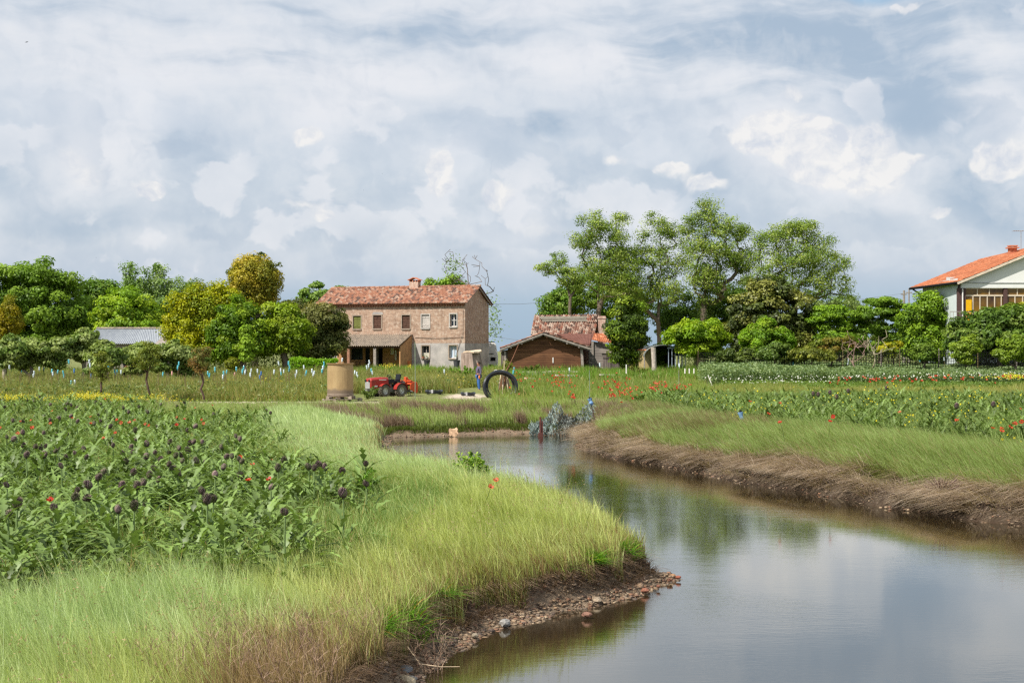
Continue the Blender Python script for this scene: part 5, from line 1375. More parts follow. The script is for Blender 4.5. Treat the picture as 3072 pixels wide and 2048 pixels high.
pr_ = [(-1.68, .25), (-1.58, .18), (-1.1, .42), (-1.12, .72), (-1.35, .86), (-1.62, .84), (-1.72, .6)]; til.prism(pr_, -.52, -.48); til.prism(pr_, .48, .52)
for (a, b_) in (((-1.12, .72), (-1.35, .86)), ((-1.35, .86), (-1.62, .84)), ((-1.62, .84), (-1.72, .6))): til.bar((a[0], 0, a[1]), (b_[0], 0, b_[1]), .98, .03)
til.box(-1.25, -1.1, -.1, .1, .8, 1.15); til.bar((-1.2, 0, 1.1), (-1.6, 0, .86), .1, .05); til.box(-1.3, -1.15, -.5, .5, .86, .95)
tl = til.build('tiller', M_org, trac, bevel=.01)
mb = MB(); Mw = Matrix.Translation((-1.4, 0, .3)) @ Matrix.Rotation(R(90), 4, 'X'); mb.lathe([(.05, -.46), (.05, .46)], 8, Mw)
for k in range(22): a = k * 1.1; y = -.44 + k * .041; mb.bar((-1.4, y, .3), (-1.4 + .24 * math.cos(a), y, .3 + .24 * math.sin(a)), .03, .02)
mb.build('blades', M_met, tl)

# ---- hose coil leaning on a cut stump
Yh = 72.0; hc = W(1501, 1160, Yh); hz0 = ground_at(hc.x, Yh)
ring = thing('coiled_hose', 'big coil of black plastic hose stood upright against a stump', 'hose', (hc.x, Yh, hz0))
mb = MB(); cz = hc.z - hz0 + .02; Rr = .78
for k in range(12):
    oy = rng.normal(0, .07); orr = rng.normal(0, .055); ph = rng.uniform(0, 6)
    pts = []
    for i in range(48):
        a = 2 * PI * i / 48
        rr = Rr + orr + .03 * math.sin(2 * a + ph); y = oy + .25 * math.cos(a + R(10)) * 1.0 + .02 * math.sin(3 * a + ph)
        pts.append((rr * math.cos(a), y + (rr * math.sin(a)) * .25, cz + rr * math.sin(a) * .96))
    mb.tube(pts, .034, 8, closed=True)
mb.build('coils', mat('black_hose', C(30, 32, 36), .32, .4, 8, spec=.6), ring, smooth=True)
mb = MB(); [mb.tube([(x + .1 * math.cos(a), .2 + .3 * (x + .2) , cz + Rr * .96 + .1 * math.sin(a) - .02) for a in np.linspace(0, 6, 9)], .018, 5) for x in (-.24, -.2, .1)]
mb.build('tie', M_white, ring)
sp2 = Vector((wx(1512, Yh + .7), Yh + .7, hz0)); st = thing('tree_stump', 'brown split tree stump standing inside the hose coil', 'stump', sp2)
mb = MB(); n = 14; b0 = 0
prof = [(.34, 0), (.3, .2), (.22, .6), (.15, 1.0), (.08, 1.3), (0, 1.35)]
vs = []; fs = []
for (r, z) in prof:
    for k in range(n): a = 2 * PI * k / n; rr = r * (1 + .28 * math.sin(3 * a + z) + rng.uniform(-.12, .12)); vs.append((rr * math.cos(a), rr * math.sin(a), z))
for i in range(len(prof) - 1):
    for k in range(n): fs.append((i * n + k, i * n + (k + 1) % n, (i + 1) * n + (k + 1) % n, (i + 1) * n + k))
mb.add(vs, fs); mb.build('trunk', mat('stump_bark', C(150, 112, 84), .95, .35, 4, .8, 14, c2=C(90, 62, 46), stretch=(2, 2, .5)), st)
mb = MB()
for k in range(7): a = k * .9; mb.tube([(.16 * math.cos(a), .16 * math.sin(a) - .1, 1.25), (.28 * math.cos(a), .3 * math.sin(a) - .15, .6), (.4 * math.cos(a), .4 * math.sin(a) - .15, .05)], [.03, .03, .02], 5)
mb.build('peeling_bark', mat('pale_bark', C(204, 184, 158), .9, .3, 8), st)
mb = MB(); mb.tube([(0, -.1, 1.1), (.02, -.1, 1.9), (.0, -.1, wz_(1092, Yh) - hz0)], [.035, .03, .025], 6); mb.build('stake', mat('stake_wood', C(176, 164, 128), .9), st)
mb = MB(); a = W(1520, 1112, Yh + 1.2); b_ = W(1556, 1032, Yh + 1.2); b2 = a + (a - b_) * .6; mb.tube([b2, a, (a + b_) / 2 + Vector((.03, 0, .02)), b_], [.035, .03, .028, .02], 6)
tag(mb.build('leaning_pole', mat('brown_pole', C(124, 86, 66), .9, .2, 6)), 'brown pole leaning in front of the barn gable, above the hose coil', 'pole')

# ---- big pale stump with flat cap stones near the farmhouse
Yp = 98.0; pp_ = Vector((wx(1412, Yp), Yp, gz1(wx(1412, Yp), Yp)))
t_ = thing('tree_trunk_stub', 'tall pale cut tree trunk with a flat lid before the farmhouse corner', 'tree stump', pp_)
ht = wz_(1058, Yp) - pp_.z; n = 28; vs = []; fs = []
for i in range(15):
    f = i / 14; z = ht * f; r = (.74 - .16 * f ** .8 + .5 * max(0, .2 - f))
    for k in range(n):
        a = 2 * PI * k / n; fl = 1 + .2 * math.sin(4 * a + 1.2 + .8 * f) * (1 - .5 * f) + .07 * math.sin(9 * a + 2 * f); vs.append((r * fl * math.cos(a) + .05 * math.sin(4 * f), r * fl * math.sin(a), z))
for i in range(14):
    for k in range(n): fs.append((i * n + k, i * n + (k + 1) % n, (i + 1) * n + (k + 1) % n, (i + 1) * n + k))
fs.append(tuple(14 * n + k for k in range(n)))
mb = MB(); mb.add(vs, fs); mb.build('trunk', mat('bleached_bark', C(180, 160, 146), .95, .25, 2.2, .9, 9, c2=C(104, 86, 74), stretch=(1.5, 1.5, .4)), t_)
mb = MB(); vs = []
for z in (ht, ht + .1):
    for k in range(9): a = 2 * PI * k / 9; r = .66 + .07 * math.sin(3 * a); vs.append((r * math.cos(a) + .1, r * math.sin(a), z + .09 * math.sin(a * 2) + .06 * math.cos(a)))
mb.add(vs, [tuple(reversed(range(9))), tuple(range(9, 18))] + [(k, (k + 1) % 9, 9 + (k + 1) % 9, 9 + k) for k in range(9)]); mb.build('lid', mat('lid_wood', C(206, 184, 158), .9, .2, 5), t_)

# ---- people
def person(name_loc, rz, joints, rad, cloth, label):
    """joints: name -> (pos, parent); body is one skinned surface, clothes are shells over it"""
    t_ = thing('person', label, 'person', name_loc, rz)
    def skin(nm, names, scale, m_, extra=0.0, sub=2):
        idx = {n: i for i, n in enumerate(names)}
        vs = [joints[n][0] for n in names]; es = [(idx[n], idx[joints[n][1]]) for n in names if joints[n][1] in idx]
        me = bpy.data.meshes.new(nm); me.from_pydata(vs, es, []); me.materials.append(m_)
        o = link(nm, me, None, t_)
        o.modifiers.new('s', 'SKIN')
        for v_, n in zip(me.skin_vertices[0].data, names):
            r = rad[n]; r = r if hasattr(r, '__len__') else (r, r)
            v_.radius = (r[0] * scale + extra, r[1] * scale + extra)
        me.skin_vertices[0].data[0].use_root = True
        md = o.modifiers.new('sd', 'SUBSURF'); md.levels = sub; md.render_levels = sub
        return o
    skin('body', list(joints.keys()), 1.0, MATS.get('skin') or mat('skin', C(176, 124, 100), .6, .08, 6))
    for nm, names, ex, m_ in cloth: skin(nm, names, 1.0, m_, ex)
    return t_
def fingers(J, Rd, hand, d, side, pre):
    up = np.array(hand); d = np.array(d) / np.linalg.norm(d); s = np.array(side)
    for i, (o_, L) in enumerate(((-.03, .075), (-.01, .085), (.01, .08), (.03, .065))):
        b_ = up + d * .05 + s * o_; J[pre + 'f%d' % i] = (tuple(b_), pre + 'hand'); J[pre + 'g%d' % i] = (tuple(b_ + d * L * .5), pre + 'f%d' % i); e = b_ + d * L * .9 + np.cross(d, s) * .03; J[pre + 'h%d' % i] = (tuple(e), pre + 'g%d' % i)
        Rd[pre + 'f%d' % i] = .009; Rd[pre + 'g%d' % i] = .009; Rd[pre + 'h%d' % i] = .007
    b_ = up - s * .04 + d * .0; J[pre + 'th'] = (tuple(b_), pre + 'hand'); J[pre + 'tj'] = (tuple(b_ - s * .02 + d * .04), pre + 'th'); Rd[pre + 'th'] = .012; Rd[pre + 'tj'] = .009
J = {'pelvis': ((0, 0, .96), None), 'waist': ((0, -.03, 1.1), 'pelvis'), 'chest': ((0, -.01, 1.3), 'waist'), 'neck': ((0, .02, 1.47), 'chest'), 'neck2': ((0, .0, 1.53), 'neck'), 'head': ((0, -.02, 1.62), 'neck2'), 'crown_': ((0, -.01, 1.7), 'head'), 'nose': ((0, -.115, 1.6), 'head'),
     'l_sh': ((.17, .02, 1.41), 'chest'), 'l_el': ((.24, .07, 1.14), 'l_sh'), 'l_wr': ((.25, .0, .93), 'l_el'), 'l_hand': ((.25, -.02, .86), 'l_wr'),
     'r_sh': ((-.17, .02, 1.41), 'chest'), 'r_el': ((-.25, .06, 1.14), 'r_sh'), 'r_wr': ((-.25, .0, .93), 'r_el'), 'r_hand': ((-.25, -.02, .86), 'r_wr'),
     'l_hip': ((.09, 0, .9), 'pelvis'), 'l_kn': ((.1, -.02, .5), 'l_hip'), 'l_an': ((.1, .03, .1), 'l_kn'), 'l_toe': ((.12, -.14, .04), 'l_an'),
     'r_hip': ((-.09, 0, .9), 'pelvis'), 'r_kn': ((-.1, .0, .5), 'r_hip'), 'r_an': ((-.1, .05, .1), 'r_kn'), 'r_toe': ((-.12, -.12, .04), 'r_an')}
Rd = {'pelvis': (.14, .11), 'waist': (.15, .15), 'chest': (.16, .12), 'neck': .06, 'neck2': .055, 'head': (.075, .1), 'crown_': (.07, .085), 'nose': .013, 'l_sh': .06, 'r_sh': .06, 'l_el': .042, 'r_el': .042, 'l_wr': .028, 'r_wr': .028, 'l_hand': (.035, .022), 'r_hand': (.035, .022),
      'l_hip': .085, 'r_hip': .085, 'l_kn': .058, 'r_kn': .058, 'l_an': .038, 'r_an': .038, 'l_toe': (.04, .025), 'r_toe': (.04, .025)}
for s_, h_ in (('l_', (.25, -.02, .86)), ('r_', (-.25, -.02, .86))): fingers(J, Rd, h_, (0, -.1, -1), (0, 1, 0), s_)
M_shirt = mat('purple_grey_jumper', C(96, 88, 108), .9, .15, 8); M_jean = mat('blue_jeans', C(62, 102, 164), .9, .2, 6); M_hair = mat('dark_hair', C(46, 36, 32), .8)
arm = ['l_sh', 'l_el', 'l_wr', 'r_sh', 'r_el', 'r_wr']
cl = [('jumper', ['chest', 'waist', 'pelvis', 'neck'] + arm, .022, M_shirt), ('jeans', ['pelvis', 'l_hip', 'l_kn', 'l_an', 'r_hip', 'r_kn', 'r_an'], .018, M_jean), ]
Ym = 85.0; mx_ = wx(1436, Ym); mz = wz_(1173, Ym)
man = person((mx_, Ym, mz), R(-72), J, Rd, cl, 'man in purple grey jumper and blue jeans standing beside the pale trunk, facing the tractor')
def face_hair(p_, hm=M_hair):
    mb = MB(); Mh_ = Matrix.Translation((0, .012, 1.655)); prof = [(.0, .115), (.05, .108), (.085, .08), (.1, .03), (.098, -.02), (.09, -.05)]
    mb.lathe(prof, 20, Mh_ @ Matrix.Diagonal((.84, 1.1, .95, 1)) ); 
    keep = [f for f in mb.f if sum(mb.v[i][1] for i in f) / 4 > -.045 or sum(mb.v[i][2] for i in f) / 4 > 1.715]; mb.f = keep
    mb.build('hair', hm, p_)
    for sx in (-.03, .03): mb = MB(); mb.lathe([(0, .012), (.01, .006), (.012, 0), (.01, -.006), (0, -.012)], 8, Matrix.Translation((sx, -.112, 1.635))); mb.build('eye', M_dark, p_)
    for sx in (-.078, .078): mb = MB(); mb.lathe([(0, .03), (.012, .02), (.016, 0), (.01, -.025), (0, -.03)], 8, Matrix.Translation((sx, 0, 1.62))); mb.build('ear', MATS['skin'], p_)
    mb = MB(); mb.box(-.022, .022, -.116, -.104, 1.563, 1.571); mb.build('mouth', mat('lips', C(140, 80, 72), .7), p_)
    for sx in (-.1, .1):
        mb = MB(); mb.prism([(-.05, 0), (.05, 0), (.05, .07), (-.05, .09)], -.19, .1, Matrix.Translation((sx + .01 * np.sign(sx), 0, 0))); mb.build('shoe', M_dark, p_, bevel=.02)
face_hair(man)
mb = MB(); mb.lathe([(0, -.11), (.04, -.1), (.055, -.04), (.05, .04), (.045, .1), (0, .1)], 12, Matrix.Translation((.25, -.03, .84))); gl = mb.build('orange_glove', mat('orange_glove', C(226, 124, 40), .8), man, smooth=True)
# second person, half hidden in the canes
Y3 = 90.0; x3 = wx(379, Y3); J2 = {k: v for k, v in J.items()}
J2['chest'] = ((0, -.16, 1.28), 'waist'); J2['neck'] = ((0, -.24, 1.42), 'chest'); J2['neck2'] = ((0, -.28, 1.47), 'neck'); J2['head'] = ((0, -.33, 1.54), 'neck2'); J2['crown_'] = ((0, -.34, 1.62), 'head'); J2['nose'] = ((0, -.43, 1.5), 'head')
J2['l_kn'] = ((.1, -.2, .52), 'l_hip'); J2['l_an'] = ((.1, -.12, .12), 'l_kn'); J2['l_toe'] = ((.12, -.28, .05), 'l_an')
M_blk = mat('black_cloth', C(34, 34, 38), .9)
p2 = person((x3, Y3, wz_(1147, Y3)), R(-60), J2, Rd, [('shirt', ['chest', 'waist', 'pelvis', 'neck', 'l_sh', 'r_sh'], .025, M_blk), ('trousers', ['pelvis', 'l_hip', 'l_kn', 'l_an', 'r_hip', 'r_kn', 'r_an'], .018, M_blk)], 'person in black shirt and trousers bent among the fig trees, face hidden by leaves')
mb = MB(); mb.lathe([(.0, .115), (.05, .108), (.085, .08), (.1, .03), (.098, -.02), (.06, -.06)], 16, Matrix.Translation((0, -.31, 1.58)) @ Matrix.Diagonal((.9, 1.1, 1, 1))); mb.build('hair', M_hair, p2)

# ---- bottles on canes
M_bot = {'cyan': mat('cyan_plastic', C(96, 190, 206), .25, .15, 6, spec=.6), 'white': mat('white_plastic', C(214, 226, 232), .3, .1, 6, spec=.5), 'blue': mat('blue_plastic', C(70, 118, 176), .3, .15, 6, spec=.5), 'pink': mat('pink_plastic', C(222, 164, 158), .4, .1, 6)}
M_cane = mat('cane', C(112, 98, 66), .9, .3, 5)
def mk_bottle(kind):
    mb = MB(); mb.lathe([(0, .32), (.035, .32), (.045, .3), (.045, .2), (.04, .17), (.045, .14), (.045, .09), (.03, .04), (.015, .01), (.014, -.03), (0, -.03)], 12)
    mb.cur = (1, 1, 1); return mb
bmesh_ = {}
for k in M_bot:
    o = mk_bottle(k).build('bottle', M_bot[k]); bmesh_[k] = o.data; bpy.data.objects.remove(o)
mb = MB(); mb.tube([(0, 0, 0), (.01, .01, .5), (0, 0, 1.0)], .013, 5); o = mb.build('cane', M_cane); cane_me = o.data; bpy.data.objects.remove(o)
bots = [(28, 1101, 'white', 0), (62, 1103, 'cyan', 1), (103, 1118, 'white', 1), (118, 1105, 'white', 0), (131, 1107, 'cyan', 0), (155, 1113, 'cyan', 1), (172, 1115, 'cyan', 0), (190, 1117, 'cyan', 1), (207, 1085, 'cyan', 0), (268, 1085, 'white', 1), (222, 1112, 'blue', 0),
        (326, 1104, 'cyan', 0), (343, 1113, 'cyan', 1), (352, 1111, 'cyan', 0), (363, 1115, 'white', 0), (178, 1147, 'white', 0), (213, 1148, 'cyan', 1), (225, 1146, 'white', 0), (248, 1144, 'cyan', 0), (338, 1142, 'white', 0), (273, 1126, 'blue', 0),
        (488, 1122, 'cyan', 0), (536, 1090, 'cyan', 1), (516, 1119, 'pink', 0), (624, 1119, 'cyan', 1), (645, 1108, 'cyan', 0), (672, 1120, 'cyan', 1), (679, 1115, 'cyan', 0), (709, 1106, 'cyan', 0), (703, 1122, 'pink', 0), (731, 1103, 'cyan', 1), (727, 1114, 'cyan', 0), (753, 1110, 'white', 1), (751, 1124, 'white', 0),
        (773, 1112, 'white', 0), (783, 1120, 'blue', 1), (822, 1115, 'white', 0), (837, 1089, 'white', 0), (866, 1090, 'cyan', 0), (869, 1101, 'cyan', 1), (842, 1109, 'white', 1), (851, 1113, 'white', 0), (890, 1115, 'white', 1), (912, 1101, 'white', 0), (918, 1116, 'cyan', 1), (936, 1112, 'white', 1), (942, 1118, 'white', 0),
        (969, 1103, 'white', 1), (973, 1090, 'cyan', 1), (1064, 1116, 'white', 0), (1070, 1121, 'white', 1), (1026, 1080, 'white', 0), (1109, 1085, 'white', 1), (1101, 1101, 'white', 0), (1114, 1110, 'cyan', 1), (1277, 1145, 'cyan', 0), (1296, 1148, 'white', 0), (1333, 1113, 'white', 0),
        (1542, 1107, 'cyan', 1), (1708, 1108, 'white', 0), (2038, 1095, 'white', 0), (2380, 1090, 'cyan', 0), (1800, 1094, 'white', 0), (2545, 1078, 'white', 1), (2760, 1078, 'cyan', 0), (2833, 1076, 'white', 0)]
zonesb = ['before the fig row', 'near the young trees', 'left of the tank', 'behind the tractor', 'near the man', 'before the barn', 'by the bean crop']
def zb_i(px): return 0 if px < 300 else 1 if px < 560 else 2 if px < 960 else 3 if px < 1180 else 4 if px < 1400 else 5 if px < 1900 else 6
cn = {'cyan': 'cyan', 'white': 'clear white', 'blue': 'dark blue', 'pink': 'pink'}
ORD = 'first second third fourth fifth sixth seventh eighth ninth tenth eleventh twelfth thirteenth fourteenth fifteenth sixteenth seventeenth eighteenth nineteenth twentieth'.split()
ORD += ['twenty ' + o for o in ORD[:9]] + ['thirtieth'] + ['thirty ' + o for o in ORD[:9]] + ['fortieth'] + ['forty ' + o for o in ORD[:9]] + ['fiftieth'] + ['fifty ' + o for o in ORD[:9]]
cnt_b = {}; cnt_c = {}
for px, py, k, dbl in sorted(bots):
    Y = 84 + rng.uniform(-7, 7) if px < 1200 else 88
    if px > 1900: Y = 88.5
    if px in (2545, 2760, 2833, 2380): Y = 97
    for d_ in range(1 + dbl):
        ppx = px + (0 if d_ == 0 else rng.choice([-1, 1]) * rng.uniform(2, 4)); ppy = py + (0 if d_ == 0 else rng.uniform(6, 12))
        kk = k if d_ == 0 else rng.choice([k, 'white', 'cyan'])
        p_ = W(ppx, ppy + 7, Y); g0 = ground_at(p_.x, p_.y)
        sc = .95
        o = link('bottle', bmesh_[kk], None, None, (p_.x, p_.y, p_.z)); o.scale = (sc * 1.1, sc * 1.1, sc * .85)
        o.rotation_euler = (rng.normal(0, .08), rng.normal(0, .08), 0)
        kz = (kk, zb_i(px)); cnt_b[kz] = cnt_b.get(kz, -1) + 1
        tag(o, f'{cn[kk]} bottle on a cane, {ORD[cnt_b[kz]]} from the left {zonesb[zb_i(px)]}', 'bottle', f'bottles on canes {zonesb[zb_i(px)]}')
        c = link('cane', cane_me, None, None, (p_.x, p_.y, g0 - .05)); c.scale = (1, 1, p_.z + .2 - g0 + .05)
        tag(c, f'thin cane under the {ORD[cnt_b[kz]]} {cn[kk]} bottle {zonesb[zb_i(px)]}', 'cane', f'canes carrying bottles {zonesb[zb_i(px)]}')
for i in range(120):
    px = rng.uniform(0, 960); Y = 72 + rng.uniform(0, 14); x = wx(px, Y); g0 = ground_at(x, Y)
    c = link('cane', cane_me, None, None, (x, Y, g0 - .05)); h = wz_(rng.uniform(1112, 1128), Y) - g0; c.scale = (1, 1, max(h, .6)); c.rotation_euler = (rng.normal(0, .04), rng.normal(0, .06), 0)
    z = 'before the fig row' if px < 480 else 'towards the tank'
    tag(c, f'bare thin cane among tomato rows {z}', 'cane', f'bare canes {z}')

# blue cloth rags on poles by the bank
def rag_pole(px, pyb, pyt, Y, label, lean):
    a = W(px, pyb, Y); b_ = W(px - lean, pyt, Y); t_ = thing('marker_pole', label, 'pole', a)
    mb = MB(); mb.tube([Vector((0, 0, -.3)), b_ - a], [.02, .014], 6); mb.build('stick', mat('rusty_stick', C(74, 58, 52), .9), t_)
    mb = MB(); v = b_ - a; q = [v * .45, v * .62, v * .8, v * 1.0]
    pr = [.03, .075, .06, .085]
    mb.tube([x + Vector((-.02, -.02, 0)) for x in q], pr, 7); mb.build('blue_cloth', mat('blue_cloth', C(66, 112, 178), .8, .3, 14, c2=C(150, 186, 216)), t_)
    mb = MB(); mb.tube([v * .98, v * 1.12], [.05, .03], 6); mb.build('dark_cap', M_dark, t_)
rag_pole(1784, 1232, 1195, 49.5, 'leaning stick with light blue rag tied on beside the draped net', 14)
rag_pole(2234, 1290, 1236, 42.5, 'stick with dark blue rag on the bank above yellow flowers', 12)
# thin poles
for px, pyt, pyb, Y, lb, w_ in ((1245, 1025, 1215, 66, 'tall thin greenish rod standing right of the tractor tiller', .018), (1768, 1110, 1210, 56, 'slim dark rod standing above the draped net', .014), (2036, 1110, 1200, 72, 'thin stick rising from the far poppies below the carport', .014), (1707, 1110, 1160, 80, 'thin stick with bottle between poppy patches', .014)):
    a = W(px, pyb, Y); mb = MB(); mb.tube([a - Vector((0, 0, .4)), (a + W(px - 1, pyt, Y)) / 2 + Vector((.02, 0, 0)), W(px, pyt, Y)], w_, 6)
    tag(mb.build('garden_rod', mat('rod_green', C(120, 134, 112), .7)), lb, 'rod')
a = W(1622, 1309, 51.6); mb = MB()
mb.tube([(a.x, a.y, ZW - .3), (a.x, a.y, a.z + .2), (a.x - .01, a.y, wz_(1250, 51.6))], [.05, .045, .035], 8); mb.box(a.x - .09, a.x + .09, a.y - .05, a.y + .06, ZW - .1, ZW + .13); mb.tube([(a.x + .07, a.y, ZW), (a.x + .06, a.y, wz_(1262, 51.6))], .025, 6)
tag(mb.build('rusty_stake', mat('rust_stake', C(92, 56, 50), .9, .3, 5)), 'rusty iron stake at the water edge before the draped net', 'stake')

# ---- fishing net draped over the bank
mb = MB(); nu, nv = 64, 26; grid = []
Yn = 51.9
for j in range(nv + 1):
    row = []
    for i in range(nu + 1):
        u, v = i / nu, j / nv
        px = 1588 + 190 * u
        top = 1262 - 10 * u - 48 * math.exp(-((px - 1668) / 20) ** 2) - 42 * sstep(1715, 1772, px) + 10 * math.exp(-((px - 1600) / 25) ** 2)
        top = float(top); bot = 1306 - 3 * u + (-10 if px > 1755 else 0)
        py = top + (bot - top) * v
        Y = Yn + .9 * (1 - v) - .1 + .18 * math.sin(i * .55 + j * .2) + .12 * math.sin(i * 1.3 - j * .5) + .5 * u
        p_ = W(px, py, Y) + Vector((rng.normal(0, .02), 0, rng.normal(0, .02))); row.append(p_)
    grid.append(row)
nb = np.array([[list(p) for p in r] for r in grid])
V = []; Q3 = []
def wire(a, b_, w_=.006):
    d = b_ - a; s = np.cross(d, (0, 1, 0.2)); s = s / (np.linalg.norm(s) + 1e-9) * w_; k = len(V); V.extend([a - s, a + s, b_ + s, b_ - s]); Q3.append((k, k + 1, k + 2, k + 3))
for rep in range(1, 2):
    off = rng.normal(0, .04, nb.shape) if rep else 0; g_ = nb + off + (np.array([.03, .15, .02]) if rep else 0)
    for j in range(nv + 1):
        for i in range(nu):
            wire(g_[j, i], g_[j, i + 1])
            if j < nv: wire(g_[j, i], g_[j + 1, i])
            if j < nv and i % 2 == rep: wire(g_[j, i], g_[j + 1, i + 1])
V = np.array(V); f = np.repeat(rng.random(len(Q3)), 4)[:, None]
xr = ((V[:, 0] - wx(1588, Yn)) / (wx(1778, Yn) - wx(1588, Yn)))[:, None]
cN = np.array(C(164, 178, 170)) * (1 - f) + np.array(C(96, 112, 110)) * f; cN = np.where((xr > .45) & (xr < .9), cN * .6 + np.array(C(110, 96, 86)) * .35, cN)
net = link('fishing_net', fastmesh('fishing_net', V, Q3, None, cN), colmat('net_cord', .8, .2)); tag(net, 'grey green fishing net heaped and draped over the bank at the pool corner', 'net')

# ---- bits lying about
def flat_ring(label, px, py, Y, r, tr, n=3):
    c = W(px, py, Y); mb = MB()
    for k in range(n): mb.tube([(c.x + (r + .03 * k) * math.cos(a) , c.y + r * math.sin(a), c.z + .05 + k * .05 + .03 * math.sin(3 * a)) for a in np.linspace(0, 2 * PI, 28)[:-1]], tr, 6, closed=True)
    tag(mb.build('hose_loop', MATS['black_hose']), label, 'hose', 'black hose loops lying on the track')
flat_ring('flat loop of black hose on bare soil right of the tractor', 1302, 1181, 77, .38, .05)
flat_ring('flat black hose loop near the man and the big coil', 1404, 1188, 75, .3, .05)
# crate on post and chair
Yg_ = 84; c = W(1344, 1146, Yg_); t_ = thing('green_basket', 'green plastic basket hung on a white stick in the tall grass left of the man', 'basket', c)
mb = MB(); w_, h_ = .2, .13
for k in range(5): z = -h_ + k * h_ / 2; mb.box(-w_, w_, -.12, -.1, z - .012, z + .012); mb.box(-w_, w_, .1, .12, z - .012, z + .012); mb.box(-w_, -w_ + .02, -.12, .12, z - .012, z + .012); mb.box(w_ - .02, w_, -.12, .12, z - .012, z + .012)
for k in range(8): x = -w_ + .01 + k * (2 * w_ - .02) / 7; mb.box(x - .012, x + .012, -.12, -.1, -h_, h_); mb.box(x - .012, x + .012, .1, .12, -h_, h_)
mb.box(-w_, w_, -.12, .12, -h_ - .01, -h_ + .01); mb.build('basket', mat('green_plastic', C(40, 140, 96), .5), t_)
mb = MB(); mb.tube([(.24, 0, .1), (.25, 0, -.35), (.27, 0, -.75)], .025, 6); mb.build('stick', mat('pale_blue_stick', C(150, 176, 190), .6), t_)
for px, py, lb, dx in ((868, 1192, 'green plastic crate on the soil left of the tank', 0), ):
    p_ = W(px, py, 72); t_ = thing('crate', lb, 'crate', (p_.x, 72, p_.z - .1)); mb = MB()
    for z in (0, .09, .18): mb.box(-.3, .3, -.2, -.18, z, z + .05); mb.box(-.3, .3, .18, .2, z, z + .05); mb.box(-.3, -.28, -.2, .2, z, z + .05); mb.box(.28, .3, -.2, .2, z, z + .05)
    for x in (-.3, -.1, .1, .28): mb.box(x, x + .02, -.21, -.2, 0, .23)
    mb.box(-.3, .3, -.2, .2, -.01, .005); mb.build('box', MATS['green_plastic'], t_)
p_ = W(806, 1158, 80); t_ = thing('blue_bag', 'crumpled blue and white bag hanging among tomato canes', 'bag', p_)
mb = MB(); mb.tube([(0, 0, -.16), (.02, 0, -.08), (-.01, 0, .05), (0, 0, .14), (.0, 0, .2)], [.05, .13, .12, .06, .02], 9); mb.build('sack', mat('blue_cloth', C(66, 112, 178), .8), t_)
for px, py, lb in ((715, 1180, 'white plastic scrap lying between the crop rows'), (590, 1178, 'pale sheet scrap by the reddish young tree'), (855, 1178, 'pale sheet scrap left of the tank')):
    p_ = W(px, py, 73); mb = MB(); vs = [(p_.x + rng.uniform(-.35, .35), p_.y + rng.uniform(-.2, .2), p_.z + rng.uniform(-.05, .12)) for _ in range(12)]
    import bmesh
    bm = bmesh.new(); [bm.verts.new(v) for v in vs]; bmesh.ops.convex_hull(bm, input=bm.verts); me = bpy.data.meshes.new('plastic_scrap'); bm.to_mesh(me); bm.free()
    tag(link('plastic_scrap', me, M_white), lb, 'scrap')
# boards in front of the barn
M_board = mat('bleached_board', C(214, 204, 190), .9, .2, 6, .3, 20)
for i, (px0, px1, py, Y, th, lb) in enumerate(((1568, 1672, 1116, 99, .12, 'long bleached board lying nearest the barn wall'), (1665, 1746, 1126, 97, .12, 'bleached board lying end on below the bottle rack'), (1576, 1602, 1135, 95, .12, 'short pale board lying in front of the others'), (1640, 1735, 1114, 99.6, .08, 'thin bleached board behind the long ones'), (1800, 1842, 1124, 97, .1, 'pale board in the grass before the annex door'))):
    a, b_ = W(px0, py, Y), W(px1, py + 1, Y + .4); mb = MB(); mb.bar(a, b_, .3, th); tag(mb.build('board', M_board, bevel=.01), lb, 'board', 'boards lying in front of the barn')
mb = MB(); a, b_ = W(1575, 1125, 98), W(1668, 1126, 98); mb.bar(a, b_, .3, .28); tag(mb.build('stone_kerb', mat('grey_green_stone', C(126, 130, 124), .9, .3, 4, .5)), 'grey green stone edge under the long bleached board', 'stone')
p_ = W(2131, 1150, 90); mb = MB(); mb.tube([W(2140, 1165, 88), W(2124, 1125, 88)], .03, 6); tag(mb.build('white_stick', M_white), 'leaning white stick at the corner of the bean crop', 'stick')
for px, lb in ((1879, 'white stick at the annex corner'), (2082, 'short white peg near the carport'), (2068, 'short white peg at the carport opening'), (2055, 'thin green peg near the carport')):
    a = W(px, 1120, 96); mb = MB(); mb.tube([a, W(px, 1093 if px < 2000 else 1105, 96)], .04, 6); tag(mb.build('peg', M_white), lb, 'peg')
# pots at the house
Hm = house.matrix_basis
def hp(px, py, off):
    x, z = fac(px, py, off); return Matrix.Translation(house.location) @ Matrix.Rotation(-TH, 4, 'Z') @ Vector((x, -off, z))
pot('dark_bin', 'black rubber bin against the plaster wall under the left lower window', 'bin', hp(1281, 1100, .7), .24, .5, C(56, 56, 60))
pot('dark_bin', 'dark grey bin against the plaster wall near the pale trunk', 'bin', hp(1370, 1101, .7), .27, .55, C(72, 72, 76))
pot('flower_pot', 'square orange flower pot at the porch end', 'flower pot', hp(1226, 1096, .8), .14, .35, C(206, 120, 70))
pot('window_pot', 'small terracotta pot with plants on the lower window sill', 'flower pot', hp(1270, 1074, .12), .1, .14, C(176, 110, 88), C(96, 110, 60))
pot('window_pot', 'white planter on the same lower window sill', 'flower pot', hp(1280, 1075, .12), .11, .12, C(226, 222, 216), C(96, 116, 60))
pot('window_pot', 'white pot with green plant on the sill of the curtained window', 'flower pot', hp(1368, 1076, .12), .08, .18, C(226, 224, 220), C(90, 140, 60))
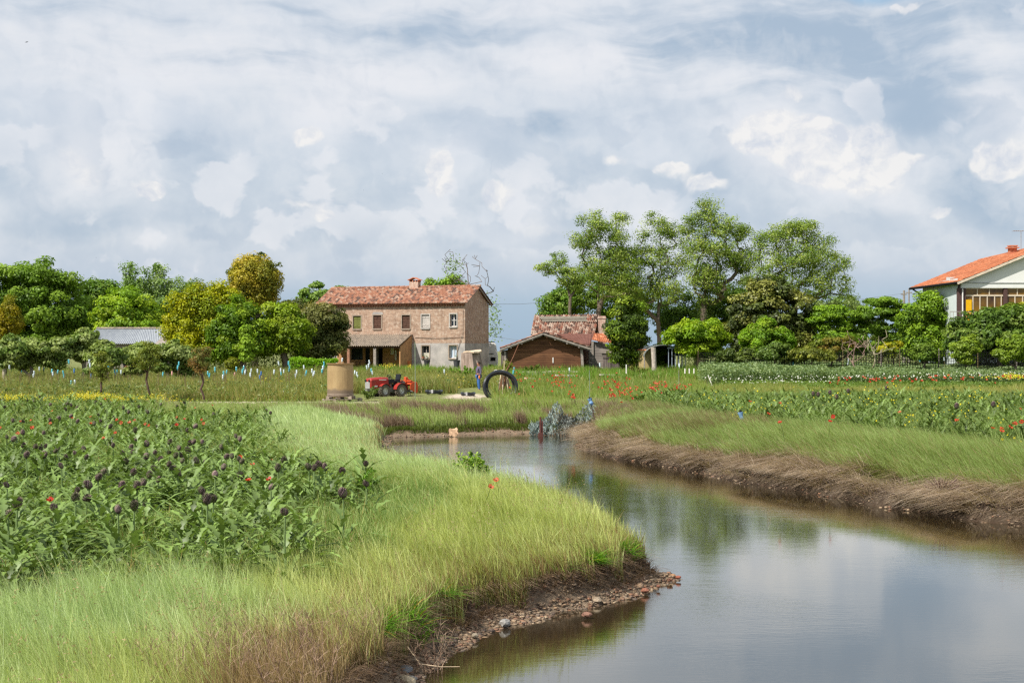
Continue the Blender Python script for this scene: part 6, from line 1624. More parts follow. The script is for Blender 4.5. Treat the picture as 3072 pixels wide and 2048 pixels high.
# porch things: table and chairs in shade
t_ = thing('porch_table', 'dark wooden table in the shade of the porch', 'table', hp(1092, 1112, 1.3), -TH)
mb = MB(); mb.box(-.6, .6, -.35, .35, .7, .75); mb.build('tabletop', M_brownw, t_)
for x in (-.5, .5):
    for y in (-.28, .28): mb = MB(); mb.box(x - .03, x + .03, y - .03, y + .03, 0, .7); mb.build('leg', M_brownw, t_)

# ---- netting fence
def netting(px0, px1, Y, ztop, zbot, label, step=.17):
    x0, x1 = wx(px0, Y), wx(px1, Y); V = []; Qn = []
    def wq(ax, az_, bx, bz, w_):
        k = len(V); 
        if abs(ax - bx) > abs(az_ - bz): V.extend([(ax, 0, az_ - w_), (bx, 0, bz - w_), (bx, 0, bz + w_), (ax, 0, az_ + w_)])
        else: V.extend([(ax - w_, 0, az_), (ax + w_, 0, az_), (bx + w_, 0, bz), (bx - w_, 0, bz)])
        Qn.append((k, k + 1, k + 2, k + 3))
    nxs = int((x1 - x0) / step); nz_ = int((ztop - zbot) / step)
    sag = lambda x: .05 * math.sin(x * 1.3)
    for i in range(nxs + 1): x = x0 + i * step - (x0 + x1) / 2; wq(x, 0, x + rng.normal(0, .01), ztop - zbot + sag(x), .016)
    for j in range(nz_ + 1):
        for i in range(nxs): xa = x0 + i * step - (x0 + x1) / 2; xb = xa + step; wq(xa, j * step + sag(xa), xb, j * step + sag(xb), .016)
    t_ = thing('netting_fence', label, 'fence', ((x0 + x1) / 2, Y, zbot))
    o = link('mesh', fastmesh('mesh', V, Qn), M_dark, t_)
    for i in range(int((x1 - x0) / 2.6) + 1): x = x0 + i * 2.6 - (x0 + x1) / 2; mb = MB(); mb.tube([(x, .03, -.3), (x, .03, ztop - zbot + .12)], .03, 6); mb.build('post', M_grey if i % 2 else M_cane, t_)
netting(2095, 2300, 99.4, wz_(1056, 99.4), .9, 'black garden netting between carport and the smaller rounded tree')
netting(2300, 2700, 96.9, wz_(1054, 96.9), .9, 'black garden netting in front of magnolia and layered trees')
netting(2700, 3090, 94.8, wz_(1050, 94.8), .9, 'black garden netting below the villa')

# ---- wires and poles in the distance
for pts, lb in (([(1467, 912, 118), (1560, 912, 135), (1660, 905, 150)], 'thin overhead wire from the farmhouse gable to the locust trees'), ([(1480, 1009, 118), (1540, 1018, 112), (1560, 1020, 110)], 'low overhead wire from the farmhouse to the barn'), ([(2300, 893, 150), (2500, 908, 155), (2712, 880, 160)], 'distant overhead wire running to the pole beside the villa')):
    P_ = [W(*p) for p in pts]; mb = MB(); n = 14; q = []
    for i in range(n + 1): f = i / n * (len(P_) - 1); k = min(int(f), len(P_) - 2); q.append(P_[k].lerp(P_[k + 1], f - k))
    mb.tube(q, .014, 4); tag(mb.build('wire', mat('wire_grey', C(120, 124, 130), .7)), lb, 'wire')
for px, pt, lb in ((2712, 871, 'grey concrete utility pole, taller of the pair beside the villa'), (2727, 866, 'thinner dark utility pole with crossarm beside the villa')):
    a = W(px, pt, 160); mb = MB(); mb.tube([(a.x, a.y, 0), tuple(a)], [.2, .12] if px < 2720 else [.1, .08], 8); mb.box(a.x - .35, a.x + .35, a.y - .05, a.y + .05, a.z - .5, a.z - .38)
    tag(mb.build('utility_pole', mat('pole_grey', C(142, 134, 126), .9)), lb, 'pole')
# ---- birds
def bird(px, py, Y, s, label):
    c = W(px, py, Y); t_ = thing('bird', label, 'bird', c)
    t_.scale = (s, s, s); t_.rotation_euler = (R(10), R(-8), 0)
    mb = MB(); mb.tube([(-.5, 0, 0), (-.38, 0, .0), (-.15, 0, .02), (.15, 0, .02), (.35, 0, .05), (.48, 0, .04), (.56, 0, .02)], [.02, .05, .12, .13, .07, .06, .005], 8); mb.add([(-.4, 0, 0), (-.75, .1, .0), (-.75, -.1, .0), (-.6, 0, .02)], [(0, 1, 3), (0, 3, 2)]); mb.build('body', M_dark, t_, smooth=True)
    for sy in (-1, 1): mb = MB(); mb.add([(.2, sy * .08, .05), (.1, sy * .5, .1), (-.15, sy * .9, .02), (-.2, sy * .5, .03), (-.15, sy * .08, .03)], [(0, 1, 2, 3, 4)]); mb.build('wing', M_dark, t_)
bird(80, 127, 60, .13, 'dark bird gliding high in the cloudy sky near the top corner')
for px, py in ((288, 773), (1090, 571), (1147, 521)): bird(px, py, 150, .1, {288: 'distant speck of a bird above the feathery tree', 1090: 'tiny distant bird high over the farmhouse', 1147: 'higher tiny distant bird over the farmhouse chimney'}[px])
# ================================================================== GRASS, CROPS AND FLOWERS
B_LINE = [(-8.0, 50), (-7.6, 43), (-6.0, 36), (-4.5, 29), (-2.7, 24.3), (-1.2, 22.6), (-.3, 21), (-.45, 19.6), (-1.2, 17.2), (-1.9, 15.3), (-2.7, 13.9), (-3.5, 12.6), (-4.3, 11.2), (-5.5, 9), (-6, 5), (-1.5, 5)]
LBP = np.array(LEFT_SHORE[2:] + B_LINE)
TRK = lambda x, y: (np.abs(y - (64.5 + np.where(x > -6, (x + 6) * .75, 0))) < 1.7 + 1.0 * vnoise(x, y, .7, 3)) & (x < 1) & (x > -26)
def nz3(x, y, s, o): return fbm(x, y, s, o)
def colmix(pal, f):
    """pal: list of sRGB; f in 0..1 -> interpolated linear colours"""
    P_ = np.array([lin(c) for c in pal]); k = np.clip(f, 0, .999) * (len(P_) - 1); i = k.astype(int); t_ = (k - i)[:, None]
    return P_[i] * (1 - t_) + P_[i + 1] * t_
def mkstuff(name, me, m, label, cat='grass'):
    o = link(name, me, m); return tag(o, label, cat, None, 'stuff')

# --- pale bank grass on the near side
def bankgrass(n, y0, y1, wmul, dens_f=None):
    x, y = scatter(n, -9, 3, y0, y1, lambda x, y: inside(LBP, x + (vnoise(x, y, 1.5, 5) - .5) * .45, y + (vnoise(x, y, 1.5, 6) - .5) * .45) & infrus(x, y, .9))
    d = shore(x, y); k = (d > .27 + .16 * vnoise(x, y, 3, 8)) & (rng.random(len(x)) < .2 + 1.15 * vnoise(x, y, 3.5, 9)); return x[k], y[k], d[k]
PX, PY, PD_ = [], [], []
for n, y0, y1 in ((1000000, 6.8, 14), (900000, 14, 22), (560000, 22, 36), (300000, 36, 51)):
    a = bankgrass(n, y0, y1, 1); PX.append(a[0]); PY.append(a[1]); PD_.append(a[2])
x = np.concatenate(PX); y = np.concatenate(PY); d = np.concatenate(PD_); N = len(x)
print('bank blades', N)
z = gz(x, y, d)
patch = nz3(x, y, .45, 50); fine_ = vnoise(x, y, 5, 51)
kx = x - (-2.3 + (y - 11) * .05)       # bluish towards the left and the far bend
blue = np.clip(sstep(.3, -1.6, kx) * (y < 18) * .9 + sstep(21, 25, y) * .75 + sstep(.55, .72, patch) * .5 + rng.normal(.12, .16, N), 0, 1)
cg = colmix([(148, 158, 76), (180, 187, 106), (206, 210, 142)], fine_ * .6 + rng.random(N) * .5)
cb = colmix([(138, 160, 96), (174, 192, 132), (206, 218, 172)], fine_ * .5 + rng.random(N) * .55)
c = cg * (1 - blue[:, None]) + cb * blue[:, None]
dryk = rng.random(N) < (.07 + .5 * sstep(1.5, .6, d) + .55 * np.exp(-((x + 1.7) / 1.0) ** 2 - ((y - 10.8) / 2.0) ** 2))
c[dryk] = colmix([(120, 98, 66), (160, 136, 96), (178, 158, 116)], rng.random(dryk.sum()))
h = (.34 + .34 * rng.random(N) + .16 * (fbm(x, y, .9, 55) - .5)) * (.7 + .3 * sstep(.3, .9, d)) * np.where(dryk, .8, 1)
tall = rng.random(N) < .02; h[tall] *= 1.45; wide_ = np.where(rng.random(N) < .07, 1.9, 1.0)
lw = .22 + .28 * vnoise(x, y, .8, 57) + rng.normal(0, .16, N)
lean = np.stack([-lw + rng.normal(0, .18, N), rng.normal(0, .2, N) + (vnoise(x, y, .6, 58) - .5) * .35], 1)
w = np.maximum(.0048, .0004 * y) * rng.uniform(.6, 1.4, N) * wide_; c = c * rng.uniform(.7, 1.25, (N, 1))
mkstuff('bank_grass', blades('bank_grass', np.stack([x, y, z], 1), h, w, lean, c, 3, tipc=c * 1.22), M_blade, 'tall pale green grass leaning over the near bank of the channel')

# seed stalks standing above the bank grass
x, y = scatter(5200, -6, 3, 8, 30, lambda x, y: inside(LBP, x, y) & infrus(x, y, .5)); d = shore(x, y); k = (d > .5) & (vnoise(x, y, 1.1, 140) > .35); x, y, d = x[k], y[k], d[k]; N = len(x); z = gz(x, y, d)
h = rng.uniform(.55, .95, N); ln = np.stack([-rng.uniform(.1, .6, N), rng.normal(0, .25, N)], 1); cS = colmix([(150, 140, 92), (186, 176, 130), (168, 180, 112)], rng.random(N))
mkstuff('seed_stalks', blades('seed_stalks', np.stack([x, y, z], 1), h, .006, ln, cS, 4, tipc=cS), M_blade, 'thin pale seed stalks rising above the bank grass')
tp_ = np.stack([x + ln[:, 0] * h, y + ln[:, 1] * h, z + h * (1 - .33 * np.hypot(ln[:, 0], ln[:, 1]))], 1); K_ = 5
P_ = np.repeat(tp_, K_, 0) + np.stack([rng.normal(0, .012, N * K_), rng.normal(0, .012, N * K_), -rng.uniform(0, .11, N * K_)], 1)
V, Qd, Cc = leafgeo(P_, rng.normal(size=(N * K_, 3)), .03, np.repeat(colmix([(150, 132, 92), (190, 172, 128)], rng.random(N)), K_, 0), .3)
mkstuff('seed_heads', fastmesh('seed_heads', V, Qd, None, Cc), M_blade, 'small straw coloured seed heads on the tall stalks of the bank')

def grad(x, y):
    e = .15; gx_ = shore(x + e, y) - shore(x - e, y); gy_ = shore(x, y + e) - shore(x, y - e); g = np.stack([gx_, gy_], 1); return g / (np.linalg.norm(g, axis=1, keepdims=True) + 1e-6)
# --- brown roots and dead stems on the near bank edge
x, y = scatter(800000, -8, 3, 8.5, 36, lambda x, y: infrus(x, y, .6)); d = shore(x, y); k = (d > .24) & (d < .85) & (rng.random(len(x)) < np.clip(16 / y, 0, 1)) & (x < 2.4) & (x < 2.6 - (y > 21) * (y - 21) * .25); x, y, d = x[k], y[k], d[k]; N = len(x)
g_ = grad(x, y); c = colmix([(84, 64, 50), (132, 108, 86), (166, 142, 116), (184, 164, 136)], np.clip(rng.random(N) * .6 + .55 * sstep(.25, .6, d) - .12, 0, 1))
lean = -g_ * rng.uniform(.2, 1.5, N)[:, None] + rng.normal(0, .45, (N, 2))
mkstuff('dead_stems', blades('dead_stems', np.stack([x, y, gz(x, y, d)], 1), rng.uniform(.05, .24, N), np.maximum(.005, .00045 * y), lean, c, 3, curl=1.9), M_blade, 'brown dead stems and roots fringing the near bank')
# dry twiggy sprigs standing in the foreground grass
def twigs(name, label, spots, hgt, pal_, nst=26, wd=.006):
    V = MB()
    for sx, sy in spots:
        zz = gz1(sx, sy)
        for k in range(nst):
            a = rng.uniform(0, 2 * PI); r0_ = rng.uniform(0, .12); tilt = rng.uniform(.05, .5); hh = hgt * rng.uniform(.6, 1.1)
            p0 = Vector((sx + r0_ * math.cos(a), sy + r0_ * math.sin(a), zz)); q = [p0]
            for j in range(1, 5): q.append(p0 + Vector((math.cos(a) * tilt * hh * (j / 4) ** 1.3 - .1 * hh * j / 4 + rng.normal(0, .015), math.sin(a) * tilt * hh * (j / 4) + rng.normal(0, .015), hh * j / 4)))
            V.cur = tuple(colmix(pal_, np.array([rng.random()]))[0]); V.tube(q, [wd, wd * .9, wd * .7, wd * .5, wd * .3], 4)
            for j in (2, 3, 4):
                for _ in range(3):
                    b_ = q[j]; e = b_ + Vector((rng.normal(0, .06), rng.normal(0, .06), rng.uniform(.03, .12))) * (hh / .6); V.tube([b_, (b_ + e) / 2 + Vector((0, 0, .01)), e], [wd * .5, wd * .4, wd * .2], 3, caps=False)
    return V
tw = [(onz(px, py, .0)) for px, py in ((690, 2010), (560, 1980), (760, 2030), (610, 1900), (850, 1980), (980, 1960), (940, 1900), (640, 1960), (800, 1930), (540, 2040), (880, 2035), (720, 1960), (1090, 1870), (1300, 1800))]
V_ = twigs('dry_sprigs', '', [(v.x, max(v.y, 9.0)) for v in tw], .5, [(104, 80, 66), (150, 124, 104), (178, 152, 128)], nst=20, wd=.0035)
o = V_.build('dry_sprigs', colmat('twig', .9, .2), None, cols=True); tag(o, 'dry brown branching sprigs standing in the foreground grass', 'dry plants', None, 'stuff')

# --- bright green tussocks hanging on the near bank edge
for px, py, s_, lb in ((1110, 1930, 1.0, 'big bright green grass tussock on the near bank, lowest in the frame'), (1235, 1900, .85, 'bright green tussock with drooping blades next to the lowest one'), (1320, 1830, .5, 'small green tuft above the pebble beach'), (1668, 1745, .38, 'tiny green tuft over the dark bank edge'), (1765, 1680, .75, 'leafy green tuft near the bank point'), (1830, 1670, .7, 'green tuft of broad blades next to the bank point'), (1775, 1710, .45, 'small tuft hanging below the leafy ones'), (1915, 1640, .55, 'green tuft at the very tip of the grassy point')):
    Y0 = 13.6 if px < 1180 else 14.4 if px < 1300 else 15.6 if px < 1400 else 17.6 if px < 1700 else 18.0 if px < 1800 else 18.9
    cx, cy = wx(px, Y0), Y0
    for _ in range(60):
        if shore(np.array([cx]), np.array([cy]))[0] > .4: break
        cx -= .03; cy += .02
    s_ = s_ * .78; n = int(300 * s_ + 60); a = rng.uniform(0, 2 * PI, n); r_ = rng.random(n) ** .7 * .24 * s_
    xx, yy = cx + r_ * np.cos(a), cy + r_ * np.sin(a)
    base = np.array([cx, cy, gz1(cx, cy)])
    lean = np.stack([np.cos(a), np.sin(a)], 1) * rng.uniform(.1, 1.1, n)[:, None] + [0.3, -.45]
    c = colmix([(70, 118, 26), (96, 150, 34), (140, 176, 60)], rng.random(n)); yel_ = rng.random(n) < .05; c[yel_] = lin((190, 150, 60))
    me = blades('grass_tussock', np.stack([xx, yy, gz(xx, yy)], 1) - base, rng.uniform(.25, .55, n) * (.45 + .5 * s_), .011, lean, c, 4, curl=1.4)
    tag(link('grass_tussock', me, M_blade, None, tuple(base)), lb, 'grass tuft', 'bright green tufts on the near bank')
# leafy plant standing in the pale grass by the pool
def leafy_plant(name, label, px, pyb, pyt, Y, wpx, pal_, n=700, ls=.06, nst=9, cat='plant'):
    b_ = W(px, pyb, Y); b_.z = gz1(b_.x, Y); ht = wz_(pyt, Y) - b_.z; wd = wpx / F * Y / 2
    t_ = thing(name, label, cat, b_); V = MB(); pos = []
    for k in range(nst):
        a = rng.uniform(0, 2 * PI); r_ = rng.random() ** .6 * wd; hh = ht * rng.uniform(.6, 1.0); q = [Vector((0, 0, 0)) + Vector((r_ * math.cos(a), r_ * math.sin(a), hh)) * (j / 4) + Vector((0, 0, .05 * math.sin(j))) for j in range(5)]
        V.tube(q, [.012, .01, .008, .006, .003], 5)
        for _ in range(n // nst): f = rng.uniform(.2, 1.02) * 4; i = min(int(f), 3); p_ = q[i].lerp(q[i + 1], f - i); pos.append(np.array(p_) + rng.normal(0, .035 + .05 * ht, 3) * (1.15 - f / 5))
    V.build('stems', mat('plant_stem', C(110, 120, 60), .9), t_)
    P_ = np.array([lin(c) for c in pal_]); leafcloud('foliage', np.array(pos), ls, P_[rng.integers(0, len(P_), len(pos))] * rng.uniform(.8, 1.2, (len(pos), 1)), t_)
    return t_
leafy_plant('leafy_weed', 'bushy green weed standing in the pale grass before the pool', 1420, 1440, 1345, 25, 115, [(108, 148, 54), (84, 124, 40), (134, 166, 74)], 1500, .075, 14)
leafy_plant('leafy_weed', 'smaller sprawling green weed among the grass towards the artichokes', 1110, 1500, 1400, 21, 90, [(96, 140, 44), (80, 120, 36)], 500, .07, 8)
leafy_plant('leafy_weed', 'dark bushy weed beside the pale dirt patch on the far bank', 1915, 1222, 1182, 58, 50, [(84, 112, 46), (70, 98, 40)], 500, .13, 8)
leafy_plant('leafy_weed', 'dark green weed behind the pale dirt patch', 2035, 1205, 1160, 62, 60, [(92, 122, 60), (76, 106, 50)], 500, .14, 8)
leafy_plant('leafy_weed', 'large leafed dock plant at the edge of the dark artichoke leaves', 2810, 1345, 1315, 34, 80, [(100, 140, 50), (80, 118, 40), (120, 70, 50)], 240, .16, 7)
leafy_plant('leafy_weed', 'green weed in front of the tractor nose', 1105, 1195, 1158, 71, 60, [(84, 108, 60), (110, 134, 80)], 500, .13, 8)
leafy_plant('leafy_weed', 'green bushy growth around the foot of the pale trunk', 1400, 1130, 1095, 94, 110, [(104, 146, 50), (88, 126, 44)], 800, .17, 12)
leafy_plant('leafy_weed', 'flowering bush against the barn planks', 1595, 1125, 1090, 100, 60, [(88, 112, 50), (72, 96, 42)], 500, .15, 9)
leafy_plant('leafy_weed', 'tangled weed at the corner of the brown barn', 1520, 1125, 1078, 100, 50, [(116, 130, 60), (100, 116, 50)], 500, .15, 9)
leafy_plant('leafy_weed', 'grey green weed beside the tan tank by the carport', 1915, 1130, 1092, 98, 90, [(116, 124, 70), (92, 104, 52)], 600, .15, 10)

# --- right bank: dry drooping grass then green strip
x, y = scatter(660000, 1.5, 15, 15, 52, lambda x, y: infrus(x, y, .8)); d = shore(x, y); k = (d > .13) & (d < 1.3 + .8 * vnoise(x, y, .8, 70)) & (x > 2.25 + (y > 49) * .2) & (y > 16) & (rng.random(len(x)) < np.clip(24 / y, .3, 1) * (.35 + .75 * sstep(.3, .6, vnoise(x, y, 1.6, 73)))); x, y, d = x[k], y[k], d[k]; N = len(x); print('right dry', N)
g_ = grad(x, y); grn = (vnoise(x, y, .55, 72) > .72) & (rng.random(N) < .6)
c = colmix([(104, 84, 68), (152, 132, 112), (184, 164, 142), (206, 190, 168)], rng.random(N) * .6 + .4 * vnoise(x, y, 2.2, 71)); c[grn] = colmix([(112, 116, 56), (140, 146, 74)], rng.random(grn.sum()))
tus = vnoise(x, y, 1.6, 73)
c = c * rng.uniform(.65, 1.25, (N, 1))
lean = -g_ * (rng.uniform(.45, 1.35, N) * (1.1 - .25 * d))[:, None] + rng.normal(0, .36, (N, 2)) + [-.35, -.1] + np.stack([(vnoise(x, y, 1.1, 74) - .5) * .9, np.zeros(N)], 1)
h = rng.uniform(.3, .6, N) * (.55 + .8 * tus) * (.85 + .15 * sstep(.1, .8, d)) * np.where(rng.random(N) < .05, 1.6, 1.0)
mkstuff('dry_bank_grass', blades('dry_bank_grass', np.stack([x, y, gz(x, y, d)], 1), h, np.maximum(.008, .00048 * y), lean, c, 4, curl=1.75), M_blade, 'dry pinkish brown grass drooping over the far side bank', 'dry grass')
RF = [(5.6, 64), (6.0, 52), (6.9, 46), (8.2, 41.5), (9.6, 37.5), (10.8, 34), (11.6, 31.5), (13, 29), (30, 20), (30, 64)]
def rband(x, y): return shore(x, y)
x, y = scatter(620000, 2.2, 19, 18, 58, lambda x, y: infrus(x, y, .8)); d = shore(x, y); k = (d > .6 + .85 * vnoise(x, y, .8, 70)) & (~inside(RF, x + (vnoise(x, y, 1, 75) - .5), y + (vnoise(x, y, 1, 76) - .5))) & (x > 2.6) & (rng.random(len(x)) < np.clip(34 / y, .3, 1)) & ~((y > 54) & (vnoise(x, y, .5, 77) < .5)); x, y, d = x[k], y[k], d[k]; N = len(x); print('right green', N)
c = colmix([(126, 144, 76), (156, 174, 104), (184, 198, 134)], rng.random(N) * .55 + .45 * vnoise(x, y, .9, 78)); k = rng.random(N) < .12; c[k] = colmix([(150, 130, 96), (172, 152, 116)], rng.random(k.sum()))
k = (y > 40) & (vnoise(x, y, .4, 79) > .5) & (rng.random(N) < .5); c[k] = colmix([(132, 116, 86), (150, 134, 96)], rng.random(k.sum()))
lean = np.stack([-rng.uniform(.2, .8, N), rng.normal(-.1, .25, N)], 1)
mkstuff('verge_grass', blades('verge_grass', np.stack([x, y, gz(x, y, d)], 1), rng.uniform(.36, .66, N), np.maximum(.008, .00045 * y), lean, c, 3), M_blade, 'green grass strip between the dry bank and the artichoke leaves')
# purple grey twiggy shrub hanging on the right bank
for px, py, Y, s_, lb in ((2790, 1500, 27.0, 1.0, 'purplish grey twiggy shrub hanging over the right bank'), (2340, 1440, 33.4, .7, 'small greenish dry shrub hanging over the right bank')):
    b_ = W(px, py, Y); bz = gz1(b_.x + .3, Y + .3); V = MB()
    for k in range(150):
        a = rng.uniform(0, 2 * PI); L = rng.uniform(.3, .62) * s_; e = rng.uniform(.15, 1.2); dv = Vector((math.cos(a) * math.cos(e), math.sin(a) * math.cos(e) - .3, math.sin(e))) * L; p0 = Vector((b_.x + .3, Y + .3, bz))
        V.cur = tuple(colmix([(110, 90, 84), (140, 116, 112), (150, 132, 110)] if s_ > .9 else [(110, 104, 66), (130, 118, 80)], np.array([rng.random()]))[0]); V.tube([p0, p0 + dv * .5 + Vector((0, 0, .03)), p0 + dv + Vector((0, 0, -.05))], [.008, .007, .004], 4)
    tag(V.build('twiggy_shrub', colmat('twig', .9, .2), None, cols=True), lb, 'shrub')

# --- far bank of the pool
x, y = scatter(320000, -14, 4.5, 50, 64, lambda x, y: infrus(x, y, .5)); d = shore(x, y); k = (d > .25) & (y < 57.5) & ~(TRK(x, y)) & (~inside(B_LINE + [(-20, 5), (-20, 50)], x, y)); x, y, d = x[k], y[k], d[k]; N = len(x); print('far bank', N)
br = np.clip(sstep(4.2, 2.0, d) * sstep(.42, .62, .6 * vnoise(x, y, 1.7, 81) + .4 * vnoise(x, y, .6, 85)) * 1.1 + .15 * rng.random(N), 0, 1) * (d > .6)
low = (d < .75)
c = colmix([(132, 148, 76), (160, 176, 100), (182, 196, 128)], rng.random(N) * .6 + .4 * vnoise(x, y, .7, 82)); kk = rng.random(N) < br; c[kk] = colmix([(120, 98, 84), (150, 128, 112), (168, 150, 120)], rng.random(kk.sum())); c[low] = colmix([(84, 96, 34), (104, 118, 44)], rng.random(low.sum()))
h = np.where(low, rng.uniform(.08, .2, N), rng.uniform(.3, .6, N)); h = np.where(kk & ~low, h * (.9 + .5 * vnoise(x, y, 1.1, 83)), h) * np.where((y > 54.5) & (x < wx(1150, y)), .5, 1.0)
lean = np.stack([-rng.uniform(.0, .5, N), rng.normal(0, .25, N)], 1)
mkstuff('far_bank_grass', blades('far_bank_grass', np.stack([x, y, gz(x, y, d)], 1), h, .024 * rng.uniform(.6, 1.2, N), lean, c, 2), M_blade, 'green and brown grass on the far bank behind the pool')

# --- left field: weeds and grass between the artichokes
LF = lambda x, y: (~inside(LBP, x + (vnoise(x, y, 1.5, 5) - .5) * .5, y)) & (x < np.interp(y, [5, 9, 11.2, 12.6, 13.9, 15.3, 17.2, 19.6, 21, 22.6, 24.3, 29, 36, 43, 50, 62], [-6, -5.3, -4.1, -3.3, -2.5, -1.7, -1.0, -.3, -.1, -1.0, -2.5, -4.3, -5.8, -7.4, -7.8, -9]))
parts_ = []
for n, y0, y1 in ((620000, 10.5, 20), (760000, 20, 34), (560000, 34, 63)):
    x, y = scatter(n, -24, 0, y0, y1, lambda x, y: infrus(x, y, .8) & LF(x, y) & ~TRK(x, y)); k_ = ~((x > wx(480, y)) & (y > 58)); parts_.append((x[k_], y[k_]))
x = np.concatenate([p[0] for p in parts_]); y = np.concatenate([p[1] for p in parts_]); N = len(x); print('left field', N)
f1 = vnoise(x, y, .5, 90); c = colmix([(80, 106, 44), (122, 148, 70), (156, 176, 104), (184, 192, 126)], rng.random(N) * .8 + .3 * f1)
k = rng.random(N) < .1; c[k] = colmix([(160, 140, 80), (170, 150, 100)], rng.random(k.sum()))
yel = np.clip(sstep(40, 62, y) + sstep(-7, -3, x) * sstep(22, 34, y), 0, 1); k = rng.random(N) < yel * .5; c[k] = colmix([(136, 140, 60), (160, 162, 86)], rng.random(k.sum()))
edge_ = np.where((x > wx(500, y)) & (y > 54), .35, 1.0); h = rng.uniform(.16, .54, N) * (.55 + .75 * vnoise(x, y, 1.3, 91)) * edge_; lean = np.stack([rng.normal(-.2, .35, N), rng.normal(0, .35, N)], 1)
mkstuff('field_weeds', blades('field_weeds', np.stack([x, y, gz(x, y, np.full(N, 9.))], 1), h, np.maximum(.006, .00048 * y) * rng.uniform(.6, 2.0, N), lean, c, 2), M_blade, 'mixed green grass and weeds between the artichoke plants', 'weeds')

# broad leaf litter of small weeds
def leafstuff(name, label, x, y, zlo, zhi, size, pal_, m=None, cat='weeds'):
    N = len(x); z = gz(x, y, np.full(N, 9.)) + rng.uniform(zlo, zhi, N)
    n = rng.normal(size=(N, 3)) * .8; n[:, 2] = np.abs(n[:, 2]) + .4
    V, Qd, Cc = leafgeo(np.stack([x, y, z], 1), n, size * rng.uniform(.6, 1.4, N), colmix(pal_, rng.random(N)) * rng.uniform(.75, 1.2, (N, 1)), .42)
    return mkstuff(name, fastmesh(name, V, Qd, None, Cc), m or M_leaf, label, cat)
x, y = scatter(160000, -24, 0, 11, 60, lambda x, y: infrus(x, y, .8) & LF(x, y) & (rng.random(len(x)) < np.clip(24 / y, .2, 1)) & (x < -1.5 - .06 * y))
leafstuff('low_weeds', 'small leafy weeds under the artichoke plants in the left field', x, y, .05, .42, .085, [(84, 112, 50), (108, 138, 64), (134, 158, 88)])

# --- artichokes
def art_leaves(nl, L0, seed, colr):
    global rng
    keep = rng; rng = np.random.default_rng(seed); out = []
    for i in range(nl):
        yaw = i * 2.4 + rng.normal(0, .3); el_ = rng.uniform(.35, 1.25); L = L0 * rng.uniform(.7, 1.15)
        out.append(strip_leaf(L, rng.uniform(.045, .09) * L / .6, el_, rng.uniform(.8, 1.9), yaw, 1, 10, np.array(colr) * rng.uniform(.75, 1.25), (0, 0, rng.uniform(0, .2))))
    for i in range(5):
        yaw = i * 2.4 + 1 + rng.normal(0, .3); out.append(strip_leaf(L0 * rng.uniform(.4, .6), .07, rng.uniform(.5, 1.2), 1.3, yaw, 1, 8, np.array(colr) * rng.uniform(.8, 1.25), (0, 0, .22 + .07 * i)))
    rng = keep; return joinT(out)
A_C = lin((110, 132, 70))
LT = [art_leaves(15 + i % 3, .66, 100 + i, A_C) for i in range(6)]
def head_T(kind):
    vs = []; qs = []; cs = []
    pur = [C(112, 92, 92), C(90, 74, 74), C(134, 112, 108), C(116, 114, 86)] if kind == 0 else [C(104, 92, 86), C(84, 82, 62), C(124, 110, 98), C(108, 112, 76)]
    prof = [(0, -.05), (.034, -.045), (.05, -.01), (.046, .03), (.026, .062), (0, .075)]; n = 8
    for r, z in prof:
        for k in range(n): a = 2 * PI * k / n; vs.append((r * math.cos(a), r * math.sin(a), z)); cs.append(np.array(pur[1]) * .8)
    for i in range(5):
        for k in range(n): qs.append((i * n + k, i * n + (k + 1) % n, (i + 1) * n + (k + 1) % n, (i + 1) * n + k))
    m_ = 64
    for j in range(m_):
        f = (j + .5) / m_; a = j * 2.4; th = PI * (.12 + .8 * f); r = .05 * math.sin(th); z = .008 - .056 * math.cos(th)
        o_ = np.array([math.cos(a), math.sin(a), 0]); s = np.array([-math.sin(a), math.cos(a), 0]); up = np.array([0, 0, 1.0])
        b_ = o_ * r + up * z; fl = (.9 - .7 * f) + .25 * random.random(); w_ = .017 * (1.1 - .5 * f)
        b0 = len(vs); mid = b_ + o_ * (.006 + .012 * fl) + up * .014; tip = b_ + o_ * .024 * fl + up * .036
        vs += [tuple(b_ - s * w_ * .7), tuple(mid + s * w_), tuple(tip + s * .002), tuple(mid - s * w_), tuple(b_ + s * w_ * .7), tuple(tip - s * .002)]
        c_ = np.array(pur[j % 4]); cs += [c_ * .65, c_ * 1.0, c_ * 1.7, c_ * 1.0, c_ * .65, c_ * 1.7]; qs.append((b0, b0 + 4, b0 + 1, b0 + 3)); qs.append((b0 + 3, b0 + 1, b0 + 2, b0 + 5))  # highlights painted into the bract tips, bases kept darker
    return np.array(vs), np.array(qs), np.array(cs)
HT = [head_T(0), head_T(0), head_T(1)]
LM = [fastmesh('artichoke_leaves', v, q, None, c) for v, q, c in LT]; HM = [fastmesh('artichoke_head', v * np.array([.86, .86, 1.0]), q, None, c) for v, q, c in HT]
for me in LM: me.materials.append(M_art)
for me in HM: me.materials.append(colmat('bract', .8, .2, 20, .1))
mb = MB(); mb.cur = lin((112, 132, 80)); mb.tube([(0, 0, 0), (.012, .01, .35), (-.008, 0, .7), (0, 0, 1)], [.016, .014, .012, .011], 6); o = mb.build('stem', colmat('stem_green'), cols=True); SM = o.data; bpy.data.objects.remove(o)
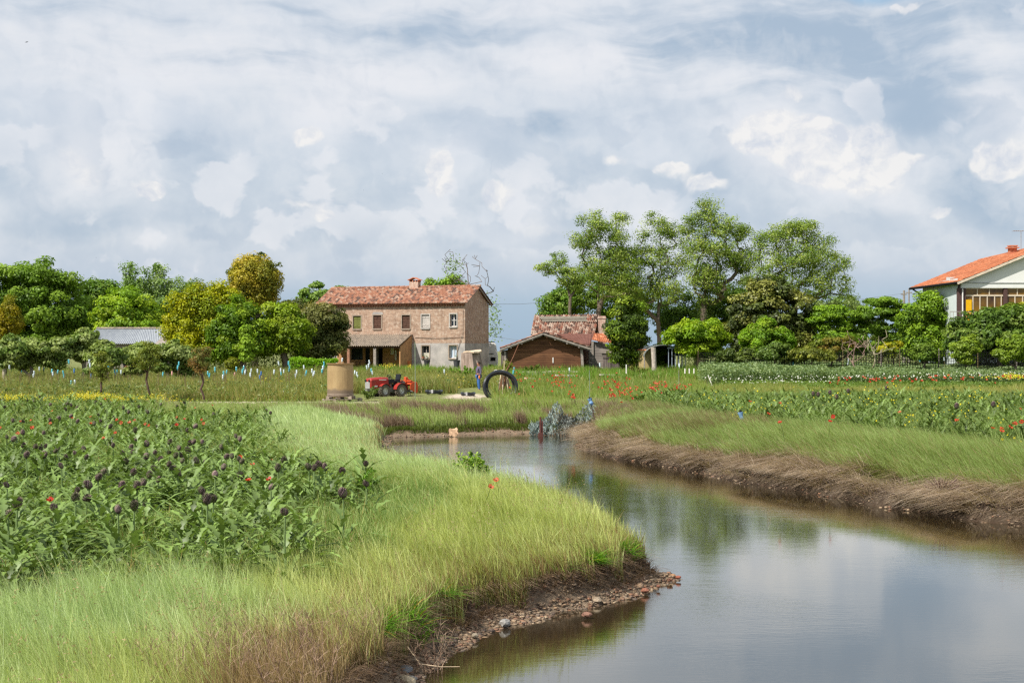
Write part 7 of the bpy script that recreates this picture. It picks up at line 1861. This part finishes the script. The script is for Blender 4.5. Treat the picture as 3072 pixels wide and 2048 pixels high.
H1 = [(112, 240), (390, 200), (615, 200), (920, 150), (858, 190), (1075, 130), (995, 215), (1288, 165), (1545, 115), (1862, 185), (1365, 295), (1178, 325), (200, 345), (382, 350), (490, 365), (585, 355), (60, 385), (115, 400), (985, 455), (1172, 415), (1280, 445), (1140, 470), (1150, 515), (1070, 520), (1350, 520), (1270, 555), (1475, 425), (1655, 435), (1685, 425), (1930, 470), (2055, 375), (2090, 400), (305, 470), (355, 475), (405, 470), (480, 505), (510, 478), (660, 525), (730, 490), (575, 560), (385, 540), (750, 560), (230, 540), (200, 455), (535, 635), (1097, 595), (1475, 520), (1530, 545), (1575, 545), (1585, 590), (1395, 578), (1715, 590), (1790, 610), (1345, 655), (1470, 620), (1495, 650), (1945, 645), (2085, 575), (2105, 595), (895, 690), (855, 735), (1160, 690), (1300, 715), (1557, 720), (1378, 755), (1875, 710), (2105, 715), (62, 800), (775, 800), (1060, 810), (1195, 810), (1248, 785), (1762, 855), (1805, 930), (1860, 920), (755, 925), (660, 915), (672, 850), (1030, 1015), (1170, 985), (1265, 980), (475, 1000), (150, 965), (70, 1050), (830, 75), (960, 85), (1610, 80), (130, 100), (345, 30), (620, 105), (435, 100), (670, 130), (240, 60), (300, 70), (40, 120), (510, 225), (435, 235), (675, 245), (820, 265), (875, 245), (960, 290), (205, 245), (570, 145), (1120, 165), (1210, 120), (1400, 100), (580, 90), (880, 95), (1635, 325), (1700, 290), (1760, 430), (1560, 480), (1640, 500), (1970, 555), (2020, 550), (1550, 690)]
H2 = [(315, 600), (355, 545), (535, 590), (570, 600), (605, 580), (647, 595), (935, 570), (775, 780), (265, 735), (940, 710), (770, 620), (365, 910), (235, 190), (262, 210)]
heads = [(x / 2.904, 1180 + y / 2.904) for x, y in H1] + [(700 + x / 2.352, 1150 + y / 2.352) for x, y in H2]
print('artichokes', len(heads))
GA = 'artichoke plants in the left field'
hs = sorted(heads, key=lambda p: -p[1]); NR = 12; per = math.ceil(len(hs) / NR); RN = ['front', 'second', 'third', 'fourth', 'fifth', 'sixth', 'seventh', 'eighth', 'ninth', 'tenth', 'eleventh', 'farthest']
for r_ in range(NR):
    row = sorted(hs[r_ * per:(r_ + 1) * per])
    for i, (px, py) in enumerate(row):
        hz = .73 + rng.uniform(-.1, .08); Y = (CH - hz) * F / (py - HZ); X = wx(px, Y); g0 = gz1(X, Y); k = rng.integers(0, 3)
        side = 'leftmost' if i == 0 else 'rightmost' if i == len(row) - 1 else ORD[i] + ' from the left'
        t_ = thing('artichoke_plant', f'artichoke with {"purple brown" if k < 2 else "greenish brown"} head, {side} in the {RN[r_]} row', 'artichoke', (X, Y, g0), rng.uniform(0, 6.28), GA)
        o = link('leaves', LM[rng.integers(0, 6)], None, t_, (rng.uniform(-.06, .06), rng.uniform(-.06, .06), 0)); sc = rng.uniform(1.15, 1.45); o.scale = (sc, sc, sc)
        o = link('stem', SM, None, t_); o.scale = (1, 1, hz - g0 - .04)
        o = link('flower_head', HM[k], None, t_, (0, 0, hz - g0)); q = rng.uniform(.6, .92); o.scale = (q * rng.uniform(.85, 1.2), q, q); o.rotation_euler = (rng.normal(0, .35), rng.normal(0, .35), 0)
# headless artichoke foliage
def artfield(name, label, n, x0, x1, y0, y1, test, sc0, sc1, tn=(.85, 1.15)):
    x, y = scatter(n, x0, x1, y0, y1, test); N = len(x); pos = np.stack([x, y, gz(x, y, np.full(N, 9.)) - .02], 1); s = rng.uniform(sc0, sc1, N)
    tint = rng.uniform(tn[0], tn[1], (N, 1)) * np.array([1, 1, 1.]) * np.array([1.0, 1.0, .9 + 0])
    V, Qd, Cc = stamp(LT, pos, rng.uniform(0, 6.28, N), s, tint); print(name, N)
    return mkstuff(name, fastmesh(name, V, Qd, None, Cc), M_art, label, 'artichoke leaves')
artfield('artichoke_foliage', 'grey green jagged artichoke leaves filling the left field', 5600, -24, 0, 11.8, 58, lambda x, y: infrus(x, y, .9) & LF(x, y) & (x < wx(930, y) + (vnoise(x, y, .4, 98) - .5) * 2.5) & (vnoise(x, y, .5, 95) > .22) & ~((x > wx(470, y)) & (y > 49)), .75, 1.22, (.4, 1.3))
RFt = lambda x, y: inside(RF, x, y) & infrus(x, y, .9)
artfield('artichoke_foliage', 'large artichoke leaves crowding the front rows of the left field', 2600, -12, -.8, 12.2, 27, lambda x, y: infrus(x, y, .9) & LF(x + .5, y) & (x < wx(880, y) + (vnoise(x, y, .4, 98) - .5) * 2) & (vnoise(x, y, .7, 97) > .33), .62, 1.1, (.38, 1.35))
artfield('artichoke_foliage', 'dense dark jagged artichoke leaves filling the field beyond the right bank', 5200, 5, 28, 24, 63, lambda x, y: RFt(x, y) & (vnoise(x, y, .6, 96) > .15), .88, 1.35, (.38, 1.2))
x, y = scatter(230000, 4, 28, 24, 66, lambda x, y: inside(RF, x + (vnoise(x, y, 1, 75) - .5), y) & infrus(x, y, .9)); N = len(x)
c = colmix([(90, 114, 50), (132, 154, 80), (176, 188, 120)], rng.random(N)); mkstuff('field_weeds', blades('field_weeds', np.stack([x, y, gz(x, y, np.full(N, 9.))], 1), rng.uniform(.25, .85, N), .018, np.stack([rng.normal(-.2, .3, N), rng.normal(0, .3, N)], 1), c, 2), M_blade, 'green weeds between the artichoke leaves of the right field', 'weeds')
for i_, (px, py) in enumerate(sorted(((2440, 1180), (2490, 1178), (2455, 1185), (2660, 1165), (2870, 1220), (2510, 1190), (2545, 1177), (2980, 1215)))):
    Y = (CH - .9) * F / (py - HZ); X = wx(px, Y); g0 = gz1(X, Y)
    t_ = thing('artichoke_plant', f'artichoke with dark head in the field beyond the right bank, {ORD[i_]} from the left', 'artichoke', (X, Y, g0), 0, 'artichokes with heads in the right field')
    link('leaves', LM[px % 6], None, t_); o = link('stem', SM, None, t_); o.scale = (1, 1, .88); o = link('flower_head', HM[0], None, t_, (0, 0, .9)); o.scale = (1.2,) * 3

# --- poppies
def poppy_mesh(colr):
    mb = MB(); mb.cur = lin((100, 126, 60)); mb.tube([(0, 0, -.45), (.02, .01, -.2), (0, 0, -.01)], [.006, .005, .004], 4)
    for k in range(4):
        a = k * PI / 2; r = .5; u = Vector((math.cos(a), math.sin(a), 0)); s = Vector((-math.sin(a), math.cos(a), 0)); mb.cur = tuple(np.array(colr) * (1.0 if k % 2 else .85))
        mb.add([Vector((0, 0, 0)), u * .028 - s * .03 + Vector((0, 0, .012)), u * .05 - s * .022 + Vector((0, 0, .034)), u * .054 + s * .022 + Vector((0, 0, .03)), u * .028 + s * .03 + Vector((0, 0, .014))], [(0, 1, 2, 3, 4)])
    mb.cur = (.02, .02, .02); mb.tube([(0, 0, 0), (0, 0, .02)], .01, 6)
    o = mb.build('poppy', M_petal, cols=True); me = o.data; bpy.data.objects.remove(o); return me
PM = [poppy_mesh(lin((210, 84, 46))), poppy_mesh(lin((214, 112, 72))), poppy_mesh(lin((200, 56, 32)))]
def poppy(px, py, z, sc, label, group, Y=None):
    if Y is None: Y = (CH - z) * F / (py - HZ)
    p_ = W(px, py, Y); o = link('poppy', PM[rng.integers(0, 3)], None, None, tuple(p_)); o.scale = (sc,) * 3; o.rotation_euler = (R(35) + rng.normal(0, .3), rng.normal(0, .3), rng.uniform(-.5, .5))
    tag(o, label, 'poppy', group)
PL = [(270, 235), (630, 215), (790, 205), (1055, 255), (1128, 255), (1175, 238), (1020, 230), (1265, 265), (1540, 205), (1538, 275), (1757, 228), (1775, 262), (1605, 225), (1005, 345), (900, 392), (455, 155), (917, 50), (2095, 558), (2165, 758), (2198, 622), (440, 930), (155, 352), (1300, 280), (185, 245), (790, 262), (1848, 103), (1700, 127), (5, 300), (280, 300), (440, 262)]
for i_, (x_, y_) in enumerate(sorted(PL)):
    px, py = x_ / 2.904, 1180 + y_ / 2.904; z_ = 'left of the dark heads row' if px < 150 else 'among artichoke heads in the middle of the left field' if px < 420 else 'towards the pale grass in the left field'
    poppy(px, py, .72, rng.uniform(.6, .9), f'single red poppy, {ORD[i_]} from the left in the left field', 'single poppies in the left field')
for x_, y_, l_ in ((255, 678, 'red poppy in open grass below the bend'), (108, 685, 'orange red poppy beside a dark artichoke head'), (262, 547, 'small poppy above the open grass'), (1855, 685, 'lone red poppy in the pale grass under the leafy weed'), (1815, 733, 'half hidden poppy just below the lone red one')): poppy(700 + x_ / 2.352, 1150 + y_ / 2.352, .6, .8, l_, None)
PC = [(1552, 1133, 22, 14, 20, 'right of the hose coil'), (1565, 1160, 30, 14, 8, 'right of the hose coil'), (1662, 1137, 22, 12, 22, 'under the long bleached board'), (1693, 1142, 24, 16, 30, 'under the long bleached board'), (1715, 1172, 25, 12, 8, 'under the long bleached board'), (1822, 1146, 14, 10, 14, 'before the annex'), (1856, 1146, 16, 10, 14, 'before the annex'), (1870, 1172, 34, 14, 44, 'in the densest patch'), (1965, 1158, 14, 8, 18, 'below the pale post'), (1990, 1160, 26, 9, 24, 'below the pale post'), (2045, 1162, 18, 7, 14, 'below the carport')]
for px, py, rx, ry, n, zn in PC:
    for _ in range(n): a, b_ = rng.normal(0, .85, 2); poppy(px + a * rx, py + b_ * ry, 0, rng.uniform(.7, 1.2), f'red poppy in the meadow patch {zn}', f'poppies {zn}', Y=min(84, (CH - .65) * F / (py + b_ * ry - HZ)))
for _ in range(64):
    px = rng.uniform(2465, 3072); px = 2680 + rng.normal(0, 40) if rng.random() < .25 else px; py = 1139 - (px - 2470) * .014 + rng.normal(0, 5); zn = 'near its inner end' if px < 2700 else 'below the villa' if px < 2900 else 'at the frame edge'
    poppy(px, py, 0, rng.uniform(.9, 1.5), f'poppy in the red strip behind the right field {zn}', f'poppies in the red strip {zn}', Y=76 + rng.uniform(-4, 6))
for px, py in ((2340, 1210), (2500, 1250), (2490, 1265), (2700, 1237), (2870, 1262), (2978, 1285), (3005, 1295), (3060, 1228), (3045, 1272), (3065, 1266), (3004, 1286), (3030, 1283), (2340, 1268), (2985, 1148), (2250, 1205), (2305, 1242)): zn = 'close to the blue rag' if px < 2400 else 'in the middle' if px < 2900 else 'at the frame edge'; poppy(px, py, .7, rng.uniform(.85, 1.15), f'bright poppy above dark leaves {zn}', f'poppies over the dark artichoke leaves {zn}')

# --- yellow and white flower masses
def flowers(name, label, pts, size, pal_, cat='flowers'):
    P_ = np.array(pts); N = len(P_); n = rng.normal(size=(N, 3)) * .5 + [0, -.7, .8]
    V, Qd, Cc = leafgeo(P_, n, size * rng.uniform(.6, 1.4, N), colmix(pal_, rng.random(N)), .95); mkstuff(name, fastmesh(name, V, Qd, None, Cc), M_petal, label, cat)
def fpts(lst, z=None):
    out = []
    for px, py, rx, ry, n, Y in lst:
        for _ in range(n): q = W(px + rng.normal(0, .55) * rx, py + rng.normal(0, .5) * ry, Y + rng.uniform(-1.5, 1.5)); out.append((q.x, q.y, q.z))
    return out
flowers('yellow_flowers', 'band of yellow mustard flowers along the far edge of the left field', fpts([(40, 1192, 60, 12, 420, 56), (150, 1195, 90, 10, 150, 56), (285, 1192, 55, 14, 900, 56), (350, 1196, 50, 10, 350, 56), (445, 1195, 55, 12, 420, 56), (240, 1188, 40, 12, 250, 56), (520, 1200, 60, 8, 60, 56), (200, 1200, 260, 10, 200, 55)]), .048, [(190, 176, 24), (210, 198, 44)])
flowers('yellow_flowers', 'yellow flowers at the front edge of the right field below the blue rag', fpts([(2200, 1272, 40, 16, 420, 44), (2225, 1262, 30, 14, 120, 44), (2110, 1205, 70, 18, 90, 52), (2300, 1230, 120, 30, 110, 46), (2700, 1190, 380, 40, 140, 46), (3040, 1340, 40, 40, 90, 33), (2840, 1250, 250, 50, 80, 38)]), .05, [(214, 196, 20), (236, 220, 50)])
flowers('yellow_flowers', 'yellow flower patch at the far right end of the red strip', fpts([(3045, 1128, 40, 9, 170, 84), (3000, 1130, 60, 6, 40, 84)]), .08, [(214, 200, 40), (226, 214, 60)])
flowers('yellow_flowers', 'yellow flowers by the farmhouse wall and between the tomato rows', fpts([(1165, 1096, 22, 8, 60, 100), (1228, 1098, 6, 6, 20, 100), (780, 1155, 140, 16, 330, 80), (1330, 1150, 60, 30, 120, 84), (1730, 1170, 30, 10, 40, 82), (640, 1165, 200, 12, 120, 80)]), .09, [(190, 170, 40), (210, 190, 60)])
flowers('white_flowers', 'row of small white flowers in front of the bean crop', fpts([(2140 + i * 32 + (i * 37 % 11), 1136 - i * .55 + (i * 53 % 7) - 3, 30, 8, 5 + (i * 29 % 8), 84 + (i % 4)) for i in range(31)] + [(2200 + i * 40, 1148 - i * .8, 30, 3, 6, 82) for i in range(8)]), .085, [(222, 220, 208), (236, 234, 226)])
# --- gardens in the middle distance
CLR = lambda x, y: (x > wx(1372, y)) & (x < wx(1478, y)) & (y > 68) & (y < 86.5)
def zone(px0, px1, y0, y1): return lambda x, y: (x > wx(px0, y)) & (x < wx(px1, y))
SZ = 9.
def midgrass(name, label, n, test, y0, y1, h0, h1, w, pal_, x0=-40, x1=42, cat='grass', seg=2, dead=.12):
    x, y = scatter(n, x0, x1, y0, y1, lambda x, y: infrus(x, y, 1) & test(x, y) & ~TRK(x, y)); N = len(x); print(name, N)
    c = colmix(pal_, rng.random(N) * .5 + .5 * vnoise(x, y, .35, 110)); k = rng.random(N) < dead; c[k] = colmix([(150, 130, 80), (170, 156, 104)], rng.random(k.sum()))
    mkstuff(name, blades(name, np.stack([x, y, gz(x, y, np.full(N, SZ))], 1), rng.uniform(h0, h1, N) * (.6 + .8 * vnoise(x, y, .5, 111)) * (.45 + .55 * sstep(67, 74, y) if name == 'tomato_rows' else 1), w * rng.uniform(.6, 1.4, N), np.stack([rng.normal(-.15, .25, N), rng.normal(0, .25, N)], 1), c, seg), M_blade, label, cat)
Z_all = zone(-100, 1520, 0, 0)
midgrass('tomato_rows', 'tangled yellowish green crop rows between the canes', 150000, lambda x, y: ~CLR(x, y) & Z_all(x, y) & (y > 68 + np.where(x > -6, (x + 6) * .75, 0)) & ~((x > wx(1050, y)) & (y < 79)), 67, 100, .45, 1.0, .035, [(112, 128, 58), (168, 158, 84), (118, 138, 64), (150, 140, 84), (104, 124, 60)], -40, 2, 'crops')
x, y = scatter(60000, -40, 1, 67, 96, lambda x, y: Z_all(x, y) & infrus(x, y, 1) & ~TRK(x, y) & (y > 68 + np.where(x > -6, (x + 6) * .75, 0)) & ~((x > wx(1050, y)) & (y < 79)) & (vnoise(x, y, .4, 120) > .35) & ~CLR(x, y))
leafstuff('crop_leaves', 'low green vegetable leaves on the soil behind the dirt track', x, y, .05, .75, .16, [(80, 104, 58), (98, 120, 70), (118, 134, 84)], cat='crops')
midgrass('meadow_grass', 'green meadow grass with poppies in front of the barn', 150000, lambda x, y: (x > wx(1480, y)) & (x < wx(2480, y)) & ~inside(RF, x, y) & (rng.random(len(x)) < .35 + .65 * (y < 90)) & ~((x > wx(2120, y)) & (y > 84)), 55, 106, .25, .62, .036, [(122, 138, 62), (144, 158, 76), (108, 134, 56), (156, 160, 88)], -3, 26)
midgrass('meadow_grass', 'lush green grass at the foot of the farmhouse and barn', 60000, lambda x, y: (x > wx(850, y)) & (x < wx(2100, y)), 96, 112, .3, .8, .05, [(104, 140, 44), (120, 152, 54), (96, 124, 46)], -20, 18)
midgrass('meadow_grass', 'shady grass beneath the trees along the back', 60000, lambda x, y: (x < wx(860, y)) | (x > wx(1950, y)), 96, 122, .2, .6, .05, [(84, 112, 40), (104, 130, 50)], -44, 46)
# bean crop: bushy blue green rows
x, y = scatter(210000, 9, 42, 86, 104, lambda x, y: infrus(x, y, 1) & (x > wx(2112, y) + (vnoise(x, y, .8, 130) - .5)) & (y > 88 + .3 * (x - 12) * (x < 20)))
N = len(x); tp = np.where(x < wx(2205, y) + 6, 1.15, .95) * (.75 + .45 * fbm(x, y, .5, 131)); u = rng.random(N) ** .55; z = gz(x, y, np.full(N, 9.)) + u * tp
n = rng.normal(size=(N, 3)) * .9; n[:, 2] = np.abs(n[:, 2]) + .4
V, Qd, Cc = leafgeo(np.stack([x, y, z], 1), n, .17 * rng.uniform(.6, 1.3, N), colmix([(84, 112, 78), (106, 134, 94), (130, 154, 114)], rng.random(N)), .5)
mkstuff('bean_crop', fastmesh('bean_crop', V, Qd, None, Cc), M_leaf, 'dense bluish green bean crop in front of the netting fence', 'bean crop')
x, y = scatter(60000, 8, 42, 80, 89, lambda x, y: infrus(x, y, 1) & (x > wx(2160, y) + (vnoise(x, y, .8, 130) - .5)))
leafstuff('potato_row', 'low green crop leaves under the row of white flowers', x, y, .05, .42, .16, [(84, 114, 54), (102, 132, 64)], cat='crops')
midgrass('strip_grass', 'yellowish grass strip holding the red poppies behind the right field', 70000, lambda x, y: x > wx(2150, y), 62, 82, .25, .6, .034, [(140, 146, 70), (156, 158, 84), (120, 142, 62)], 9, 32)

# --- pebbles and stones on the waterline
def pebbles(n, y0, y1, x0, x1, dlo, dhi, s0, s1, name, label, pal_):
    x, y = scatter(n, x0, x1, y0, y1, lambda x, y: infrus(x, y, .5)); d = shore(x, y); k = (d > dlo) & (d < dhi); x, y, d = x[k], y[k], d[k]; N = len(x)
    oct_ = np.array([(1, 0, 0), (0, 1, 0), (-1, 0, 0), (0, -1, 0), (0, 0, 1), (0, 0, -1)], float)
    # rounded boxes: 8 corners pulled to a lumpy stone
    cor = np.array([(a, b_, c_) for a in (-1, 1) for b_ in (-1, 1) for c_ in (-1, 1)], float)
    s = (s0 + (s1 - s0) * rng.random(N) ** 3)
    J_ = cor[None] * rng.uniform(.5, 1, (N, 8, 3)) * np.stack([rng.uniform(.6, 1.2, N), rng.uniform(.6, 1.2, N), rng.uniform(.3, .65, N)], 1)[:, None, :] * s[:, None, None] * .5
    a = rng.uniform(0, 6.28, N); ca, sa = np.cos(a)[:, None], np.sin(a)[:, None]
    X = J_[..., 0] * ca - J_[..., 1] * sa + x[:, None]; Y_ = J_[..., 0] * sa + J_[..., 1] * ca + y[:, None]; Z_ = J_[..., 2] + (gz(x, y, d) + s * .12)[:, None]
    V = np.stack([X, Y_, Z_], 2).reshape(-1, 3); fq = np.array([(0, 1, 3, 2), (4, 6, 7, 5), (0, 4, 5, 1), (2, 3, 7, 6), (0, 2, 6, 4), (1, 5, 7, 3)])
    Qd = (fq[None] + (np.arange(N) * 8)[:, None, None]).reshape(-1, 4); c = np.repeat(colmix(pal_, rng.random(N)) * rng.uniform(.7, 1.2, (N, 1)), 8, axis=0)
    mkstuff(name, fastmesh(name, V, Qd, None, c), colmat('pebble', .8, .25, 30, .4, 60), label, 'pebbles'); print(name, N)
PP = [(150, 124, 98), (122, 102, 84), (172, 150, 124), (104, 92, 84), (150, 112, 88)]
pebbles(150000, 9, 21, -4, 3, -.12, .5, .012, .07, 'pebbles', 'brown pebbles and shell bits on the narrow near beach', PP)
pebbles(90000, 20, 54, -7.5, 12, -.05, .3, .03, .09, 'pebbles', 'pebbles along the far waterline of the channel', PP)
def stone(px, py, s, colr, label, zoff=0.0, flat=.55):
    p_ = onz(px, py, ZW + .05); bm = bmesh.new(); bmesh.ops.create_icosphere(bm, subdivisions=2, radius=1)
    for v in bm.verts: v.co *= rng.uniform(.82, 1.1); v.co.x *= s[0]; v.co.y *= s[1]; v.co.z *= s[0] * flat
    bmesh.ops.rotate(bm, verts=bm.verts, cent=(0, 0, 0), matrix=Matrix.Rotation(rng.uniform(0, 3), 3, 'Z')); me = bpy.data.meshes.new('stone'); bm.to_mesh(me); bm.free(); me.materials.append(mat('stone_%d_%d' % (px, py), C(*colr), .8, .25, 14, .6, 40))
    tag(link('stone', me, None, None, (p_.x, p_.y, p_.z + zoff)), label, 'stone', 'stones on the near beach')
for px, py, s, c_, lb in ((1515, 1868, (.09, .06), (150, 146, 140), 'smooth pale grey stone in the middle of the beach'), (1215, 2010, (.1, .08), (120, 122, 124), 'flat dark grey stone at the near end of the beach'), (1235, 2035, (.06, .05), (110, 108, 104), 'small grey stone below the flat dark one'), (1220, 2044, (.12, .08), (196, 176, 144), 'pale sandy slab at the bottom of the frame'), (1700, 1805, (.06, .05), (130, 120, 106), 'angular grey stone at the wider part of the beach'), (1760, 1842, (.065, .045), (132, 98, 82), 'reddish brick like stone at the water edge'), (1735, 1795, (.07, .06), (120, 116, 106), 'upright grey stone under the dark bank'), (1790, 1800, (.08, .06), (160, 142, 120), 'tan stone beside the upright grey one'), (1865, 1760, (.11, .07), (176, 150, 120), 'tan stone near the tip of the beach'), (1920, 1758, (.09, .05), (150, 124, 100), 'long flat brown stone near the spit'), (1935, 1770, (.06, .05), (140, 92, 72), 'reddish wet stone in the water by the spit'), (2018, 1727, (.06, .04), (170, 130, 96), 'tan stone at the end of the spit'), (2035, 1730, (.045, .03), (140, 82, 64), 'outermost red stone of the spit'), (2010, 1738, (.05, .035), (120, 84, 66), 'brown stone in the water at the end of the spit'), (1945, 1692, (.035, .025), (110, 70, 56), 'tiny stone alone in the water behind the point'), (1975, 1757, (.035, .025), (120, 80, 62), 'small round stone in the water off the spit'), (1425, 1905, (.05, .04), (140, 128, 110), 'brownish stone half sunk in gravel')): stone(px, py, s, c_, lb)
# block of pale stone on the far bank
p_ = W(1360, 1296, 51.4); bm = bmesh.new(); bmesh.ops.create_cube(bm, size=1); bmesh.ops.subdivide_edges(bm, edges=bm.edges, cuts=2, use_grid_fill=True)
for v in bm.verts: v.co += Vector(rng.normal(0, .07, 3)); v.co.x *= .3; v.co.y *= .22; v.co.z *= .24
me = bpy.data.meshes.new('stone'); bm.to_mesh(me); bm.free(); me.materials.append(mat('tan_block', C(206, 170, 136), .9, .2, 8, .5, 20)); tag(link('stone', me, None, None, (p_.x, p_.y, p_.z)), 'pale tan block of stone at the far waterline of the pool', 'stone')
# loose pale stalks on the beach and in the water
for px, py, dx, dz, lb in ((1260, 1990, .38, .02, 'bent pale stalk lying over the gravel at the near end'), (1840, 1735, .18, .22, 'thin stalk leaning against the dark bank')):
    q = onz(px, py, ZW + .12); mb = MB(); mb.tube([q + Vector((-.12, .02, .16)), q, q + Vector((dx * .5, -.02, -.03 + dz * .3)), q + Vector((dx, -.03, -.04 + dz))], [.006, .006, .005, .003], 5); tag(mb.build('dry_stalk', mat('stalk', C(190, 168, 140), .8)), lb, 'stalk')
